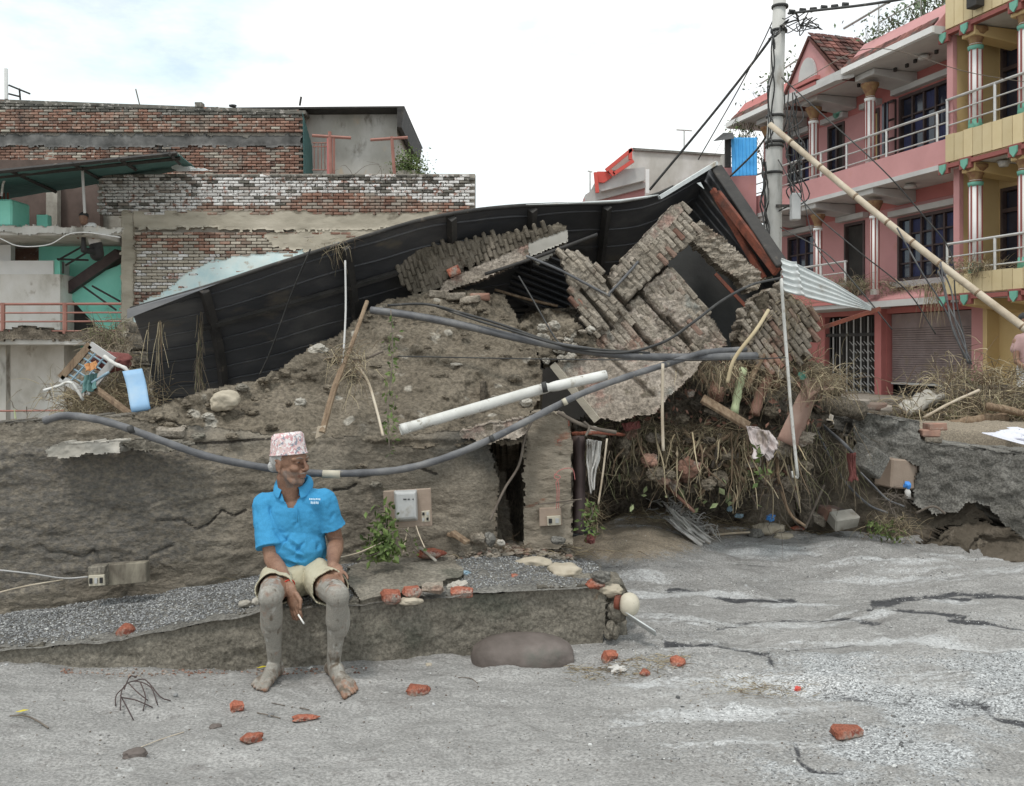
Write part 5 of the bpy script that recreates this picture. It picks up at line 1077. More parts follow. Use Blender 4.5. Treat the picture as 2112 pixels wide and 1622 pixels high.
def rails(par, a0, a1, z, n_=3, b=-.045, h=.85, posts=None):
    r_ = MB()
    for i in range(n_): o = MB().tube([B(a0, b, z+h-i*.26), B(a1, b, z+h-i*.26)], .028 if i == 0 else .016, 6).build('rail', m_rail, par)
    for a in posts: MB().tube([B(a, b, z), B(a, b, z+h)], .03, 6).build('rail_post', m_rail, par)
rails(pk, .1, 8.1, 5.86, 3, h=.62, posts=[.35, 1.9, 3.3, 4.3, 6.2, 7.4]); rails(pk, 3.3, 5.3, 3.1, 3, h=.62, posts=[3.35, 4.3, 5.25]); rails(pk, 5.9, 9.2, 3.1, 4, h=.62, posts=[5.9, 7.4, 9])
rails(pk, 8.3, 10.0, 5.0, 4, h=.6, posts=[8.4, 9.9]); fpart('side_balcony', pk, m_pink, (8.35, 10.1, -1.6, -.1, 4.3, 5.0))
# pink roofline
MB().prism([B(.1, .24, 8.14), B(.1, -.3, 8.75), B(.1, -.6, 8.75), B(.1, -.6, 8.14)], FA*2.9).build('parapet', m_pink, pk)
MB().prism([B(5.7, .24, 8.14), B(5.7, -.3, 8.75), B(5.7, -.6, 8.75), B(5.7, -.6, 8.14)], FA*2.6).build('parapet', m_pinkd, pk)
for a0, a1 in ((.15, 2.9), (5.8, 8.2)):
    a = a0
    while a < a1:
        for k in range(2):
            o = MB().box(B(a+.08, .26-.11*k, 8.17+.12*k), (.15, .17, .02), FROT @ Matrix.Rotation(-R(48), 3, 'X'), .006).build('roof_tile', m_tile, pk)
        a += .16
# gable
ga0, ga1, gm = 3.05, 5.7, 4.4
g_ = MB().prism([B(ga0, .2, 7.95), B(gm, .2, 9.3), B(ga1, .2, 7.95)], FBv*-.25).build('gable', m_pink, pk)
MB().prism([B(ga0-.25, .12, 7.9), B(ga0+.1, .36, 7.9), B(ga1-.1, .36, 7.9), B(ga1+.2, .12, 7.9)], (0, 0, .12)).build('gable_base', m_greyp, g_)
nc = [B(gm+.05+.36*math.cos(t), .21, 8.28+.55*math.sin(t)) for t in np.linspace(0, math.pi, 12)]; MB().prism(nc, FBv*.05).build('arch_niche', m_greyp, g_)
fpart('niche_sill', g_, m_pinkd, (gm-.42, gm+.5, .2, .34, 8.18, 8.27)); fpart('niche_sill', g_, m_pinkd, (gm-.36, gm+.44, .2, .3, 8.06, 8.14))
MB().prism([B(ga0-.06, .26, 7.92), B(gm, .26, 9.36), B(gm, .26, 9.28), B(ga0, .26, 7.88)], FBv*-1.6).build('roof_slope', m_tile, pk); MB().prism([B(ga1+.06, .26, 7.92), B(gm, .26, 9.36), B(gm, .26, 9.28), B(ga1, .26, 7.88)], FBv*-1.6).build('roof_slope', m_tile, pk)
sv_ = (B(gm, 0, 9.38)-B(ga0-.06, 0, 7.94)); LN = sv_.length; sv_.normalize(); rt = Matrix((sv_, FBv, sv_.cross(FBv))).transposed()
for i in range(11):
    for j in range(8): MB().box(B(ga0-.06, .18-.19*j, 7.97)+sv_*(i+.5)*LN/11+Vector((0, 0, .03+.01*(i % 2))), (LN/11*1.1, .15, .03), rt @ Matrix.Rotation(.12, 3, 'Y'), .008).build('roof_tile', m_tile, pk)
# roof rail and shelf
MB().tube([B(.1, -.7, 9.75), B(4.3, -.7, 9.6)], .03, 6).build('roof_rail', m_rail, pk); MB().tube([B(.1, -.7, 9.35), B(3, -.7, 9.3)], .018, 6).build('roof_rail', m_rail, pk); MB().tube([B(5.3, -.7, 9.5), B(8.1, -.7, 9.3)], .025, 6).build('roof_rail', m_rail, pk)
for a in (.2, 1.6, 3.0): MB().tube([B(a, -.7, 8.7), B(a, -.7, 9.72)], .02, 5).build('roof_rail', m_rail, pk)
for i in range(9): MB().box(B(.9+i*.32, -.5-.05*(i % 2), 7.95), (.07, .05, .1), FROT).build('ceiling_peg', m_steel, pk)
for a, b, z in ((1.2, -.45, 7.95), (1.7, -.5, 5.27)): MB().tube([B(a, b, z), B(a, b, z-.05), B(a, b, z-.09)], [.1, .14, .1], 14).build('ceiling_lamp', m_greyp, pk, True)
MB().tube([B(5.05, -1.15, 7.72), B(5.05, -1.02, 7.72)], .15, 14).build('wall_clock', m_greenp, pk, True)
# shutter at street level
sh_ = fpart('roller_shutter', pk, m_shut, (.6, 3.3, -1.45, -1.3, 2.14, 2.48))
n_ = 24
for i in range(n_): MB().box(B(1.95, -1.33, .88+(i+.5)*(1.26/n_)), (2.7, .035, 1.26/n_*.8), FROT @ Matrix.Rotation(-.25, 3, 'X')).build('slat', m_shut, sh_)
fpart('bottom_bar', sh_, m_greyp, (.6, 3.3, -1.37, -1.28, .82, .87))
fpart('shade_box', pk, m_void, (.56, 3.34, -1.9, -1.5, .3, 2.5)); fpart('doorway', pk, m_void, (3.62, 5.8, -1.9, -1.6, .3, 2.5))  # dark boxes painting the shade behind the shutter and the gate
fpart('red_pillar', pk, m_pinkd, (3.36, 3.6, -1.2, -1.05, .2, 2.62)); fpart('pink_pillar', pk, m_pink, (.1, .55, -1.2, -1.08, .2, 2.62))
gt = fpart('collapsible_gate', pk, m_steel, (3.62, 5.8, -1.3, -1.24, 1.98, 2.06))
for i in range(15): MB().bar(B(3.7+i*.14, -1.27, .4), B(3.7+i*.14, -1.27, 2.46), .03, .025, up=FBv).build('gate_bar', m_greyp if i % 2 else m_steel, gt)
for j in range(7):
    for i in range(8): MB().bar(B(3.7+i*.14, -1.25, .55+j*.2), B(3.7+(i+1)*.14, -1.25, .65+j*.2), .012, .015, up=FBv).build('lattice_bar', m_greyp, gt)
# ---- yellow house
fpart('party_wall', yl, m_yellow, (-.06, .05, -1.3, -.14, 5.36, 8.0), (-.06, .05, -1.3, -.3, 2.65, 5.34), (-.06, .05, -1.3, -.9, 0, 2.64))
fpart('party_wall_end', yl, m_pink, (-.08, .08, -.14, -.04, 5.88, 8.0), (-.08, .08, -.3, -.2, 3.05, 5.3))
wall_open('upper_wall', yl, m_yellow, -6, -.06, 5.36, 8.0, [(-1.35, -.12, 5.5, 7.75)]); wall_open('middle_wall', yl, m_yellow, -6, -.06, 2.65, 5.34, [(-1.35, -.12, 2.9, 4.9)]); wall_open('ground_wall', yl, m_yellow, -6, -.06, 0, 2.64, [(-2.0, -.75, .2, 2.2)]); wall_open('top_wall', yl, m_yellow, -6, 0, 8.1, 11, [])
for z0, z1 in ((5.5, 7.75), (2.9, 4.9)):
    d_ = window(yl, -1.35, -.12, z0, z1, 2, 1, door=True, curtain=m_beigec); fpart('leaf', d_, m_yellow, (-1.25, -.8, -1.3, -1.26, z0+.1, z1-.5)); fpart('transom', d_, m_brownw, (-1.29, -.18, -1.3, -1.17, z1-.5, z1-.42))
d_ = fpart('street_door', yl, m_doorw, (-2.0, -.75, -1.34, -1.28, .2, 1.6)); fpart('transom_grille', d_, m_void, (-2, -.75, -1.36, -1.3, 1.65, 2.2))
for i in range(4):
    for j in range(3): fpart('door_panel', d_, m_doorw, (-1.95+i*.31, -1.7+i*.31, -1.28, -1.25, .28+j*.45, .65+j*.45))
for i in range(9): fpart('bar', d_, m_steel, (-1.95+i*.13, -1.92+i*.13, -1.3, -1.27, 1.66, 2.2))
fpart('core', yl, m_void, (-6, -.1, -7, -1.9, 0, 11))
for z0, z1, zs in ((2.72, 3.12, 2.62), (5.36, 5.92, 5.26), (8.02, 8.85, 7.92)):
    fpart('balcony_slab', yl, m_greyp, (-6, -.0, -1.19, .0, zs+.02, zs+.2)); fpart('fascia_trim', yl, m_redp, (-6, .0, -.02, .1, zs, zs+.08)); fpart('fascia_core', yl, m_plank, (-6, .0, -.08, .04, z0, z1-.02))
    i = 0; a = -.02
    while a > -3.2: fpart('cladding_board', yl, m_plank, (a-.225, a, .045, .085, z0+.02, z1+random.uniform(-.01, .01))); a -= .24
for z in (2.95, 5.6, 8.2):
    pass
for a in (-.55, -1.75, -3.0):
    column(yl, a, -.16, 5.9, 7.9, m_greenp, m_whitep, m_redp, .12, m_greenp); column(yl, a, -.16, 3.1, 5.24, m_greenp, m_whitep, m_redp, .12, m_greenp)
    for z in (7.62, 4.98, 2.38): MB().prism([B(a-.17, -1.19, z), B(a-.17, .02, z+.12), B(a-.17, .02, z+.3), B(a-.17, -1.19, z+.3)], FA*.34).build('bracket', m_yellow, yl, False, .01)
    for z in (7.82, 5.18, 2.54):
        s_ = fpart('bracket_end', yl, m_redp, (a-.15, a+.15, .03, .1, z-.02, z+.2)); MB().prism([B(a-.09, .1, z+.16), B(a+.09, .1, z+.16), B(a+.08, .1, z+.05), B(a, .1, z-.04), B(a-.08, .1, z+.05)], FBv*.03).build('shield', m_greenp, s_)
for z in (7.82, 5.18, 2.54): s_ = fpart('bracket_end', yl, m_redp, (-.1, .16, .03, .1, z-.02, z+.2)); MB().prism([B(-.06, .1, z+.16), B(.12, .1, z+.16), B(.11, .1, z+.05), B(.03, .1, z-.04), B(-.05, .1, z+.05)], FBv*.03).build('shield', m_greenp, s_)
rails(yl, -4, .05, 5.9, 3, h=.75, b=.0, posts=[-1.2, -2.6, .02]); rails(yl, -4, .05, 3.1, 3, h=.65, b=.0, posts=[-1.2, -2.6, .02])
for a, z in ((-.4, 7.9), (-1.0, 5.24)): MB().tube([B(a, -.4, z), B(a, -.4, z-.1)], [.12, .08], 12).build('ceiling_lamp', m_greyp, yl, True)
lm = empty('wall_lamp', B(-.9, .12, 8.35), 'dark box lamp fixed on the top fascia of the yellow house', 'lamp'); fpart('housing', lm, m_steel, (-1.05, -.8, .1, .3, 8.15, 8.5), bevel=.01)
# roof plants
def plant(name, pts, spread, nleaf, sz, la, material=m_leafy, stems=8):
    e = empty(name, Vector(pts)+Vector((0, 0, -spread[2]*1.2)), la, 'plant', 'plants on the pink roof'); c = np.array(pts[:])
    pp = c+RNG.normal(0, 1, (nleaf, 3))*np.array(spread); leaves('foliage', pp, sz, material, e)
    strands('stems', np.repeat([np.array(pts[:])-[0, 0, spread[2]*1.6]], stems, 0)+RNG.normal(0, .08, (stems, 3)), RNG.normal(0, .35, (stems, 3))+[0, 0, 1], np.full(stems, spread[2]*2.6), np.full(stems, .014), m_twig, e, 0, .4, stuff=False)
for i, (a, z, s, la) in enumerate([(3.05, 8.95, (.28, .2, .2), 'bushy grey green plant on the pink roof right beside the gable'), (2.35, 9.0, (.3, .2, .22), 'leafy plant second from the gable on the pink roof'), (1.6, 9.1, (.3, .2, .2), 'plant with tall pointed leaves mid way along the pink roof'), (.85, 9.15, (.25, .2, .2), 'low plant on the pink roof nearest the yellow house'), (6.6, 9.0, (.3, .2, .35), 'tall leafy plant on the pink roof left of the pole'), (7.6, 8.9, (.3, .2, .3), 'leafy plant at the far left end of the pink roof')]):
    plant('roof_plant', B(a, -.75, z), s, 230, .11, la)
for i, (a, la) in enumerate([(.3, 'banana like plant rising behind the yellow house corner'), (1.75, 'single upright banana leaf on the pink roof')]):
    e = empty('banana_plant', B(a, -.9, 8.9), la, 'plant'); k = 7 if i == 0 else 3
    for j in range(k):
        t = random.uniform(-1, 1); base = B(a, -.9, 9.0); tip = base+FA*t*.55+Vector((0, 0, random.uniform(.35, .85))); md_ = (base+tip)/2+Vector((0, 0, .15)); sd_ = FA*.06
        MB().add([base, md_+sd_, tip, md_-sd_], [(0, 1, 2), (0, 2, 3)]).build('leaf', m_leaf, e)
e = empty('hanging_creeper', B(7.9, .1, 7.7), 'green creeper hanging down from the left end of the pink roof', 'plant'); pp = np.array(B(7.7, .1, 7.2)[:])+RNG.normal(0, 1, (700, 3))*[.22, .15, .5]; leaves('foliage', pp, .09, m_leaf, e)
strands('stems', np.repeat([np.array(B(7.7, .1, 8.1)[:])], 16, 0)+RNG.normal(0, .15, (16, 3)), RNG.normal(0, .3, (16, 3))+[0, 0, -1], np.full(16, 1.6), np.full(16, .012), m_twig, e, .4, .5, stuff=False)
# blue tin, black awning
bt = empty('blue_tin_sheet', P(1535, 362, 24.5), 'bright blue tin sheet fixed beside the pink house', 'metal sheet'); quadsheet('sheet', [(1508, 284, 24.6), (1510, 364, 24.6), (1562, 362, 24.4), (1561, 284, 24.4)], 60, 7, .015, m_blue, bt)
MB().add([P(1470, 292, 24.4), P(1492, 274, 24.8), (P(1512, 274, 24.8)), P(1514, 286, 24.3)], [(0, 1, 2, 3)]).build('awning', m_black, bt); mb = MB(); rb(mb, 1496, 284, 1508, 345, 24.7, .1); mb.build('post', m_steel, bt)
mb = MB(); rb(mb, 1492, 345, 1560, 480, 25.2, .3); mb.build('pink_wall', m_pink, bt); mb = MB(); rb(mb, 1490, 320, 1508, 350, 25.3, .3); mb.build('grey_block', m_plasterg, bt)
# ================================================================== UTILITY POLE AND WIRES
YP = 10.5
up_ = empty('utility_pole', (P(1590, 0, YP).x, YP, .4), 'pale concrete utility pole wrapped in tangled wires behind the ruin', 'utility pole')
MB().tube([Vector((P(1588, 0, YP).x, YP, .3)), P(1597, 300, YP), P(1610, -60, YP)], [.115, .09, .068], 16).build('pole', m_pole, up_, True)
for v in (12, 62, 238, 292, 300, 355): MB().tube([P(1609-(v/300)*12, v, YP), P(1609-(v/300)*12, v+5, YP)], .108 if v > 200 else .095, 14).build('band', m_cable, up_, True)
MB().box(P(1640, 427, 10.3), (.1, .1, .30)).build('junction_box', m_meterg, up_, False, .01)
MB().bar(P(1600, 425, 10.4), P(1640, 425, 10.35), .03, .03).build('bracket', m_steel, up_)
for k in range(6): MB().tube([P(1628+22*k, 27-3.0*k+random.uniform(-2, 2), 10.3), P(1640+22*k, 24-3.0*k, 10.3)], [.032, .02], 8).build('insulator', m_black, up_)
rnd = random.Random(5)
def tangle(name, c0, c1, n_, sp, r_, parent, mt, lab=None):
    objs = []
    for i in range(n_):
        pts = []
        for k in range(7):
            t = k/6; u = c0[0]+(c1[0]-c0[0])*t+rnd.gauss(0, sp); v = c0[1]+(c1[1]-c0[1])*t+rnd.gauss(0, sp*.8); pts.append(P(u, v, YP-.12+rnd.uniform(-.12, .08)))
        objs.append(MB().tube(spline(pts, 5), r_, 5).build(name, mt, parent, True))
tangle('wire', (1594, 60), (1584, 300), 3, 4, .009, up_, m_cable); tangle('wire', (1632, 200), (1640, 430), 7, 11, .008, up_, m_cable); tangle('wire', (1625, 40), (1680, 50), 6, 13, .006, up_, m_cable)
tangle('wire', (1574, 330), (1580, 500), 5, 5, .009, up_, m_cable); tangle('wire', (1635, 40), (1596, 75), 2, 5, .01, up_, m_cable)
CB = [([(1602, 62, 10.5), (1560, 120, 10.6), (1470, 235, 10.9), (1340, 392, 11.3)], .016, m_cable, 'thick black cable running down left from the pole behind the roof'),
 ([(1604, 20, 10.5), (1572, 90, 10.6), (1520, 190, 10.8), (1440, 330, 11)], .007, m_cable, 'thin wire left of the pole running down to the roof gable'),
 ([(1626, 28, 10.4), (1700, 20, 9.8), (1800, 8, 9), (1960, -18, 8)], .014, m_cable, 'black cable from the pole top to the upper right corner'),
 ([(1600, 250, 10.5), (1560, 310, 11), (1500, 370, 11.5), (1470, 400, 12)], .012, m_cable, 'short dark cable crossing in front of the blue tin sheet'),
 ([(1612, 160, 10.4), (1700, 240, 10), (1820, 350, 9.5), (1900, 440, 9.5), (1960, 520, 9.5), (1972, 620, 9.5), (2000, 750, 9.5)], .007, m_cable, 'thin wire hanging from the pole across the pink house'),
 ([(1605, 330, 10.4), (1660, 420, 9.6), (1760, 510, 9), (1870, 600, 9), (1930, 690, 9)], .006, m_cable, 'thin wire running from the pole to the lower right over the pink wall'),
 ([(1630, 180, 12), (1800, 100, 14), (2000, 150, 14), (2150, 175, 14)], .006, m_twig, 'faint thin wire crossing the upper pink balcony'),
 ([(1640, 300, 10.3), (1660, 420, 10.3), (1680, 500, 10), (1720, 560, 9.6)], .006, m_cable, 'slack wire hanging beside the junction box'),
 ([(1610, 470, 10.3), (1700, 520, 9), (1775, 600, 8.5), (1840, 680, 8.3)], .006, m_cable, 'thin wire from the pole foot towards the roller shutter')]
for pts, r_, mt, la in CB: cable('overhead_wire', pts, r_, mt, la, 'wire')
for i, (pts, la) in enumerate([([(1935, 560, 8.8), (1950, 600, 8.8), (1965, 680, 8.8), (2000, 752, 8.8)], 'left strand of the wire bundle hanging from the bamboo'), ([(1938, 545, 8.8), (1962, 600, 8.8), (1972, 670, 8.8), (2004, 752, 8.8)], 'middle strand of the wire bundle hanging from the bamboo'), ([(1940, 540, 8.8), (1952, 620, 8.8), (1985, 690, 8.8), (1996, 750, 8.8)], 'right strand of the wire bundle hanging from the bamboo'), ([(1850, 470, 8.9), (1900, 560, 8.9), (1950, 640, 8.9), (1990, 740, 8.9)], 'long slack wire from the bamboo to the straw heap')]):
    cable('hanging_wire', pts, .008, m_pipe, la, 'wire')
bb_ = empty('bamboo_pole', P(2112, 665, 8.4), 'long pale bamboo pole leaning from the utility pole down to the right edge', 'pole')
q0, q1 = P(1588, 257, 10.2), P(2260, 785, 8.0); MB().tube([q0.lerp(q1, t)+Vector((0, 0, -.06*math.sin(3.14*t))) for t in np.linspace(0, 1, 12)], np.linspace(.032, .038, 12), 12).build('culm', m_bamboo, bb_, True)
for i in range(1, 10): t = i/10+.02*math.sin(i*5); c = q0.lerp(q1, t)+Vector((0, 0, -.06*math.sin(3.14*t))); d = (q1-q0).normalized(); MB().tube([c-d*.012, c, c+d*.012], [.036, .039, .036], 12).build('node', m_wood, bb_, True)

# ================================================================== PIPES OVER THE RUIN
big = [(92, 868, 5.0), (130, 858, 4.98), (180, 862, 4.95), (240, 876, 4.94), (330, 908, 4.95), (430, 942, 4.98), (560, 967, 5.02), (640, 976, 5.03), (740, 976, 5.05), (830, 968, 5.1), (920, 944, 5.15), (1010, 907, 5.25), (1100, 862, 5.4), (1200, 812, 5.6), (1300, 775, 5.8), (1380, 750, 6.0), (1450, 728, 6.2), (1520, 722, 6.4), (1536, 722, 6.5)]
pp_ = empty('sagging_pipe', P(740, 976, 5.05), 'long thick grey pipe sagging across the wall behind the man', 'pipe')
sp = spline([P(*p) for p in big], 7); MB().tube(sp, [.0205+.0012*math.sin(i*1.7) for i in range(len(sp))], 12).build('hose', m_pipe, pp_, True)
MB().tube([P(666, 978, 5.03), P(702, 979, 5.03)], .0225, 12).build('tape_joint', m_cream, pp_, True)
for u, v, Y in ((1165, 829, 5.5), (1015, 905, 5.24), (270, 886, 4.92)): MB().tube([P(u-4, v+2, Y-.005), P(u+4, v-2, Y-.005)], .022, 10).build('clamp', m_cream if u == 1165 else m_cable, pp_, True)
second = [(765, 640, 6.3), (830, 648, 6.25), (900, 660, 6.2), (980, 677, 6.15), (1060, 696, 6.1), (1150, 714, 6.05), (1240, 728, 6.05), (1330, 736, 6.1), (1440, 737, 6.2), (1560, 734, 6.4)]
cable('thick_pipe', second, .026, m_pipe, 'second thick grey pipe curving from the mound top to the debris', 'pipe')
for pts, r_, la in [([(800, 630, 6.3), (880, 628, 6.2), (960, 648, 6.15), (1040, 672, 6.1), (1120, 700, 6.05), (1200, 722, 6.0), (1290, 727, 5.95), (1370, 705, 5.9), (1430, 665, 5.9), (1490, 620, 6.0), (1550, 588, 6.2), (1608, 574, 6.4)], .009, 'thin black cable looping from the mound over the tilted brick wall to the roof corner'),
    ([(900, 632, 6.2), (980, 660, 6.12), (1060, 684, 6.06), (1150, 710, 6.0), (1240, 722, 6.0), (1340, 728, 6.1)], .008, 'thin grey cable lying along the upper side of the second pipe'),
    ([(820, 735, 5.9), (960, 738, 5.9), (1200, 742, 5.95), (1500, 742, 6.0), (1620, 738, 6.3)], .004, 'fine taut wire across the mound below the second pipe'),
    ([(1070, 570, 6.7), (1100, 620, 6.6), (1140, 690, 6.3), (1160, 715, 6.1)], .006, 'thin cable drooping in front of the dark hole')]:
    cable('thin_cable', pts, r_, m_cable, la, 'cable')
wp = empty('white_pipe', P(1040, 830, 5.6), 'thick white plastic pipe with an open end lying slantwise across the ruin', 'pipe')
w0, w1, w2 = P(836, 884, 5.45), P(1105, 806, 5.7), P(1250, 774, 5.8)
sp = spline([w0, w0.lerp(w1, .5), w1, w1.lerp(w2, .3), w2], 6); MB().tube(sp, [.033]*(len(sp)-10)+[.031, .026, .030]+[.033]*7, 18, cap=False).build('tube', m_pvc, wp, True).modifiers.new('t', 'SOLIDIFY').thickness = .004
d = (w0-w1).normalized(); MB().tube([w0-d*.01, w0+d*.03], [.0335, .034], 18, cap=False).build('rim', m_pvc, wp, True).modifiers.new('t', 'SOLIDIFY').thickness = .004
c_ = P(828, 886, 5.43); MB().prism([P(822, 880, 5.43), P(840, 876, 5.43), P(848, 890, 5.43), P(826, 893, 5.43)], (0, .01, 0)).build('torn_lip', m_pvc, wp)
MB().tube([P(1118, 800, 5.66), P(1128, 798, 5.66)], .0335, 12).build('strap', m_cable, wp, True)
tw_ = empty('thin_white_pipe', P(1644, 985, 6.3), 'thin white upright pipe with a small elbow hanging from the roof corner', 'pipe')
MB().tube(spline([P(1611, 575, 6.4), P(1620, 700, 6.5), P(1632, 850, 6.55), P(1645, 984, 6.6)], 6), .0115, 10).build('tube', m_pvc, tw_, True); MB().tube([P(1646, 985, 6.6), P(1636, 983, 6.6), P(1635, 972, 6.6)], .0115, 8).build('elbow', m_pvc, tw_, True)

# ================================================================== TIMBER AND STALKS ON THE MOUND
tp_ = empty('wooden_stake', P(655, 905, 5.2), 'splintered wooden stake leaning on the mud mound', 'stake')
MB().tube(spline([P(757, 622, 5.75), P(722, 720, 5.5), P(690, 800, 5.35), P(664, 893, 5.2)], 5), [.013]*8+[.019]*8, 7).build('shaft', m_wood, tp_)
MB().prism([P(650, 905, 5.2), P(655, 880, 5.2), P(672, 878, 5.2), P(668, 896, 5.2)], (0, .03, 0)).build('split_end', m_bamboo, tp_)
MB().tube(spline([P(712, 538, 5.9), P(713, 640, 5.8), P(708, 735, 5.6), P(704, 760, 5.55)], 5), .0055, 6)
o = MB().tube(spline([P(712, 538, 5.9), P(713, 640, 5.8), P(708, 735, 5.6), P(704, 765, 5.5)], 5), .0065, 6).build('hanging_stalk', m_greyp, None, True); tag(o, 'pale thin stalk hanging from the roof above the straw clump', 'stalk')
for pts, r_, la, mt in [([(735, 750, 5.5), (760, 790, 5.45), (778, 850, 5.35), (790, 900, 5.25)], .008, 'yellow dry stalk leaning right of the wooden stake', m_bamboo), ([(668, 740, 5.5), (700, 737, 5.5), (745, 742, 5.5), (790, 725, 5.5)], .007, 'horizontal grey twig through the straw clump', m_twig), ([(640, 515, 6.0), (600, 610, 6.3), (560, 720, 6.5), (535, 775, 6.6)], .006, 'dark thin wire hanging across the roof underside', m_cable),
    ([(1367, 750, 5.9), (1366, 850, 5.9), (1368, 930, 5.9)], .010, 'upright pale stalk in the middle of the hanging straw', m_bamboo), ([(1252, 905, 5.7), (1243, 980, 5.7), (1234, 1040, 5.7)], .006, 'thin straight stick left of the hanging straw', m_bamboo),
    ([(1098, 868, 5.75), (1083, 900, 5.72), (1070, 960, 5.7), (1040, 1010, 5.68), (1010, 1075, 5.6)], .008, 'thin branch hanging in front of the doorway', m_twig), ([(1150, 850, 5.7), (1190, 872, 5.7), (1230, 885, 5.7), (1270, 892, 5.75)], .012, 'bare grey branch reaching right from the brick pier', m_twig), ([(1205, 870, 5.7), (1215, 882, 5.68), (1208, 900, 5.66)], .008, 'short forked twig under the bare grey branch', m_twig),
    ([(1500, 790, 5.9), (1515, 740, 5.9), (1560, 680, 6.0), (1585, 640, 6.1)], .012, 'straw coloured reed rising to the leaning brick chunk', m_straw), ([(1110, 1040, 5.7), (1150, 1036, 5.7), (1200, 1030, 5.65)], .004, 'thin twig beside the small switch board', m_twig),
    ([(1890, 1058, 6.9), (1925, 1045, 6.8), (1950, 1060, 6.75)], .008, 'thin hooked twig under the retaining wall', m_twig), ([(1470, 1104, 7.2), (1500, 1101, 7.2), (1530, 1099, 7.25), (1560, 1098, 7.3)], .009, 'straw coloured stick lying left of the cream rock', m_bamboo)]:
    cable('stick' if 'wire' not in la else 'wire', pts, r_, mt, la, 'stick' if 'wire' not in la else 'wire')
def straw_clump(name, c, sp_, n_, L, r_, la, mt=None, gv=.5, cat='straw', base=(0, 0, 0), wob=.5):
    st = np.array(c[:])+RNG.normal(0, 1, (n_, 3))*np.array(sp_); dr = RNG.normal(0, 1, (n_, 3))+np.array(base)
    o = strands(name, st, dr, RNG.uniform(.35, 1.1, n_)*L, RNG.uniform(.6, 1.2, n_)*r_, mt or m_straw, None, gv, wob); return tag(o, la, cat, None, 'stuff')
straw_clump('straw_clump', P(712, 738, 5.48), (.06, .04, .04), 130, .16, .0022, 'dry straw tangled round the wooden stake', gv=.7)
straw_clump('straw_clump', P(735, 770, 5.45), (.03, .03, .07), 60, .2, .0022, 'straw tuft hanging just right of the wooden stake', gv=1.4)
# straw caught on the roof
st = [P(random.choice([325, 328, 331, 306, 340])+random.uniform(-2, 2), random.uniform(660, 690), 6.2)[:] for _ in range(16)]; tag(strands('straw_clump', st, RNG.normal(0, .1, (16, 3))+[0, -.05, -1], RNG.uniform(.1, .45, 16), np.full(16, .003), m_straw, None, .5, .25), 'grass wisps hanging on the left end of the dark roof', 'straw')
st = [P(random.uniform(405, 418), random.uniform(640, 800), 6.45)[:] for _ in range(40)]; tag(strands('straw_clump', st, RNG.normal(0, .08, (40, 3))+[0, -.02, -1], RNG.uniform(.1, .3, 40), np.full(40, .003), m_root, None, .3, .3), 'muddy straw caught on the first rafter of the dark roof', 'straw')
straw_clump('straw_clump', P(690, 508, 6.35), (.05, .02, .03), 30, .2, .002, 'few straws snagged on the roof edge above the man', gv=1.2)
# ================================================================== DEBRIS BANK
sheet_ = sheet('debris_bank', [(1186, 882), (1230, 862), (1290, 850), (1372, 775), (1400, 752), (1470, 742), (1560, 735), (1640, 735), (1712, 760), (1742, 800), (1700, 880), (1640, 930), (1600, 905), (1480, 900), (1300, 905), (1200, 900)], lambda u, v: 7.15+(900-v)*.002, 5, .5, m_darkmud, None, .10, 4, seed=71)
tag(sheet_, 'muddy debris bank piled between the tilted wall and the retaining wall', 'debris')
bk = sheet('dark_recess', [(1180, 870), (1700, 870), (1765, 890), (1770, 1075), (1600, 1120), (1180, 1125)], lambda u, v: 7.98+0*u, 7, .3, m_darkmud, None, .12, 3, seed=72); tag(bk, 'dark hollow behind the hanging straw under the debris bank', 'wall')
rb2 = random.Random(8)
for i in range(46):
    u = rb2.uniform(1260, 1660); v = rb2.uniform(880, 1010) if rb2.random() < .75 else rb2.uniform(770, 880); a_ = rb2.uniform(.05, .17)
    rock('mud_lump' if i % 3 else 'broken_brick', P(u, v, 6.78+rb2.uniform(-.08, .15)), (a_, .1, a_*rb2.uniform(.5, .9)), (m_mound, m_mound, m_darkmud, m_brickmud)[i % 4] if i % 3 else m_brickold, sheet_, i, .35, 1.9, i+700, smooth=False)
for i in range(16):
    u = rb2.uniform(1270, 1640); v = rb2.uniform(880, 1000); L0 = rb2.uniform(20, 90); t0 = rb2.uniform(-1.2, 1.2)
    MB().tube(spline([P(u, v, 6.85), P(u+L0*.4*t0+rb2.uniform(-8, 8), v+L0*.3, 6.8), P(u+L0*t0, v+L0*.8, 6.8)], 4), rb2.uniform(.007, .016), 6).build('branch', rb2.choice([m_twig, m_wood, m_log]), sheet_, True)
# hanging curtain of roots and straw
def curtain(u0, u1, v0, v1, n_, L0, L1, mt, r_, la, Y0=6.85, Y1=7.3, spread=.25, seg=6, wob=.5):
    u = RNG.uniform(u0, u1, n_); v = RNG.uniform(v0, v1, n_); Y = RNG.uniform(Y0, Y1, n_)
    st = np.stack([(u-CX)/F*Y, Y, CZ-(v-CY)/F*Y], -1); dr = RNG.normal(0, spread, (n_, 3))+[0, -.25, -.8]
    # clumping
    k = vn(u/16, v/60, 0, 91) > -.25; st, dr = st[k], dr[k]; m_ = len(st)
    return tag(strands('hanging_straw', st, dr, RNG.uniform(L0, L1, m_), RNG.uniform(.6, 1.3, m_)*r_, mt, None, 1.1, wob, seg), la, 'straw', None, 'stuff')
curtain(1270, 1600, 880, 930, 150, .15, .48, m_root, .0042, 'mass of dark roots and stalks hanging below the debris bank', spread=.45, wob=.9)
curtain(1290, 1600, 880, 970, 300, .08, .34, m_straw, .0036, 'pale straw draped over the front of the hanging roots', 6.75, 7.05, spread=.8, wob=1.1)
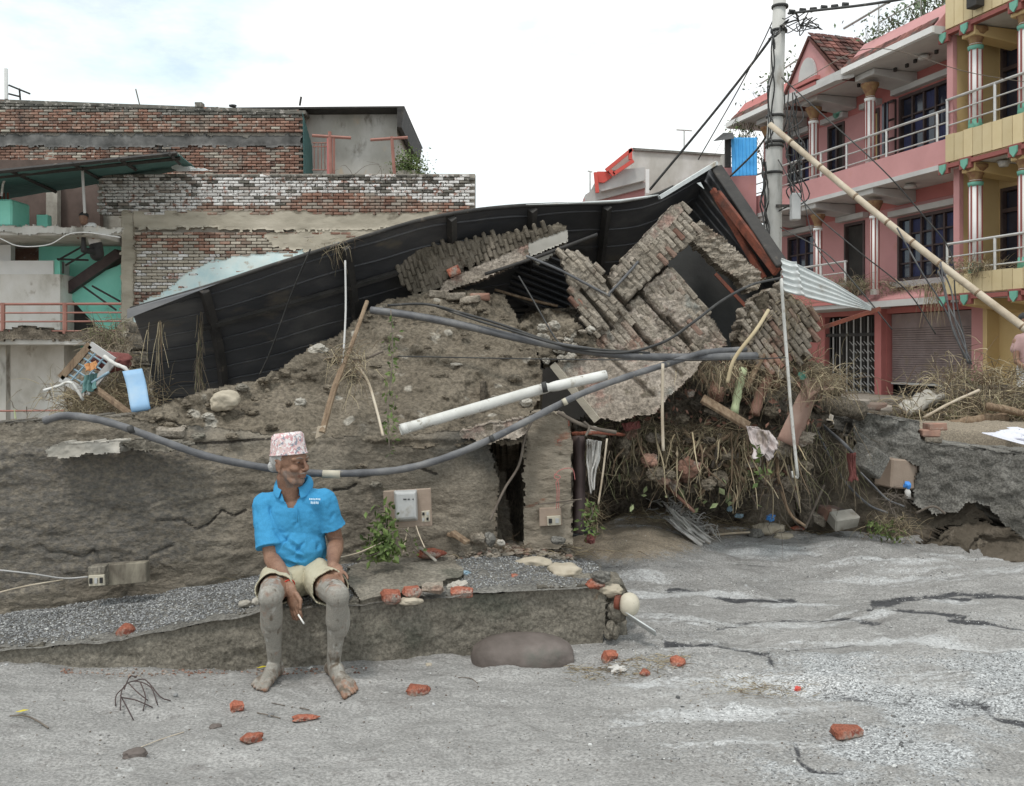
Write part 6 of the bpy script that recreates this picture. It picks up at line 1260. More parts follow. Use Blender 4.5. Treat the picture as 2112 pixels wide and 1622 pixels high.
curtain(1300, 1560, 900, 1020, 150, .06, .2, m_straw, .0036, 'tangled brown stalks in the middle of the hanging mass', 6.7, 7.0, spread=1.0, wob=1.3)
curtain(1190, 1290, 890, 960, 90, .1, .36, m_root, .0034, 'dark roots hanging beside the brick pier', 6.6, 7.1, wob=.9)
curtain(1665, 1765, 870, 980, 200, .12, .4, m_root, .0032, 'dark root fringe hanging right of the thin white pipe', 7.1, 7.5, spread=.4, wob=.9)
curtain(1560, 1680, 860, 1000, 160, .12, .42, m_root, .0036, 'roots and stalks hanging around the thin white pipe', 6.9, 7.2, spread=.5, wob=.9)
curtain(1380, 1530, 742, 775, 260, .08, .26, m_straw, .0030, 'straw fringe hanging from the pipes above the dark hollow', 6.6, 6.75, spread=.6, wob=1.0)
n_ = 90; u = RNG.uniform(1285, 1640, n_); v = RNG.uniform(885, 930, n_); Y = RNG.uniform(6.68, 6.9, n_)
o = strands('long_stalks', np.stack([(u-CX)/F*Y, Y, CZ-(v-CY)/F*Y], -1), RNG.normal(0, .35, (n_, 3))+[0, -.1, -.9], RNG.uniform(.2, .62, n_), RNG.uniform(.004, .009, n_), m_straw, None, 1.0, 1.0, 8, 5); tag(o, 'long thick pale stalks dangling in front of the dark hollow', 'stalks')
for nm, (u0, u1, v0, v1, n_, sz_), mt, la in [('dead_leaves', (1290, 1620, 885, 1010, 200, .05), m_root, 'dry curled leaves caught in the hanging straw'), ('dead_leaves', (1300, 1700, 745, 880, 220, .06), m_log, 'reddish dead leaves on the debris bank'), ('green_leaves', (1260, 1600, 930, 1050, 34, .08), m_leafpale, 'pale green torn leaves hanging among the roots')]:
    Yq = RNG.uniform(6.7, 7.0, n_); o = leaves(nm, np.stack([(RNG.uniform(u0, u1, n_)-CX)/F*Yq, Yq, CZ-(RNG.uniform(v0, v1, n_)-CY)/F*Yq], -1), sz_, mt); tag(o, la, 'leaves')
for i, (u, v, s, n_, L, la, mt) in enumerate([(1420, 770, (.16, .08, .04), 160, .2, 'brown straw heap under the crossing of the grey pipes', m_root), (1560, 780, (.1, .08, .08), 300, .25, 'straw tuft between the green pipe and the red log', m_straw), (1660, 770, (.14, .1, .07), 420, .25, 'straw piled at the foot of the leaning brick chunk', m_straw), (1710, 790, (.1, .1, .06), 260, .2, 'straw tuft above the rusty curved sheet', m_straw),
    (1330, 880, (.2, .08, .03), 260, .2, 'matted brown straw on top of the debris shelf left', m_root), (1450, 890, (.2, .08, .03), 260, .2, 'matted straw on top of the debris shelf right', m_straw), (1370, 920, (.07, .04, .1), 260, .2, 'bright straw tuft in the middle of the hanging roots', m_straw), (1600, 1000, (.08, .05, .12), 150, .3, 'tall stalks near the lower end of the thin white pipe', m_twig), (1620, 640, (.1, .06, .1), 160, .25, 'straw wisps on the leaning brick chunk', m_straw),
    (1220, 1060, (.05, .04, .06), 130, .18, 'green and yellow grass tuft right of the brick pier', m_straw), (1280, 1148, (.06, .04, .015), 90, .14, 'small straw tuft on the silt behind the ledge end', m_straw), (1840, 1085, (.1, .07, .05), 200, .16, 'weeds round the rubbish under the retaining wall', m_straw)]):
    straw_clump('straw_clump', P(u, v, (6.85 if v < 1050 else 6.85) if u < 1700 else (6.6 if u < 1800 else 7.25)), s, n_, L, .0026, la, mt, gv=.7, base=(0, -.3, .1))
# litter on the ground beneath
n_ = 1500; u = RNG.uniform(1290, 1740, n_); v = RNG.uniform(1050, 1104, n_)+.04*(1500-u)*(u < 1500); Y = 3040/(v-725)*.925; X = (u-CX)/F*Y
o = strands('ground_straw', np.stack([X, Y, H(X, Y)+.012], -1), RNG.normal(0, 1, (n_, 3))*[1, .7, .12], RNG.uniform(.04, .22, n_), RNG.uniform(.0015, .003, n_), m_straw, None, .05, .5); tag(o, 'straw litter strewn on the silt under the debris bank', 'straw')
n_ = 320; u = RNG.normal(1560, 55, n_); v = RNG.normal(1425, 12, n_); Y = 3040/(v-725); X = (u-CX)/F*Y
o = strands('ground_straw', np.stack([X, Y, H(X, Y)+.004], -1), RNG.normal(0, 1, (n_, 3))*[1, .7, .03], RNG.uniform(.01, .07, n_), RNG.uniform(.0007, .0016, n_), m_straw, None, .02, .4); tag(o, 'small patch of straw litter on the silt in the right foreground', 'straw')
n_ = 420; u = RNG.uniform(1170, 1420, n_); v = RNG.normal(1385, 9, n_)-.03*(u-1170); Y = 3040/(v-725); X = (u-CX)/F*Y
o = strands('ground_straw', np.stack([X, Y, H(X, Y)+.004], -1), RNG.normal(0, 1, (n_, 3))*[1, .6, .04], RNG.uniform(.01, .08, n_), RNG.uniform(.0008, .002, n_), m_straw, None, .02, .4); tag(o, 'straw and chaff line on the silt below the ledge end', 'straw')
for X_, t_, la, nn_ in ((940, 1.0, 'dry twigs and grass at the wall foot left of the doorway', 260), (1110, 1.0, 'twigs and grass at the foot of the brick pier', 200), (480, .95, 'pale dry stalks at the wall foot left of the man', 60)):
    q = lpt(X_, t_, .02); o = strands('ground_straw', np.array(q[:])+RNG.normal(0, 1, (nn_, 3))*[.2, .05, .012], RNG.normal(0, 1, (nn_, 3))*[1, .5, .25], RNG.uniform(.04, .2, nn_), RNG.uniform(.0012, .003, nn_), m_straw, None, .3, .5); tag(o, la, 'straw')
# timber, pipes and sheets in the debris
def beam(name, pts, r_, mt, la, cat, n=9, flat=1): q = spline([P(*p) for p in pts], 5); o = MB().tube(q, [r_*(1+.12*math.sin(i*2.1)) for i in range(len(q))], n, flat=flat).build(name, mt, None, True); return tag(o, la, cat)
beam('log', [(1603, 732, 6.90), (1590, 770, 6.85), (1568, 815, 6.80), (1556, 855, 6.75)], .04, m_log, 'thick reddish log standing in the debris right of the green pipe', 'log')
beam('log', [(1618, 728, 6.95), (1606, 760, 6.90), (1598, 800, 6.85)], .035, m_log, 'shorter red brown log beside the thin white pipe', 'log')
beam('log', [(1680, 832, 7.25), (1710, 834, 7.25), (1775, 848, 7.35)], .075, m_darkmud, 'fat dark mud coated log behind the rusty curved sheet', 'log', 14)
beam('log', [(1556, 700, 7.05), (1545, 735, 6.95), (1540, 770, 6.95)], .03, m_log, 'leaning brown root above the green pipe', 'log')
beam('green_pipe', [(1534, 760, 6.80), (1524, 800, 6.75), (1514, 852, 6.70)], .030, m_green, 'pale green pipe standing in the straw', 'pipe', 12)
beam('dark_post', [(1662, 880, 7.35), (1664, 980, 7.35), (1662, 1085, 7.35)], .055, m_darkmud, 'upright mud coated post right of the thin white pipe', 'post', 10)
beam('dark_board', [(1193, 900, 6.00), (1195, 1000, 6.00), (1190, 1100, 5.95)], .04, m_brownw, 'dark wet board standing right of the brick pier', 'board', 4)
beam('stick', [(1600, 930, 6.75), (1608, 1000, 6.75), (1630, 1060, 6.75), (1660, 1085, 6.75)], .011, m_wood, 'brown bent branch leaning below the pink cloth', 'stick')
beam('stick', [(1625, 960, 6.75), (1638, 1010, 6.75), (1650, 1050, 6.75)], .008, m_twig, 'grey branch leaning right of the pink cloth', 'stick')
beam('log', [(1180, 895, 5.95), (1230, 893, 5.95), (1290, 897, 6.75)], .012, m_brick, 'orange rusty rod along the debris shelf beside the brick pier', 'rod')
beam('log', [(1222, 888, 6.05), (1246, 895, 6.80)], .03, m_concpale, 'short pale pipe piece on the debris shelf', 'pipe')
def plank(a, b, w_, h_, mt, la, cat='plank', up=(0, 0, 1)): o = MB().bar(P(*a), P(*b), w_, h_, up).build('plank', mt, None, False, .004); return tag(o, la, cat)
plank((1448, 822, 6.65), (1545, 880, 6.60), .08, .028, m_wood, 'weathered plank slanting down to the pink cloth', up=(0, -.6, .8))
plank((1455, 845, 6.70), (1485, 855, 6.65), .07, .03, m_darkmud, 'dark short board under the weathered plank')
plank((1575, 730, 6.80), (1540, 800, 6.75), .05, .02, m_wood, 'thin plank leaning behind the green pipe')
plank((1660, 1090, 7.15), (1700, 1000, 7.15), .02, .02, m_twig, 'thin lath leaning by the dark post', 'lath')
plank((932, 1098, 5.55), (965, 1120, 5.5), .05, .025, m_wood, 'short weathered board on rubble left of the doorway')
plank((922, 1102, 5.6), (945, 1108, 5.6), .04, .02, m_wood, 'second short board beside the doorway rubble')
o = rock('brick_block', P(890, 1142, 5.45), (.17, .1, .06), m_brick, None, .3, .12, 1.5, 9); tag(o, 'red brick slab under a pale lath at the wall foot behind the cement slab', 'brick')
plank((864, 1128, 5.42), (900, 1158, 5.35), .02, .012, m_concpale, 'pale curved lath over the red brick slab', 'lath')
for u, v, s, la in [(985, 1110, (.1, .08, .07), 'reddish stone at the foot of the doorway, left one'), (1010, 1112, (.07, .06, .09), 'upright dark chip at the foot of the doorway'), (1033, 1120, (.05, .04, .04), 'white crumb at the foot of the doorway'), (1150, 1115, (.09, .07, .05), 'grey stone at the foot of the brick pier')]:
    o = rock('stone', P(u, v, 5.65), s, m_brickmud if 'red' in la else (m_conc if 'white' not in la else m_concpale), None, .3, .25, 1.5, int(u)); tag(o, la, 'stone')
# rusty curved sheet
def surf(name, fn, nu_, nv_, mt, la, cat, parent=None, th=.004, smooth=True):
    pts = [fn(i/(nu_-1), j/(nv_-1)) for j in range(nv_) for i in range(nu_)]; fs = [(j*nu_+i, j*nu_+i+1, (j+1)*nu_+i+1, (j+1)*nu_+i) for j in range(nv_-1) for i in range(nu_-1)]
    o = MB().add(pts, fs).build(name, mt, parent, smooth); m = o.modifiers.new('t', 'SOLIDIFY'); m.thickness = th
    return tag(o, la, cat) if parent is None else o
def bil(c, s, t): return (Vector(P(*c[0]))*(1-s)+Vector(P(*c[1]))*s)*(1-t)+(Vector(P(*c[3]))*(1-s)+Vector(P(*c[2]))*s)*t
m_rustpale = mat('faded_red_sheet', [(.2, .11, .085), (.3, .19, .15), (.36, .26, .21)], 3, .8, .4, 30, coord='world')
surf('curved_sheet', lambda s, t: bil([(1660, 786, 6.75), (1690, 800, 6.95), (1640, 925, 6.85), (1598, 905, 6.65)], s, t)+Vector((0, -.07*math.sin(s*3.14)-.05*t, 0)), 14, 14, m_rustpale, 'faded red curved metal sheet hanging down from the debris bank', 'metal sheet')
surf('curved_sheet', lambda s, t: bil([(1658, 782, 6.75), (1720, 800, 6.95), (1718, 806, 6.75), (1668, 825, 6.60)], s, t)+Vector((0, 0, .03*math.sin(s*3.14))), 14, 8, m_rustpale, 'pale rimmed top flap of the faded red sheet over the dark log', 'metal sheet')
# cloths
def cloth(name, c, mt, la, seed, amp=.03, fr=5, nu_=34, nv_=34, cat='cloth', sag=0.0):
    def fn(s, t):
        p = bil(c, s, t); w_ = float(fbm(s*fr+seed+.6*math.sin(t*2.5), t*fr*.22, 0, 3, seed)); return p+Vector((amp*.35*float(vn(t*3, s*2, seed))*t, amp*.8*w_-amp, -sag*math.sin(s*3.14)-amp*.5*t*abs(math.sin(s*5+seed))))
    return surf(name, fn, nu_, nv_, mt, la, cat, th=.003)
cloth('pink_cloth', [(1534, 878, 6.60), (1560, 880, 6.55), (1600, 905, 6.55), (1582, 950, 6.55)][:4], m_clothp, 'pale pink cloth draped over the plank end in the debris', 3, .04, 6)
cloth('pink_cloth', [(1537, 880, 6.58), (1585, 888, 6.53), (1606, 915, 6.53), (1552, 942, 6.53)], m_clothp, 'front fold of pale pink cloth hanging below the plank', 13, .05, 7)
cloth('white_rag', [(1366, 1036, 7.20), (1384, 1046, 7.20), (1462, 1108, 7.15), (1420, 1092, 7.10)], m_clothw, 'torn white rag lying in the straw at the silt edge', 5, .06, 9)
cloth('white_rag', [(1366, 1066, 7.15), (1405, 1062, 7.20), (1470, 1108, 7.15), (1436, 1116, 7.00)], m_clothw, 'lower shred of the torn white rag by the silt edge', 8, .06, 9)
n_ = 160; t_ = RNG.uniform(0, 1, n_); pz = [PG(1372+90*k, 1050+62*k, .03) for k in np.linspace(0, 1, 12)]
st = np.array([list(pz[int(k*11)]) for k in t_])+RNG.normal(0, 1, (n_, 3))*[.05, .05, .03]; o = strands('white_shreds', st, RNG.normal(0, 1, (n_, 3))*[1, .4, .4]+[.5, -.4, 0], RNG.uniform(.05, .2, n_), RNG.uniform(.004, .009, n_), m_clothw, None, .8, 1.6, 6, 4); tag(o, 'shredded white fabric strips spilling onto the silt edge', 'cloth')
cloth('grey_plastic', [(1208, 905, 6.00), (1238, 908, 6.05), (1226, 1000, 6.00), (1212, 1015, 6.00)], m_clothw, 'grey torn plastic hanging from the debris shelf right of the pier', 6, .05, 6)
cloth('maroon_rag', [(1280, 874, 6.70), (1318, 868, 6.75), (1322, 882, 6.70), (1290, 888, 6.70)], m_clothr, 'maroon rag on the debris shelf right of the branch', 7, .015, 7)
cloth('maroon_rag', [(1742, 935, 6.90), (1760, 932, 6.90), (1762, 985, 6.90), (1748, 990, 6.90)], m_clothr, 'dark red rag hanging left of the tipped concrete block', 9, .04, 6)
for u, v, Y, s, mt, la in [(1505, 1050, 7.60, (.05, .04, .035), m_lightblue, 'light blue plastic scrap at the back of the straw litter'), (1525, 1064, 7.40, (.07, .05, .03), m_lightblue, 'crushed light blue scrap in the straw litter'), (1590, 1068, 7.40, (.07, .05, .05), m_blueplastic, 'blue crumpled cup in the straw litter'), (1655, 775, 6.75, (.06, .04, .05), m_greenp, 'green scrap of plastic above the curved red sheet'), (1218, 1112, 6.20, (.07, .05, .06), m_clothr, 'crimson scrap at the foot of the grass tuft'), (955, 1183, 5.25, (.07, .05, .03), m_lightblue, 'light blue crumpled wrapper at the right tip of the cement slab'), (1275, 1385, 4.75, (.08, .06, .03), m_clothw, 'white crumpled wrapper beside the tilted brick'), (1645, 1425, 4.35, (.03, .02, .02), m_redtrim, 'tiny red cap in the straw patch'), (1180, 1098, 6.30, (.3, .06, .05), m_black, 'black plastic hose piece at the foot of the brick pier')]:
    if v > 1300: q = PG(u, v, .01)
    else: q = P(u, v, Y)
    o = rock('scrap', q, s, mt, None, .4, .4, 2.2, int(u), smooth=False); tag(o, la, 'litter')
MB()
bt_ = empty('bottle', P(1871, 1020, 6.95), 'small plastic bottle with a bright blue cap stuck under the retaining wall', 'bottle')
MB().tube([P(1873, 1028, 6.90), P(1872, 1014, 6.90), P(1872, 1008, 6.90)], [.022, .022, .01], 12).build('bottle_body', m_clothw, bt_, True); rock('cap', P(1871, 1001, 6.90), (.05, .05, .055), m_blueplastic, bt_, 0, .25, 2, 4)
# cables at the right
for pts, r_, la in [([(1665, 840, 7.25), (1700, 920, 7.35), (1740, 990, 7.35), (1790, 1040, 7.25), (1830, 1058, 7.25)], .009, 'grey cable looping from the debris bank to the wall foot'), ([(1668, 845, 7.25), (1700, 880, 7.35), (1740, 915, 6.80), (1758, 935, 6.90)], .013, 'pale stiff cable ending beside the tipped concrete block'), ([(1775, 975, 7), (1800, 1000, 6.90), (1830, 1030, 6.90), (1865, 1045, 6.90)], .007, 'thin red brown wire under the brown block')]: cable('cable', pts, r_, m_pipe, la)
for u, v, n_ in ((1845, 1040, 60),): straw_clump('root_tangle', P(u, v, 6.9), (.05, .03, .05), 60, .15, .004, 'tangle of dark roots beside the blue capped bottle', m_twig, cat='roots')
# heap of straw and logs at the right edge on the terrace
for i, (u, v, Y, s, n_, L, la, mt) in enumerate([(2010, 800, 9.4, (.25, .2, .13), 900, .3, 'upper part of the straw heap in front of the shutter', m_straw), (2030, 850, 9.0, (.42, .25, .12), 1300, .32, 'broad straw and stalk heap in front of the ochre house', m_straw), (1960, 875, 8.8, (.3, .2, .05), 500, .3, 'brown stalks at the left foot of the big straw heap', m_root), (2090, 860, 8.8, (.2, .2, .1), 400, .3, 'straw at the right edge below the standing person', m_root)]):
    straw_clump('straw_heap', P(u, v, Y), s, n_, L, .005, la, mt, gv=.6, base=(0, -.3, .2))
o = rock('debris_mound', P(2035, 872, 9.3), (1.5, .9, .75), m_darkmud, None, 0, .2, 1.6, 5, True); tag(o, 'dark earth core of the big straw heap in front of the ochre house', 'debris')
o = rock('debris_mound', P(1880, 858, 9.6), (1.5, .8, .3), m_darkmud, None, 0, .25, 1.6, 8, True); tag(o, 'low muddy mound in front of the roller shutter', 'debris')
beam('log', [(1955, 880, 8.5), (2010, 868, 8.5), (2075, 862, 8.5)], .05, m_wood, 'orange brown log lying along the foot of the straw heap', 'log'); beam('log', [(2035, 838, 8.4), (2075, 845, 8.4), (2112, 855, 8.4)], .035, m_wood, 'pale broken branch sticking out of the straw heap', 'log')
beam('stick', [(1905, 862, 8.6), (1960, 832, 8.6), (2020, 805, 8.6)], .014, m_bamboo, 'long thin cane leaning on the straw heap', 'stick')
cloth('white_sheet', [(2020, 893, 7.6), (2090, 880, 7.9), (2180, 900, 7.6), (2110, 912, 7.3)], mat('patterned_pale_fabric', [(.6, .6, .66), (.72, .72, .76)], 5, .9, .4, 40, spots=[((.3, .3, .4), 30, .6, .64)]), 'pale printed fabric lying on the terrace at the right edge', 4, .07, 6)
o = surf('mattress', lambda s, t: bil([(1852, 838, 9.2), (1875, 845, 8.9), (1945, 812, 9.1), (1900, 808, 9.5)], s, t)+Vector((0, 0, .03*float(vn(s*5, t*4, 3)))), 20, 12, m_concpale, 'pale crumpled mattress lying before the half open shutter', 'mattress', th=.06)
# ---- straw on balconies
for p_, s, n_, L, la in [(B(2.9, 0, 3.12), (.5, .18, .08), 800, .3, 'dark straw caught on the first floor rail of the pink house'), (B(-.9, .05, 3.2), (.35, .12, .08), 500, .3, 'straw caught on the lower balcony of the yellow house'), (B(.9, -.4, 2.95), (.5, .1, .04), 200, .25, 'thin straw line on the sloping pink ledge')]:
    straw_clump('balcony_straw', p_, s, n_, L, .006, la, m_root if 'dark' in la else m_straw, gv=.8)
st = [B(random.uniform(.1, .8), .0, 3.0)[:] for _ in range(40)]; tag(strands('hanging_straw', st, RNG.normal(0, .2, (40, 3))+[0, 0, -1], RNG.uniform(.3, 1.0, 40), np.full(40, .008), m_straw, None, .5, .4), 'straw strands dangling from the corner of the yellow balcony', 'straw')
# ================================================================== LEFT DEBRIS HEAP
hp_ = sheet('debris_heap', [(132, 860), (150, 790), (170, 740), (185, 700), (215, 690), (252, 660), (268, 700), (275, 770), (300, 850), (280, 870)], lambda u, v: 7.0+(850-v)*.004, 5, .8, m_mound, None, .12, 3, seed=81); tag(hp_, 'heap of muddy rubble left of the dark roof', 'debris')
straw_clump('straw_heap', P(225, 825, 6.6), (.2, .1, .06), 700, .25, .003, 'straw covering the foot of the left rubble heap', gv=.4, base=(0, -.4, .1)); straw_clump('straw_heap', P(238, 760, 6.8), (.08, .08, .14), 300, .25, .003, 'roots along the left rubble heap', m_root, gv=.7); straw_clump('straw_heap', P(215, 695, 7.0), (.07, .06, .05), 200, .2, .004, 'brown root ball on top of the left rubble heap', m_root)
wf = empty('broken_window_frame', P(180, 800, 6.5), 'broken blue grey window grille leaning in the left rubble heap', 'window frame')
fr_ = [(126, 780), (186, 712), (235, 745), (178, 812)]
for i in range(4): MB().bar(P(*fr_[i], 6.5), P(*fr_[(i+1) % 4], 6.5), .05, .025, up=(0, -1, 0)).build('frame_bar', m_greyp if i != 0 else m_wood, wf)
for k in range(1, 6): t = k/6; MB().tube([P(fr_[0][0]+(fr_[1][0]-fr_[0][0])*t, fr_[0][1]+(fr_[1][1]-fr_[0][1])*t, 6.5), P(fr_[3][0]+(fr_[2][0]-fr_[3][0])*t, fr_[3][1]+(fr_[2][1]-fr_[3][1])*t, 6.5)], .007, 5).build('grille_bar', m_lightblue, wf)
for k in (1, 2): t = k/3; MB().tube([P(fr_[0][0]+(fr_[3][0]-fr_[0][0])*t, fr_[0][1]+(fr_[3][1]-fr_[0][1])*t, 6.5), P(fr_[1][0]+(fr_[2][0]-fr_[1][0])*t, fr_[1][1]+(fr_[2][1]-fr_[1][1])*t, 6.5)], .008, 5).build('grille_bar', m_lightblue, wf)
beam('white_pipe_piece', [(215, 735, 6.45), (235, 750, 6.42), (258, 760, 6.4), (268, 775, 6.4)], .014, m_pvc, 'bent white pipe piece right of the broken window grille', 'pipe')
beam('white_pipe_piece', [(90, 806, 6.4), (120, 797, 6.4), (147, 790, 6.4), (172, 826, 6.4)], .010, m_pvc, 'thin white pipe bent below the broken window grille', 'pipe')
beam('white_pipe_piece', [(190, 790, 6.3), (225, 768, 6.3)], .010, m_lightblue, 'short pale blue pipe crossing the window grille', 'pipe')
cloth('teal_cloth', [(178, 775, 6.4), (208, 770, 6.4), (205, 800, 6.3), (176, 806, 6.3)], m_tealsheet, 'faded teal cloth in the left rubble heap', 14, .04); cloth('orange_rag', [(180, 752, 6.4), (206, 744, 6.4), (205, 758, 6.3), (182, 765, 6.3)], m_orange, 'orange rag caught in the window grille', 15, .03)
plank((195, 800, 6.3), (270, 855, 6.1), .04, .03, m_wood, 'brown plank sloping down in front of the left rubble heap'); o = rock('red_sack', P(225, 748, 6.6), (.3, .15, .15), m_clothr, None, .3, .2, 1.6, 4); tag(o, 'dusty red bundle above the orange rag', 'bundle')
surf('blue_board', lambda s, t: bil([(254, 768, 6.1), (294, 762, 6.12), (313, 846, 6.0), (274, 852, 5.98)], s, t)+Vector((0, .01*math.sin(t*5), 0)), 8, 8, m_blueboard, 'pale blue board leaning at the left end of the dark roof', 'board', th=.02)
o = rock('pale_rock', P(462, 828, 5.55), (.165, .12, .125), m_stone, None, .3, .22, 1.4, 33); tag(o, 'large cream rock on the mound left of the wooden stake', 'stone')
# ================================================================== VINES
def vine(u0, v0, u1, v1, Y0, Y1, n_, la, sz=.035, sp=.02):
    e = empty('vine', P(u1, v1, Y1), la, 'vine'); a = P(u0, v0, Y0); b_ = P(u1, v1, Y1)
    MB().tube(spline([a, a.lerp(b_, .35)+Vector((.015, 0, 0)), a.lerp(b_, .7)+Vector((-.01, 0, 0)), b_], 5), .0035, 5).build('stem', m_twig, e, True)
    t = RNG.uniform(0, 1, n_)**.8; pp = np.array(a[:])+(np.array(b_[:])-np.array(a[:]))*t[:, None]+RNG.normal(0, 1, (n_, 3))*[sp, .012, .03]; leaves('foliage', pp, sz, m_leaf, e)
vine(806, 640, 803, 930, 5.6, 5.25, 90, 'thin leafy vine hanging down the mound above the meter box', .04, .018)
vine(795, 1045, 785, 1140, 5.28, 5.15, 170, 'leafy green shoot left of the meter box', .05, .04)
vine(760, 1148, 812, 1120, 5.1, 5.15, 120, 'fallen green leaves at the wall foot below the meter box', .05, .04)
vine(830, 1090, 865, 1140, 5.2, 5.2, 12, 'dry shoot below the meter box', .03, .02)
vine(1218, 1040, 1214, 1100, 5.7, 5.65, 60, 'green weed right of the brick pier', .04, .03)
vine(1560, 930, 1572, 990, 5.95, 5.95, 14, 'pale drooping leaves below the pink cloth', .07, .03)
vine(1790, 1080, 1850, 1100, 7.2, 7.15, 90, 'green weeds around the rubbish under the retaining wall', .05, .05)
# ================================================================== ELECTRICAL FITTINGS
mtb = empty('electric_meter', P(840, 1050, 5.3), 'grey domed electricity meter on a dusty wooden board', 'meter')
Ym = 5.32; MB().prism([P(790, 1014, Ym), P(888, 1008, Ym), P(891, 1085, Ym), P(793, 1092, Ym)], (0, .03, 0)).build('board', m_board, mtb, False, .003)
def mcase():
    vs = []; fs = []; prof = [(0, 0), (.004, .03), (.012, .055), (.02, .062)]; A = [(812, 1012), (860, 1010), (862, 1074), (815, 1078)]; c = (837, 1044)
    for ins, dy in prof:
        k = 1-ins/.09
        for (u, v) in A: vs.append(P(c[0]+(u-c[0])*k, c[1]+(v-c[1])*k, Ym-dy))
    for r_ in range(3):
        for k in range(4): fs.append((r_*4+k, r_*4+(k+1) % 4, (r_+1)*4+(k+1) % 4, (r_+1)*4+k))
    fs.append((12, 13, 14, 15)); return MB().add(vs, fs).build('case', m_meterg, mtb, False, .008)
mcase()
for i, (u, w_) in enumerate([(835, .018), (843, .012), (852, .007)]): MB().box(P(u, 1030, Ym-.064), (w_, .004, .0055)).build('print_mark', m_black, mtb)
def switchplate(name, quad, Y, parent, n_, rows=1):
    pl_ = MB().prism([P(u, v, Y) for u, v in quad], (0, .02, 0)).build(name, m_cream, parent, False, .002)
    (ua, va), (ub, vb), (uc, vc), (ud, vd) = quad
    for r_ in range(rows):
        for i in range(n_): t = (i+.5)/n_; s_ = (r_+.5)/rows; u = ua+(ub-ua)*t; v = va+(vb-va)*t+(vd-va)*s_; MB().box(P(u, v, Y-.004), ((ub-ua)/F*Y/n_*.5, .01, abs(vd-va)/F*Y/rows*.5)).build('switch', m_meterg if (i+r_) % 2 else m_black, pl_)
switchplate('switch_plate', [(869, 1055), (886, 1053), (887, 1076), (870, 1078)], Ym-.005, mtb, 2, 2)
sb = empty('switch_board', P(1140, 1070, 5.78), 'small wooden board with a cream switch plate on the brick pier', 'switch board')
MB().prism([P(1112, 1049, 5.80), P(1157, 1047, 5.80), P(1160, 1084, 5.80), P(1113, 1086, 5.80)], (0, .03, 0)).build('board', m_board, sb, False, .003); switchplate('switch_plate', [(1128, 1066), (1156, 1064), (1157, 1083), (1129, 1085)], 5.78, sb, 2)
for i, pts in enumerate([[(1152, 1048), (1153, 1010), (1150, 990), (1143, 985), (1152, 972), (1170, 966), (1182, 970), (1186, 990)], [(1148, 1050), (1149, 1015), (1147, 995), (1156, 984), (1143, 978)], [(1155, 1048), (1166, 1040), (1185, 1035)]]): cable('wire', [(u, v, 5.74) for u, v in pts], .0024, m_pinkd if i < 2 else m_twig, 'x', parent=sb)
lb = empty('switch_board', P(240, 1190, 5.05), 'mud smeared switch box low on the wall at the left', 'switch board')
MB().prism([P(212, 1166, 5.05), P(300, 1160, 5.07), P(302, 1202, 5.07), P(214, 1210, 5.05)], (0, .06, 0)).build('board', mat('mud_streaked_board', [(.09, .075, .06), (.3, .27, .21)], 8, .9, .4, 30, stretch=(2, 1, .7)), lb, False, .004); MB().prism([P(180, 1170, 5.0), P(215, 1168, 5.0), P(217, 1210, 5.0), P(182, 1212, 5.0)], (0, .08, 0)).build('box', m_ledge, lb, False, .005)
switchplate('switch_plate', [(182, 1188), (214, 1186), (215, 1208), (183, 1210)], 4.99, lb, 3)
for pts, mt, la in [([(-60, 1170, 4.7), (60, 1183, 4.85), (130, 1193, 4.97), (182, 1190, 5.02)], m_greyp, 'thin pale wire running from the left edge to the low switch box'), ([(-60, 1238, 4.7), (40, 1212, 4.85), (130, 1196, 4.97)], m_bamboo, 'thin yellowish wire joining the pale one at the low switch box')]: cable('wire', pts, .004, mt, la, 'wire')
for pts, la in [([(842, 1088, 5.25), (835, 1120, 5.2), (832, 1140, 5.15)], 'thin wire hanging from the meter'), ([(858, 1085, 5.25), (865, 1105, 5.2), (876, 1130, 5.15)], 'second thin wire hanging right below the meter'), ([(790, 1118, 5.15), (740, 1140, 5.05), (700, 1150, 5.0), (660, 1160, 5.0)], 'dry stalk at the wall foot right of the man')]: cable('wire', pts, .0035, m_bamboo, la, 'wire')
# ================================================================== TWIGS AND LEAVES ON THE SILT
def twig(pts, r_, la, mt=m_twig): q = [PG(u, v, dz) for u, v, dz in pts]; o = MB().tube(spline(q, 5), r_, 6).build('twig', mt, None, True); return tag(o, la, 'twig')
br_ = empty('dry_branch', PG(270, 1450, 0), 'dark bushy dry twig lying on the silt at lower left', 'branch')
for pts in [[(248, 1480, .03), (252, 1446, .05), (275, 1432, .06), (310, 1440, .05), (325, 1460, .01)], [(248, 1450, .03), (262, 1470, .02), (275, 1490, .005)], [(275, 1432, .06), (300, 1425, .05), (330, 1447, .02), (352, 1449, .005)], [(258, 1440, .05), (240, 1448, .03), (238, 1462, .01)], [(290, 1436, .06), (300, 1452, .03), (295, 1470, .005)], [(265, 1437, .06), (282, 1446, .04), (305, 1450, .01)], [(256, 1446, .05), (268, 1428, .07), (282, 1424, .06)], [(250, 1455, .03), (280, 1455, .02), (315, 1462, .005)]]:
    MB().tube(spline([PG(*p) for p in pts], 4), .0028, 5).build('twig', m_brownw, br_, True)
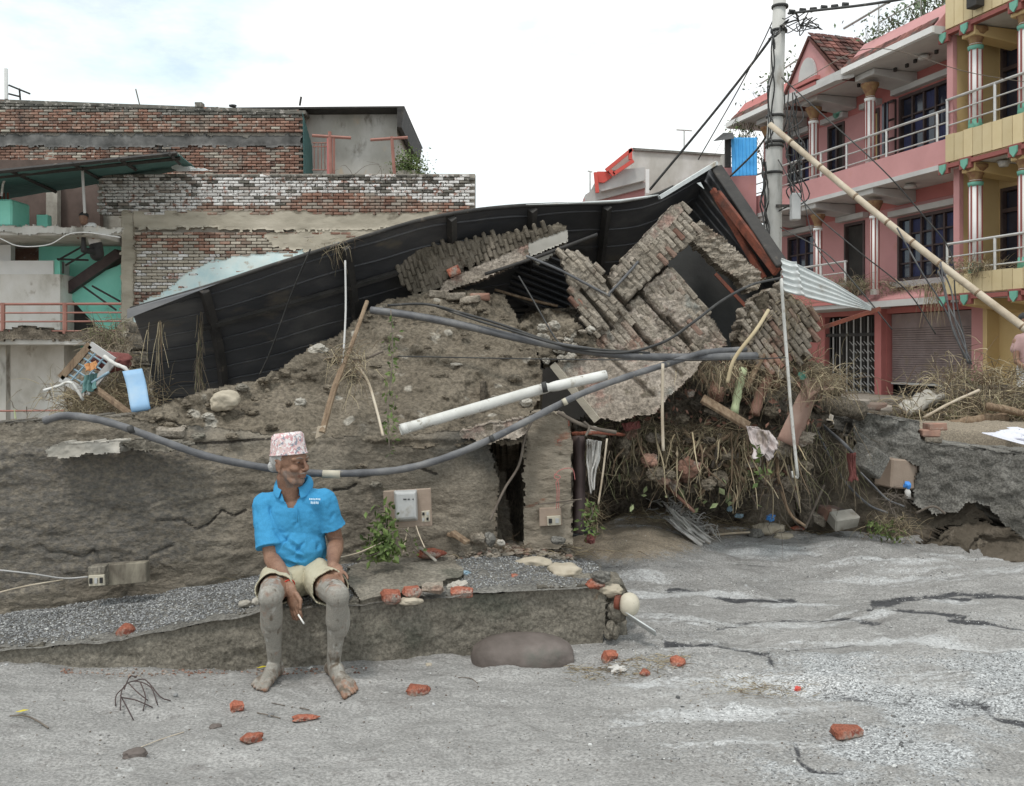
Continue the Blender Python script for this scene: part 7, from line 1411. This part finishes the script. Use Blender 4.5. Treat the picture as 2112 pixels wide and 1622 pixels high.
twig([(20, 1483, .012), (50, 1484, .015), (75, 1492, .012), (100, 1505, .006)], .0035, 'thin curved dark twig at the lower left corner'); twig([(530, 1473, .005), (555, 1480, .008), (578, 1484, .004)], .0025, 'short dark twig beside the round pebble'); twig([(618, 1462, .004), (638, 1467, .005)], .0025, 'tiny dark twig above the thin brick flake'); twig([(560, 1452, .004), (588, 1458, .004)], .0018, 'hair thin twig below the bare left foot'); twig([(290, 1545, .004), (330, 1530, .004), (380, 1512, .004)], .0018, 'pale thin root trailing from the muddy clod', m_bamboo); twig([(945, 1400, .004), (970, 1402, .006), (985, 1412, .003)], .0022, 'dark twig under the big boulder')
for i, (u, v, la) in enumerate([(45, 1475, 'yellow leaf by the curved twig at the lower left corner'), (540, 1383, 'yellow leaf behind the left foot of the seated man')]):
    q = PG(u, v, .012); MB_ = MB().add([q+Vector(p) for p in ((-.03, 0, 0), (0, -.014, .006), (.032, 0, .01), (0, .014, .006))], [(0, 1, 2, 3)]); o = MB_.build('leaf', m_yleaf); tag(o, la, 'leaf', 'fallen yellow leaves')
for u, v, s, mt, la in [(660, 1425+0, (.0, 0, 0), None, None)]: pass
# dark scum and chips at the ledge foot
n_ = 260; u = RNG.uniform(120, 760, n_); v = 1400-.028*u+RNG.normal(0, 4, n_); Y = 3040/(v-725); X = (u-CX)/F*Y; o = pebbles('ledge_foot_chips', np.stack([X, Y, H(X, Y)+.002], -1), RNG.uniform(.002, .009, n_), m_brickold, None, None); tag(o, 'brown and red crumbs along the foot of the ledge', 'rubble')
n_ = 260; px = RNG.uniform(-2.2, 1.8, n_); py = RNG.uniform(3.35, 4.6, n_); o = pebbles('scattered_chips', np.stack([px, py, H(px, py)+.001], -1), RNG.uniform(.0015, .0055, n_), m_twig, None); tag(o, 'dark crumbs and chips scattered over the foreground silt', 'crumbs')
# ================================================================== THE SEATED MAN
def remesh(mb, vox, smooth=2):
    me = bpy.data.meshes.new('tmp'); me.from_pydata(mb.v, [], mb.f); me.update(); o = bpy.data.objects.new('tmp', me); COL.objects.link(o)
    import bmesh
    bm = bmesh.new(); bm.from_mesh(me); bmesh.ops.recalc_face_normals(bm, faces=bm.faces); bm.to_mesh(me); bm.free()
    m = o.modifiers.new('r', 'REMESH'); m.mode = 'VOXEL'; m.voxel_size = vox
    if smooth: s_ = o.modifiers.new('s', 'SMOOTH'); s_.iterations = smooth; s_.factor = .5
    dg = bpy.context.evaluated_depsgraph_get(); ev = o.evaluated_get(dg); m2 = ev.to_mesh()
    n = len(m2.vertices); v = np.empty(n*3, np.float32); m2.vertices.foreach_get('co', v); v = v.reshape(-1, 3).astype(float); nn = np.empty(n*3, np.float32); m2.vertices.foreach_get('normal', nn)
    f = np.array([list(p.vertices) if len(p.vertices) == 4 else list(p.vertices)+[p.vertices[-1]] for p in m2.polygons], np.int32)
    ev.to_mesh_clear(); bpy.data.objects.remove(o, do_unlink=True); return v, f, nn.reshape(-1, 3).astype(float)
def facecull(f, keepv):
    k = keepv[f].all(1); return f[k]
def meshobj(name, v, f, mats, parent, attrs=None):
    used = np.unique(f); rm = np.full(len(v), -1); rm[used] = np.arange(len(used))
    return npmesh(name, v[used], rm[f], mats, parent, True, {k: x[used] for k, x in (attrs or {}).items()})
m_skin = mat('brown_skin', [(.18, .095, .062), (.24, .133, .088), (.29, .17, .115)], 9, .55, .5, 90, spec=.35, bdist=.004, lo=.35, hi=.65, grain=(130, .12),
    attr=[('mud', (.27, .252, .22), 1), ('mudlight', (.41, .395, .36), 1), ('muddark', (.12, .095, .07), 1), ('stubble', (.19, .14, .115), 1), ('dark', (.07, .03, .02), 1), ('lip', (.16, .06, .05), 1), ('feet', (.2, .165, .135), 1)])
m_shirt = mat('blue_polo_cloth', [(.045, .255, .47), (.06, .30, .545)], 5, .85, .55, 38, spec=.2, bdist=.006, lo=.2, hi=.8, stretch=(1, 1, .6), grain=(300, .1))
m_shorts = mat('khaki_cloth', [(.42, .38, .27), (.52, .48, .36)], 6, .9, .3, 90, bdist=.004, spots=[((.32, .28, .2), 9, .58, .72)])
m_hair = mat('grey_hair', [(.3, .29, .28), (.5, .49, .47)], 30, .8, .6, 90)
m_farshirt = mat('dusty_pink_shirt', [(.34, .22, .21), (.42, .28, .27)], 6, .9, .3, 40)
m_stub = mat('grizzled_stubble', [(.17, .14, .12), (.27, .235, .215)], 60, .9, .4, 90)
m_eye = mat('dark_eye', [(.02, .012, .01)], 3, .2, 0, spec=.6)
m_white = mat('shirt_print_white', [(.62, .78, .9)], 3, .8, 0)
m_thread = mat('red_thread', [(.5, .05, .03)], 3, .8, 0)
# patterned topi cloth
m_topi = mat('dhaka_patterned_cloth', [(.6, .43, .42), (.68, .55, .54)], 20, .9, .3, 200, bdist=.002,
    spots=[((.56, .3, .31), 34, .5, .56), ((.74, .71, .7), 60, .52, .56), ((.25, .26, .3), 46, .56, .6), ((.5, .38, .22), 75, .62, .65)])
man = empty('person', P(620, 1250, 4.75), 'old man in a patterned cap, blue polo shirt and muddy bare legs sitting on the ledge holding a cigarette', 'person')
man['label'] = 'seated old man in patterned cap, blue polo shirt and shorts with mud caked bare legs'
V3 = Vector
pel = P(612, 1186, 4.86); che = P(613, 1068, 4.86); nkb = P(603, 1000, 4.83)
shR = P(548, 1040, 4.84); shL = P(668, 1034, 4.82); elR = P(560, 1152, 4.73); elL = P(693, 1118, 4.87); wrR = P(600, 1216, 4.49); wrL = P(686, 1166, 4.62)
hpR = P(577, 1188, 4.82); hpL = P(653, 1186, 4.82); knR = P(558, 1232, 4.35); knL = P(697, 1230, 4.37); anR = P(567, 1368, 4.50); anL = P(688, 1372, 4.50)
hc = P(599, 951, 4.78)
yaw = R(62); fw = V3((math.sin(yaw), -math.cos(yaw), -.03)).normalized(); rt_ = V3((0, 0, 1)).cross(fw).normalized(); up = fw.cross(rt_); HR = Matrix((fw, rt_, up)).transposed()
def hp(f_, s_, u_): return hc+HR @ V3((f_, s_, u_))
b = MB()
# torso
b.ell(pel, (.15, .12, .115)); b.ell((pel+che)/2+V3((0, -.01, -.01)), (.14, .12, .15)); b.ell(che, (.16, .112, .165)); b.capsule(shR, .058, shL, .058); b.capsule(nkb+V3((0, .01, -.06)), .075, hp(-.02, 0, -.09), .054)
# head
def he(c, r): b.ell(hp(*c), r, HR)
he((-.012, 0, .02), (.098, .078, .098)); he((.018, 0, -.045), (.07, .062, .07)); b.capsule(hp(.045, 0, -.095), .03, hp(.066, 0, -.098), .022)
b.capsule(hp(-.005, .055, -.045), .02, hp(.05, .03, -.1), .018); b.capsule(hp(-.005, -.055, -.045), .02, hp(.05, -.03, -.1), .018)
for s_ in (-1, 1):
    he((.062, .038*s_, -.03), (.025, .024, .02)); b.capsule(hp(.082, .012*s_, .019), .0115, hp(.066, .05*s_, .018), .0115)
    he((-.012, .078*s_, -.018), (.019, .008, .033)); b.capsule(hp(-.006, .079*s_, -.01), .004, hp(-.02, .09*s_, .01), .006); he((-.004, .078*s_, -.046), (.008, .007, .011))
    he((.096, .012*s_, -.037), (.009, .008, .007))
    he((.072, .031*s_, .0), (.013, .015, .0115))
he((.068, 0, .015), (.025, .028, .03)); b.capsule(hp(.088, 0, .01), .0075, hp(.111, 0, -.03), .0115); he((.105, 0, -.037), (.012, .012, .009))
he((.082, 0, -.052), (.016, .03, .012)); b.capsule(hp(.088, -.018, -.063), .0055, hp(.088, .018, -.063), .0055); b.capsule(hp(.096, -.008, -.0625), .0055, hp(.096, .008, -.0625), .0055)
b.capsule(hp(.086, -.016, -.075), .0055, hp(.086, .016, -.075), .0055); b.capsule(hp(.094, -.006, -.0745), .006, hp(.094, .006, -.0745), .006)
# arms
for sh_j, el_j, wr_j in ((shR, elR, wrR), (shL, elL, wrL)):
    b.capsule(sh_j, .056, sh_j.lerp(el_j, .5), .048); b.capsule(sh_j.lerp(el_j, .5), .048, el_j, .038); b.capsule(el_j, .04, el_j.lerp(wr_j, .35), .043); b.capsule(el_j.lerp(wr_j, .3), .043, wr_j, .025)
def oriented(c, d, side, r):
    d = V3(d).normalized(); s_ = V3(side); s_ = (s_-d*s_.dot(d)).normalized(); n_ = d.cross(s_); b.ell(c, r, Matrix((s_, n_, d)).transposed())
def finger(p, dirs, lens, r0):
    for i, (d, l) in enumerate(zip(dirs, lens)):
        q = p+V3(d).normalized()*l; b.capsule(p, r0*(1-.12*i), q, r0*(1-.12*(i+1)), 10, 3); p = q
    return p
# right hand (left in the picture) hanging between the knees with a cigarette
hd = (P(608, 1252, 4.47)-wrR).normalized(); side = V3((.8, -.6, 0)); sdn = (side-hd*side.dot(hd)).normalized(); nrm_ = hd.cross(sdn)
if nrm_.x > 0: pass
pc_ = wrR+hd*.052; b.capsule(wrR, .026, wrR+hd*.02, .028); oriented(pc_, hd, sdn, (.041, .021, .052))
for i, (o_, l) in enumerate(zip((-.03, -.0105, .0095, .028), (.9, 1.02, 1.05, .98))):
    base = wrR+hd*.086+sdn*o_; sp = sdn*(o_*2.5)
    tip = finger(base, (hd+sp*.6+V3((.1, -.15, 0)), hd+V3((-.1, .45, 0)), hd*.5+V3((-.3, .8, 0))), (.034*l, .024*l, .017*l), .0092)
    if i == 2: cg0 = base+hd*.05
b.capsule(wrR+hd*.03+sdn*.03, .014, wrR+hd*.065+sdn*.052, .0105, 10, 3); th = wrR+hd*.065+sdn*.052; b.capsule(th, .0105, th+hd*.032-sdn*.012+V3((0, -.008, 0)), .0085, 10, 3)
# left hand (right in the picture) resting on the thigh
kt = knL+V3((-.02, .13, .088)); hd2 = (P(702, 1198, 4.50)-wrL).normalized(); side2 = V3((.55, .35, .3)); sd2 = (side2-hd2*side2.dot(hd2)).normalized()
pc2 = wrL+hd2*.048; b.capsule(wrL, .026, wrL+hd2*.02, .028); oriented(pc2, hd2, sd2, (.04, .019, .05))
for i, (o_, l) in enumerate(zip((-.029, -.010, .010, .028), (.95, 1.06, 1.0, .85))):
    base = wrL+hd2*.082+sd2*o_; finger(base, (hd2+sd2*o_*8+V3((0, -.1, .15)), hd2+sd2*o_*8+V3((0, 0, -.25)), hd2+V3((0, 0, -.7))), (.038*l, .025*l, .018*l), .0088)
tb = wrL+hd2*.02-sd2*.028; b.capsule(tb, .013, tb+hd2*.025-sd2*.032, .0105, 10, 3); b.capsule(tb+hd2*.025-sd2*.032, .0105, tb+hd2*.055-sd2*.042+V3((0, 0, -.012)), .0085, 10, 3)
# legs
for hj, kj, aj, sx in ((hpR, knR, anR, -1), (hpL, knL, anL, 1)):
    b.capsule(hj, .08, hj.lerp(kj, .55), .07); b.capsule(hj.lerp(kj, .5), .075, kj, .056); b.ell(kj+V3((0, -.008, .004)), (.056, .054, .06))
    b.capsule(kj, .053, kj.lerp(aj, .35), .052); b.capsule(kj.lerp(aj, .3)+V3((.004*sx, .014, 0)), .053, kj.lerp(aj, .8), .034); b.ell(kj.lerp(aj, .34)+V3((.014*sx, .022, 0)), (.049, .056, .10)); b.capsule(kj.lerp(aj, .75), .037, aj+V3((0, 0, .0)), .033)
    for q in (-1, 1): b.ell(aj+V3((.03*q, .0, -.005)), (.012, .014, .014))
def foot(an, toe, out):
    an = V3(an); d = V3((toe.x-an.x, toe.y-an.y, 0)); L_ = d.length; d.normalize(); s_ = V3((-d.y, d.x, 0)); g0 = float(H(an.x, an.y)); 
    z = lambda p, h: V3((p.x, p.y, float(H(p.x, p.y))+h))
    heel = z(an-d*.035, .032); b.ell(heel, (.034, .036, .034)); b.capsule(V3(an), .034, z(an+d*.05, .055), .034); b.capsule(z(an+d*.02, .05), .036, z(an+d*L_*.66, .024), .024)
    for o_, r_ in ((-.028, .02), (0, .024), (.028, .021)): b.capsule(heel, .026, z(an+d*L_*.68+s_*o_, .021), r_*.95)
    for k, (o_, l_, r_) in enumerate(((-.034*out, 1.0, .0145), (-.014*out, .99, .0105), (.004*out, .95, .010), (.021*out, .89, .0095), (.036*out, .82, .0095))):
        a0 = z(an+d*L_*.68+s_*o_*.9, .016); a1 = z(an+d*L_*l_*.97+s_*o_*1.12, .011); b.capsule(a0, r_, (a0+a1)/2+V3((0, 0, .006)), r_, 10, 3); b.capsule((a0+a1)/2+V3((0, 0, .006)), r_, a1, r_*.95, 10, 3)
foot(anR, P(530, 1438, 4.29), -1); foot(anL, P(728, 1432, 4.30), 1)
v, f, nn = remesh(b, .0036, 3)
# attributes
hl = (v-np.array(hc[:])) @ np.array(HR)          # head local coords
x, y, z = v.T
legm = (y < 4.66) & (z < .56) & (z > -.05)
kz = knR.z
mudv = np.zeros(len(v)); leg = legm & ((np.hypot(x-knR.x, 0) < .14) | (np.hypot(x-knL.x, 0) < .20)) & ~(((np.abs(x-wrR.x) < .06) & (z > .26) & (y > 4.40)) & (x > knR.x+.062))
mudv[leg] = (.12+.62*sm(.60, .44, z)*sm(-.02, .07, z)*(1-.75*sm(4.43, 4.55, y)*sm(.36, .40, z)))[leg]+.16*fbm(x*30, y*30, z*14, 3, 4)[leg]
dist2 = lambda p: np.sqrt(((v-np.array(p[:]))**2).sum(1))
for p in (pc2, wrL, wrL+hd2*.1, pc_, wrR, wrR+hd*.1): mudv *= sm(.055, .085, dist2(p))
feet = .35*sm(.12, .06, z)*(y < 4.7)
inhead = (np.abs(hl) < .16).all(1)
stub = inhead*(.46*sm(-.035, -.055, hl[:, 2])*sm(-.01, .03, hl[:, 0])*(hl[:, 2] > -.135)+.25*sm(.0, -.04, hl[:, 2])*(hl[:, 0] < .03)*(hl[:, 0] > -.02)); stub *= 1-np.exp(-((hl[:, 2]+.069)/.009)**2)*(np.abs(hl[:, 1]) < .026)
dark = inhead*(.5*np.exp(-(((np.abs(hl[:, 1])-.032)/.018)**2+((hl[:, 2]-.002)/.009)**2))*(hl[:, 0] > .05)+.55*np.exp(-((hl[:, 2]+.0688)/.0022)**2)*(np.abs(hl[:, 1]) < .024)*(hl[:, 0] > .06)
      +.45*np.exp(-(((np.abs(hl[:, 1])-.012)/.006)**2+((hl[:, 2]+.046)/.004)**2))*(hl[:, 0] > .08)+.3*np.exp(-(((hl[:, 0]+.004)/.007)**2+((hl[:, 2]+.018)/.014)**2))*(np.abs(hl[:, 1]) > .07))
lip = inhead*.45*np.exp(-((hl[:, 2]+.069)/.008)**2)*(np.abs(hl[:, 1]) < .026)*(hl[:, 0] > .07)
brow = inhead*.6*np.exp(-(((np.abs(hl[:, 1])-.034)/.02)**2+((hl[:, 2]-.024)/.0045)**2))*(hl[:, 0] > .05)
meshobj('body', v, f, m_skin, man, {'mud': mudv, 'mudlight': np.where(mudv > .35, .12+.35*fbm(x*34, y*34, z*11, 3, 14)+.2*sm(.44, .5, z), 0), 'muddark': np.where(mudv > .1, .05+.42*fbm(x*45, y*45, z*10, 3, 24)+.22*sm(.2, .1, z), 0), 'stubble': np.maximum(stub, brow), 'dark': dark, 'lip': lip, 'feet': feet})
for s_ in (-1, 1):
    MB().ell(hp(.0795, .031*s_, .001), (.0075, .0085, .0045), HR, 12, 8).build('eye', m_eye, man, True)
    MB().tube([hp(.0945, .013*s_, .021), hp(.089, .03*s_, .0275), hp(.074, .05*s_, .022)], [.002, .0032, .0015], 6).build('eyebrow', m_stub, man, True)
# hair: short grey fringe round the back and temples
b = MB(); b.ell(hp(-.03, 0, .01), (.088, .0805, .075), HR); b.capsule(hp(-.08, -.035, -.03), .032, hp(-.08, .035, -.03), .032)
for s_ in (-1, 1): b.capsule(hp(-.028, .068*s_, .03), .014, hp(.0, .0715*s_, .012), .008); b.capsule(hp(.0, .0705*s_, .03), .009, hp(.018, .066*s_, .014), .005)
hv, hf, _ = remesh(b, .004, 1); hv += .0015*vn(hv[:, 0]*300, hv[:, 1]*300, hv[:, 2]*120)[:, None]
meshobj('hair', hv, hf, m_hair, man)
m_ = [hp(.1, -.024, -.0555), hp(.107, 0, -.0515), hp(.1, .024, -.0555)]; MB().tube([hp(.086, -.03, -.058), hp(.100, -.014, -.0535), hp(.1035, 0, -.052), hp(.100, .014, -.0535), hp(.086, .03, -.058)], [.0015, .0035, .004, .0035, .0015], 6).build('moustache', m_stub, man, True)
# topi
def topi():
    vs = []; n = 40; rows = 16
    for i in range(rows+1):
        t = i/rows
        for k in range(n):
            a = 2*math.pi*k/n; rx, ry = .1+(.085-.1)*t, .088+(.078-.088)*t
            f0 = rx*math.cos(a)-.012-.012*t; s0 = ry*math.sin(a); zb = .032+.012*math.cos(a); zt = .132+.013*math.cos(a)*1+.010*math.cos(2*a)-.012*(abs(s0)/.078)
            r_ = 1+.006*math.sin(5*a+t*4)
            vs.append(hp(f0*r_, s0*r_, zb+(zt-zb)*t))
    top = [(.82, .004), (.5, .0), (.15, -.004)]
    for sc, dz in top:
        for k in range(n):
            a = 2*math.pi*k/n; f0 = .085*math.cos(a)*sc-.024; s0 = .078*math.sin(a)*sc
            vs.append(hp(f0, s0, .138+.013*math.cos(a)*sc-.012*(1-abs(s0)/.078)*0+dz-.018*math.exp(-(s0/.02)**2)+.004))
    fs = [(i*n+k, i*n+(k+1) % n, (i+1)*n+(k+1) % n, (i+1)*n+k) for i in range(rows+3) for k in range(n)]+[tuple((rows+3)*n+k for k in range(n))]
    o = MB().add(vs, fs).build('topi_cap', m_topi, man, True); md = o.modifiers.new('t', 'SOLIDIFY'); md.thickness = .004
    MB().tube([hp((.101)*math.cos(a)-.012, .0885*math.sin(a), .036+.012*math.cos(a)) for a in np.linspace(0, 2*math.pi, 40)], .003, 6).build('cap_rim', m_topi, man, True)
topi()
# ---- polo shirt
b = MB()
b.ell(pel+V3((0, -.0, .03)), (.166, .145, .11)); b.ell((pel+che)/2+V3((0, -.02, -.005)), (.158, .137, .16)); b.ell(che+V3((0, -.004, 0)), (.176, .128, .175)); b.capsule(shR+V3((.012, 0, .0)), .066, shL+V3((-.012, 0, .0)), .066)
b.capsule(nkb+V3((0, .012, -.07)), .10, nkb+V3((0, .012, -.005)), .078)
for sj, ej, t in ((shR, elR, .80), (shL, elL, .64)):
    q = sj.lerp(ej, t); q1 = sj.lerp(ej, t*.93); b.capsule(sj, .066, sj.lerp(ej, .35)+V3((-.006 if sj is shR else .004, 0, 0)), .068)
    d = (ej-sj).normalized(); b.tube([sj.lerp(ej, .15), sj.lerp(ej, .4), q1, q], [.062, .069, .073, .076], 24)
v, f, nn = remesh(b, .0042, 2)
x, y, z = v.T
# folds
wr_ = np.zeros(len(v)); front = sm(.1, -.5, nn[:, 1])
def fold(p0, p1, w_, a):
    global wr_
    p0 = np.array(p0[:]); p1 = np.array(p1[:]); d = p1-p0; L_ = (d**2).sum(); t = np.clip(((v-p0)@d)/L_, 0, 1); ds = np.linalg.norm(v-p0-t[:, None]*d, axis=1); wr_ += a*np.exp(-(ds/w_)**2)*np.sin(np.clip(t*1.1+.1, 0, 1)*3.14)
fd = [((560, 1065), (640, 1150)), ((565, 1095), (655, 1168)), ((575, 1130), (665, 1178)), ((650, 1090), (590, 1165)), ((620, 1075), (575, 1110)), ((665, 1120), (610, 1172)), ((640, 1045), (592, 1078)), ((575, 1155), (640, 1180)), ((530, 1050), (548, 1118)), ((556, 1040), (561, 1110)), ((688, 1060), (676, 1092)), ((660, 1040), (672, 1100)), ((600, 1100), (560, 1150)), ((545, 1060), (530, 1115)), ((550, 1165), (600, 1183)), ((612, 1060), (604, 1150))]
for i, (p0, p1) in enumerate(fd): fold(P(*p0, 4.73 if 560 < p0[0] < 665 else 4.78), P(*p1, 4.70 if 560 < p0[0] < 665 else 4.74), .008+.002*(i % 3), -.015 if i % 2 else -.012); fold(P(p0[0]+8, p0[1]-6, 4.72), P(p1[0]+8, p1[1]-6, 4.70), .007, .011)
wr_ += .0045*fbm(x*14, y*14, z*9, 4, 7)+.003*fbm(x*8+z*22, y*10, z*6-x*16, 3, 17)
v2 = v+nn*wr_[:, None]
# neck opening: V placket, plus round neck
nk = np.array(nkb[:]); dz = z-nk[2]; dx = x-(nk[0]+.012)
vopen = (y < 4.86) & (z > nk[2]-.105) & (np.abs(dx+.0) < .012+.55*(z-(nk[2]-.105))) & (z < nk[2]+.2); necktop = (z > nk[2]+.022+.25*(y-4.83)) & (np.hypot(x-nk[0], y-4.84) < .13)
keep = ~(vopen | necktop) & ~((z < pel.z-.045))
meshobj('polo_shirt', v2, facecull(f, keep), m_shirt, man)
sh_o = [c for c in man.children if c.name.startswith('polo_shirt')][0]; md = sh_o.modifiers.new('t', 'SOLIDIFY'); md.thickness = .004; md.offset = -1
# collar
def collar():
    vs = []; n = 44; A0, A1 = R(-62), R(242)
    for i in range(n):
        t = i/(n-1); a = A0+(A1-A0)*t; cx, cy = nk[0]+.006, 4.842
        fr = math.exp(-((t-.0)/.16)**2)+math.exp(-((t-1)/.16)**2)
        r0 = .064; top = V3((cx+r0*math.cos(a)*1.0, cy+r0*math.sin(a)*.95, nk[2]+.052-.045*fr))
        out = V3((cx+(.10+.018*fr)*math.cos(a), cy+(.096+.02*fr)*math.sin(a), nk[2]+.002-.062*fr)); mid = top.lerp(out, .5)+V3((math.cos(a)*.012, math.sin(a)*.012, .012))
        base = V3((cx+.072*math.cos(a), cy+.07*math.sin(a), nk[2]-.005-.05*fr)); vs += [base, top, mid, out]
    fs = [(i*4+k, i*4+k+1, (i+1)*4+k+1, (i+1)*4+k) for i in range(n-1) for k in range(3)]
    o = MB().add(vs, fs).build('collar', m_shirt, man, True); s_ = o.modifiers.new('t', 'SOLIDIFY'); s_.thickness = .005; o.modifiers.new('ss', 'SUBSURF').levels = 1
collar()
MB().tube([P(612, 1040, 4.725), P(613, 1060, 4.715), P(614, 1078, 4.71)], [.006, .0065, .006], 6, flat=.4).build('placket', m_shirt, man, True)
# faint chest print (two short white rows, lettering too small to read)
for j in range(2):
    for i in range(7 if j == 0 else 5):
        u_ = 639+i*3.4+j*3; MB().box(P(u_, 1030+j*7+random.uniform(-.4, .4), 4.735-.0015*i*0), (.0055, .012, .007+.004*j), Matrix.Rotation(.25, 3, 'Z')).build('chest_print', m_white, man)
# ---- shorts
b = MB(); b.ell(pel+V3((0, -.01, -.01)), (.168, .145, .10))
for hj, kj, t in ((hpR, knR, .70), (hpL, knL, .66)):
    d = kj-hj; b.tube([hj-d*.1, hj+d*.2, hj+d*.45, hj+d*t], [.086, .092, .088, .089], 28)
b.capsule((hpR+hpL)/2+V3((0, -.12, .0)), .075, (hpR+hpL)/2, .09)
v, f, nn = remesh(b, .0055, 2); x, y, z = v.T
v2 = v+nn*(.006*fbm(x*13, y*7, z*16, 4, 17)+.004*np.sin(x*60+y*30))[:, None]
v2[:, 2] = np.maximum(v2[:, 2], np.where(y > 4.68, .30, -1)+0*z)
# leave the leg ends open
def atend(hj, kj, t):
    d = np.array((kj-hj)[:]); L_ = np.linalg.norm(d); d /= L_; s_ = (v-np.array(hj[:]))@d; return (s_ > L_*t-.012) & (nn@d > .6)
keep = ~(atend(hpR, knR, .70) | atend(hpL, knL, .66))
so2 = meshobj('shorts', v2, facecull(f, keep), m_shorts, man); md = so2.modifiers.new('t', 'SOLIDIFY'); md.thickness = .006; md.offset = -1
# thread bracelet
aw = wrR.lerp(elR, .12); dd = (wrR-elR).normalized(); a_ = dd.cross(V3((0, 0, 1))).normalized(); c_ = dd.cross(a_)
MB().tube([aw+(a_*math.cos(t)+c_*math.sin(t))*.0305 for t in np.linspace(0, 2*math.pi, 20)], .0035, 6).build('thread_bracelet', m_thread, man, True)
cg = empty('cigarette', cg0, 'white cigarette held between the fingers of the seated man', 'cigarette')
c0 = P(615, 1268, 4.415); c1 = P(627, 1287, 4.39); MB().tube([c0, c1], .0042, 8).build('paper', m_cig, cg, True); MB().tube([c1, c1+(c1-c0)*.12], [.0042, .003], 8).build('ash', m_conc, cg, True)
# ================================================================== two people far off
def small_person(base, skin_parts, shirt_parts, label, shirt_mat, lower_mat, lower_parts, vox=.02):
    e = empty('person', base, label, 'person'); 
    for nm, parts, m_ in (('body', skin_parts, m_skin), ('shirt', shirt_parts, shirt_mat), ('trousers', lower_parts, lower_mat)):
        b = MB()
        for p0, r0, p1, r1 in parts: b.capsule(V3(base)+V3(p0), r0, V3(base)+V3(p1), r1)
        v, f, _ = remesh(b, vox, 2); meshobj(nm, v, f, m_, e)
    b = MB(); h = skin_parts[0]; b.ell(V3(base)+V3(h[0])+V3((0, .02, .04)), (h[1]*1.05, h[1]*1.1, h[1]*.9), None, 14, 8); b.build('hair', m_black, e, True)
    return e
q = P(187, 475, 21.3)
small_person(q, [((-.12, -.1, .28), .10, (-.12, -.1, .18), .085), ((-.05, 0, .1), .05, (-.12, -.1, .18), .05), ((-.08, -.12, -.02), .045, (-.22, -.25, -.12), .035), ((-.22, -.25, -.12), .035, (-.14, -.32, -.22), .03), ((.1, 0, 0), .05, (.15, -.2, -.2), .04)],
    [((0, 0, .05), .13, (.1, .05, -.35), .14), ((.05, 0, .08), .1, (-.08, -.08, .02), .08)], 'person in a white shirt bending over at the upper left balcony', m_whitep, m_black, [((.1, .05, -.35), .15, (.1, .1, -.55), .16), ((.1, 0, -.5), .08, (.0, -.35, -.5), .07), ((.0, -.35, -.45), .06, (.0, -.35, -.2), .05)])
q = P(2112, 0, 13.5); gz = float(H(q.x, q.y)); q.z = gz
small_person(V3((q.x+.06, q.y, gz)), [((-.02, 0, 1.32), .10, (-.02, -.01, 1.24), .08), ((0, 0, 1.2), .05, (0, 0, 1.1), .05), ((0, 0, 1.1), .08, (0, 0, .68), .09), ((-.18, 0, 1.02), .05, (.18, 0, 1.02), .05), ((-.06, 0, .68), .06, (-.08, 0, .1), .045), ((.06, 0, .68), .06, (.1, 0, .1), .045), ((-.18, 0, 1.0), .05, (-.2, -.05, .72), .04), ((-.2, -.05, .72), .04, (-.08, -.15, .6), .035), ((.18, 0, 1.0), .05, (.2, -.05, .7), .04), ((-.08, 0, .1), .05, (-.08, -.16, .03), .04), ((.1, 0, .1), .05, (.1, -.16, .03), .04)],
    [((0, 0, 1.0), .16, (0, 0, .72), .15), ((-.12, 0, 1.05), .08, (-.19, 0, .9), .07), ((.12, 0, 1.05), .08, (.19, 0, .9), .07)], 'person in a dusty pink shirt standing at the extreme right edge by the yellow house', m_farshirt, m_greyp, [((0, 0, .68), .15, (0, 0, .6), .15), ((-.08, 0, .6), .09, (-.09, 0, .1), .06), ((.08, 0, .6), .09, (.1, 0, .1), .06)])
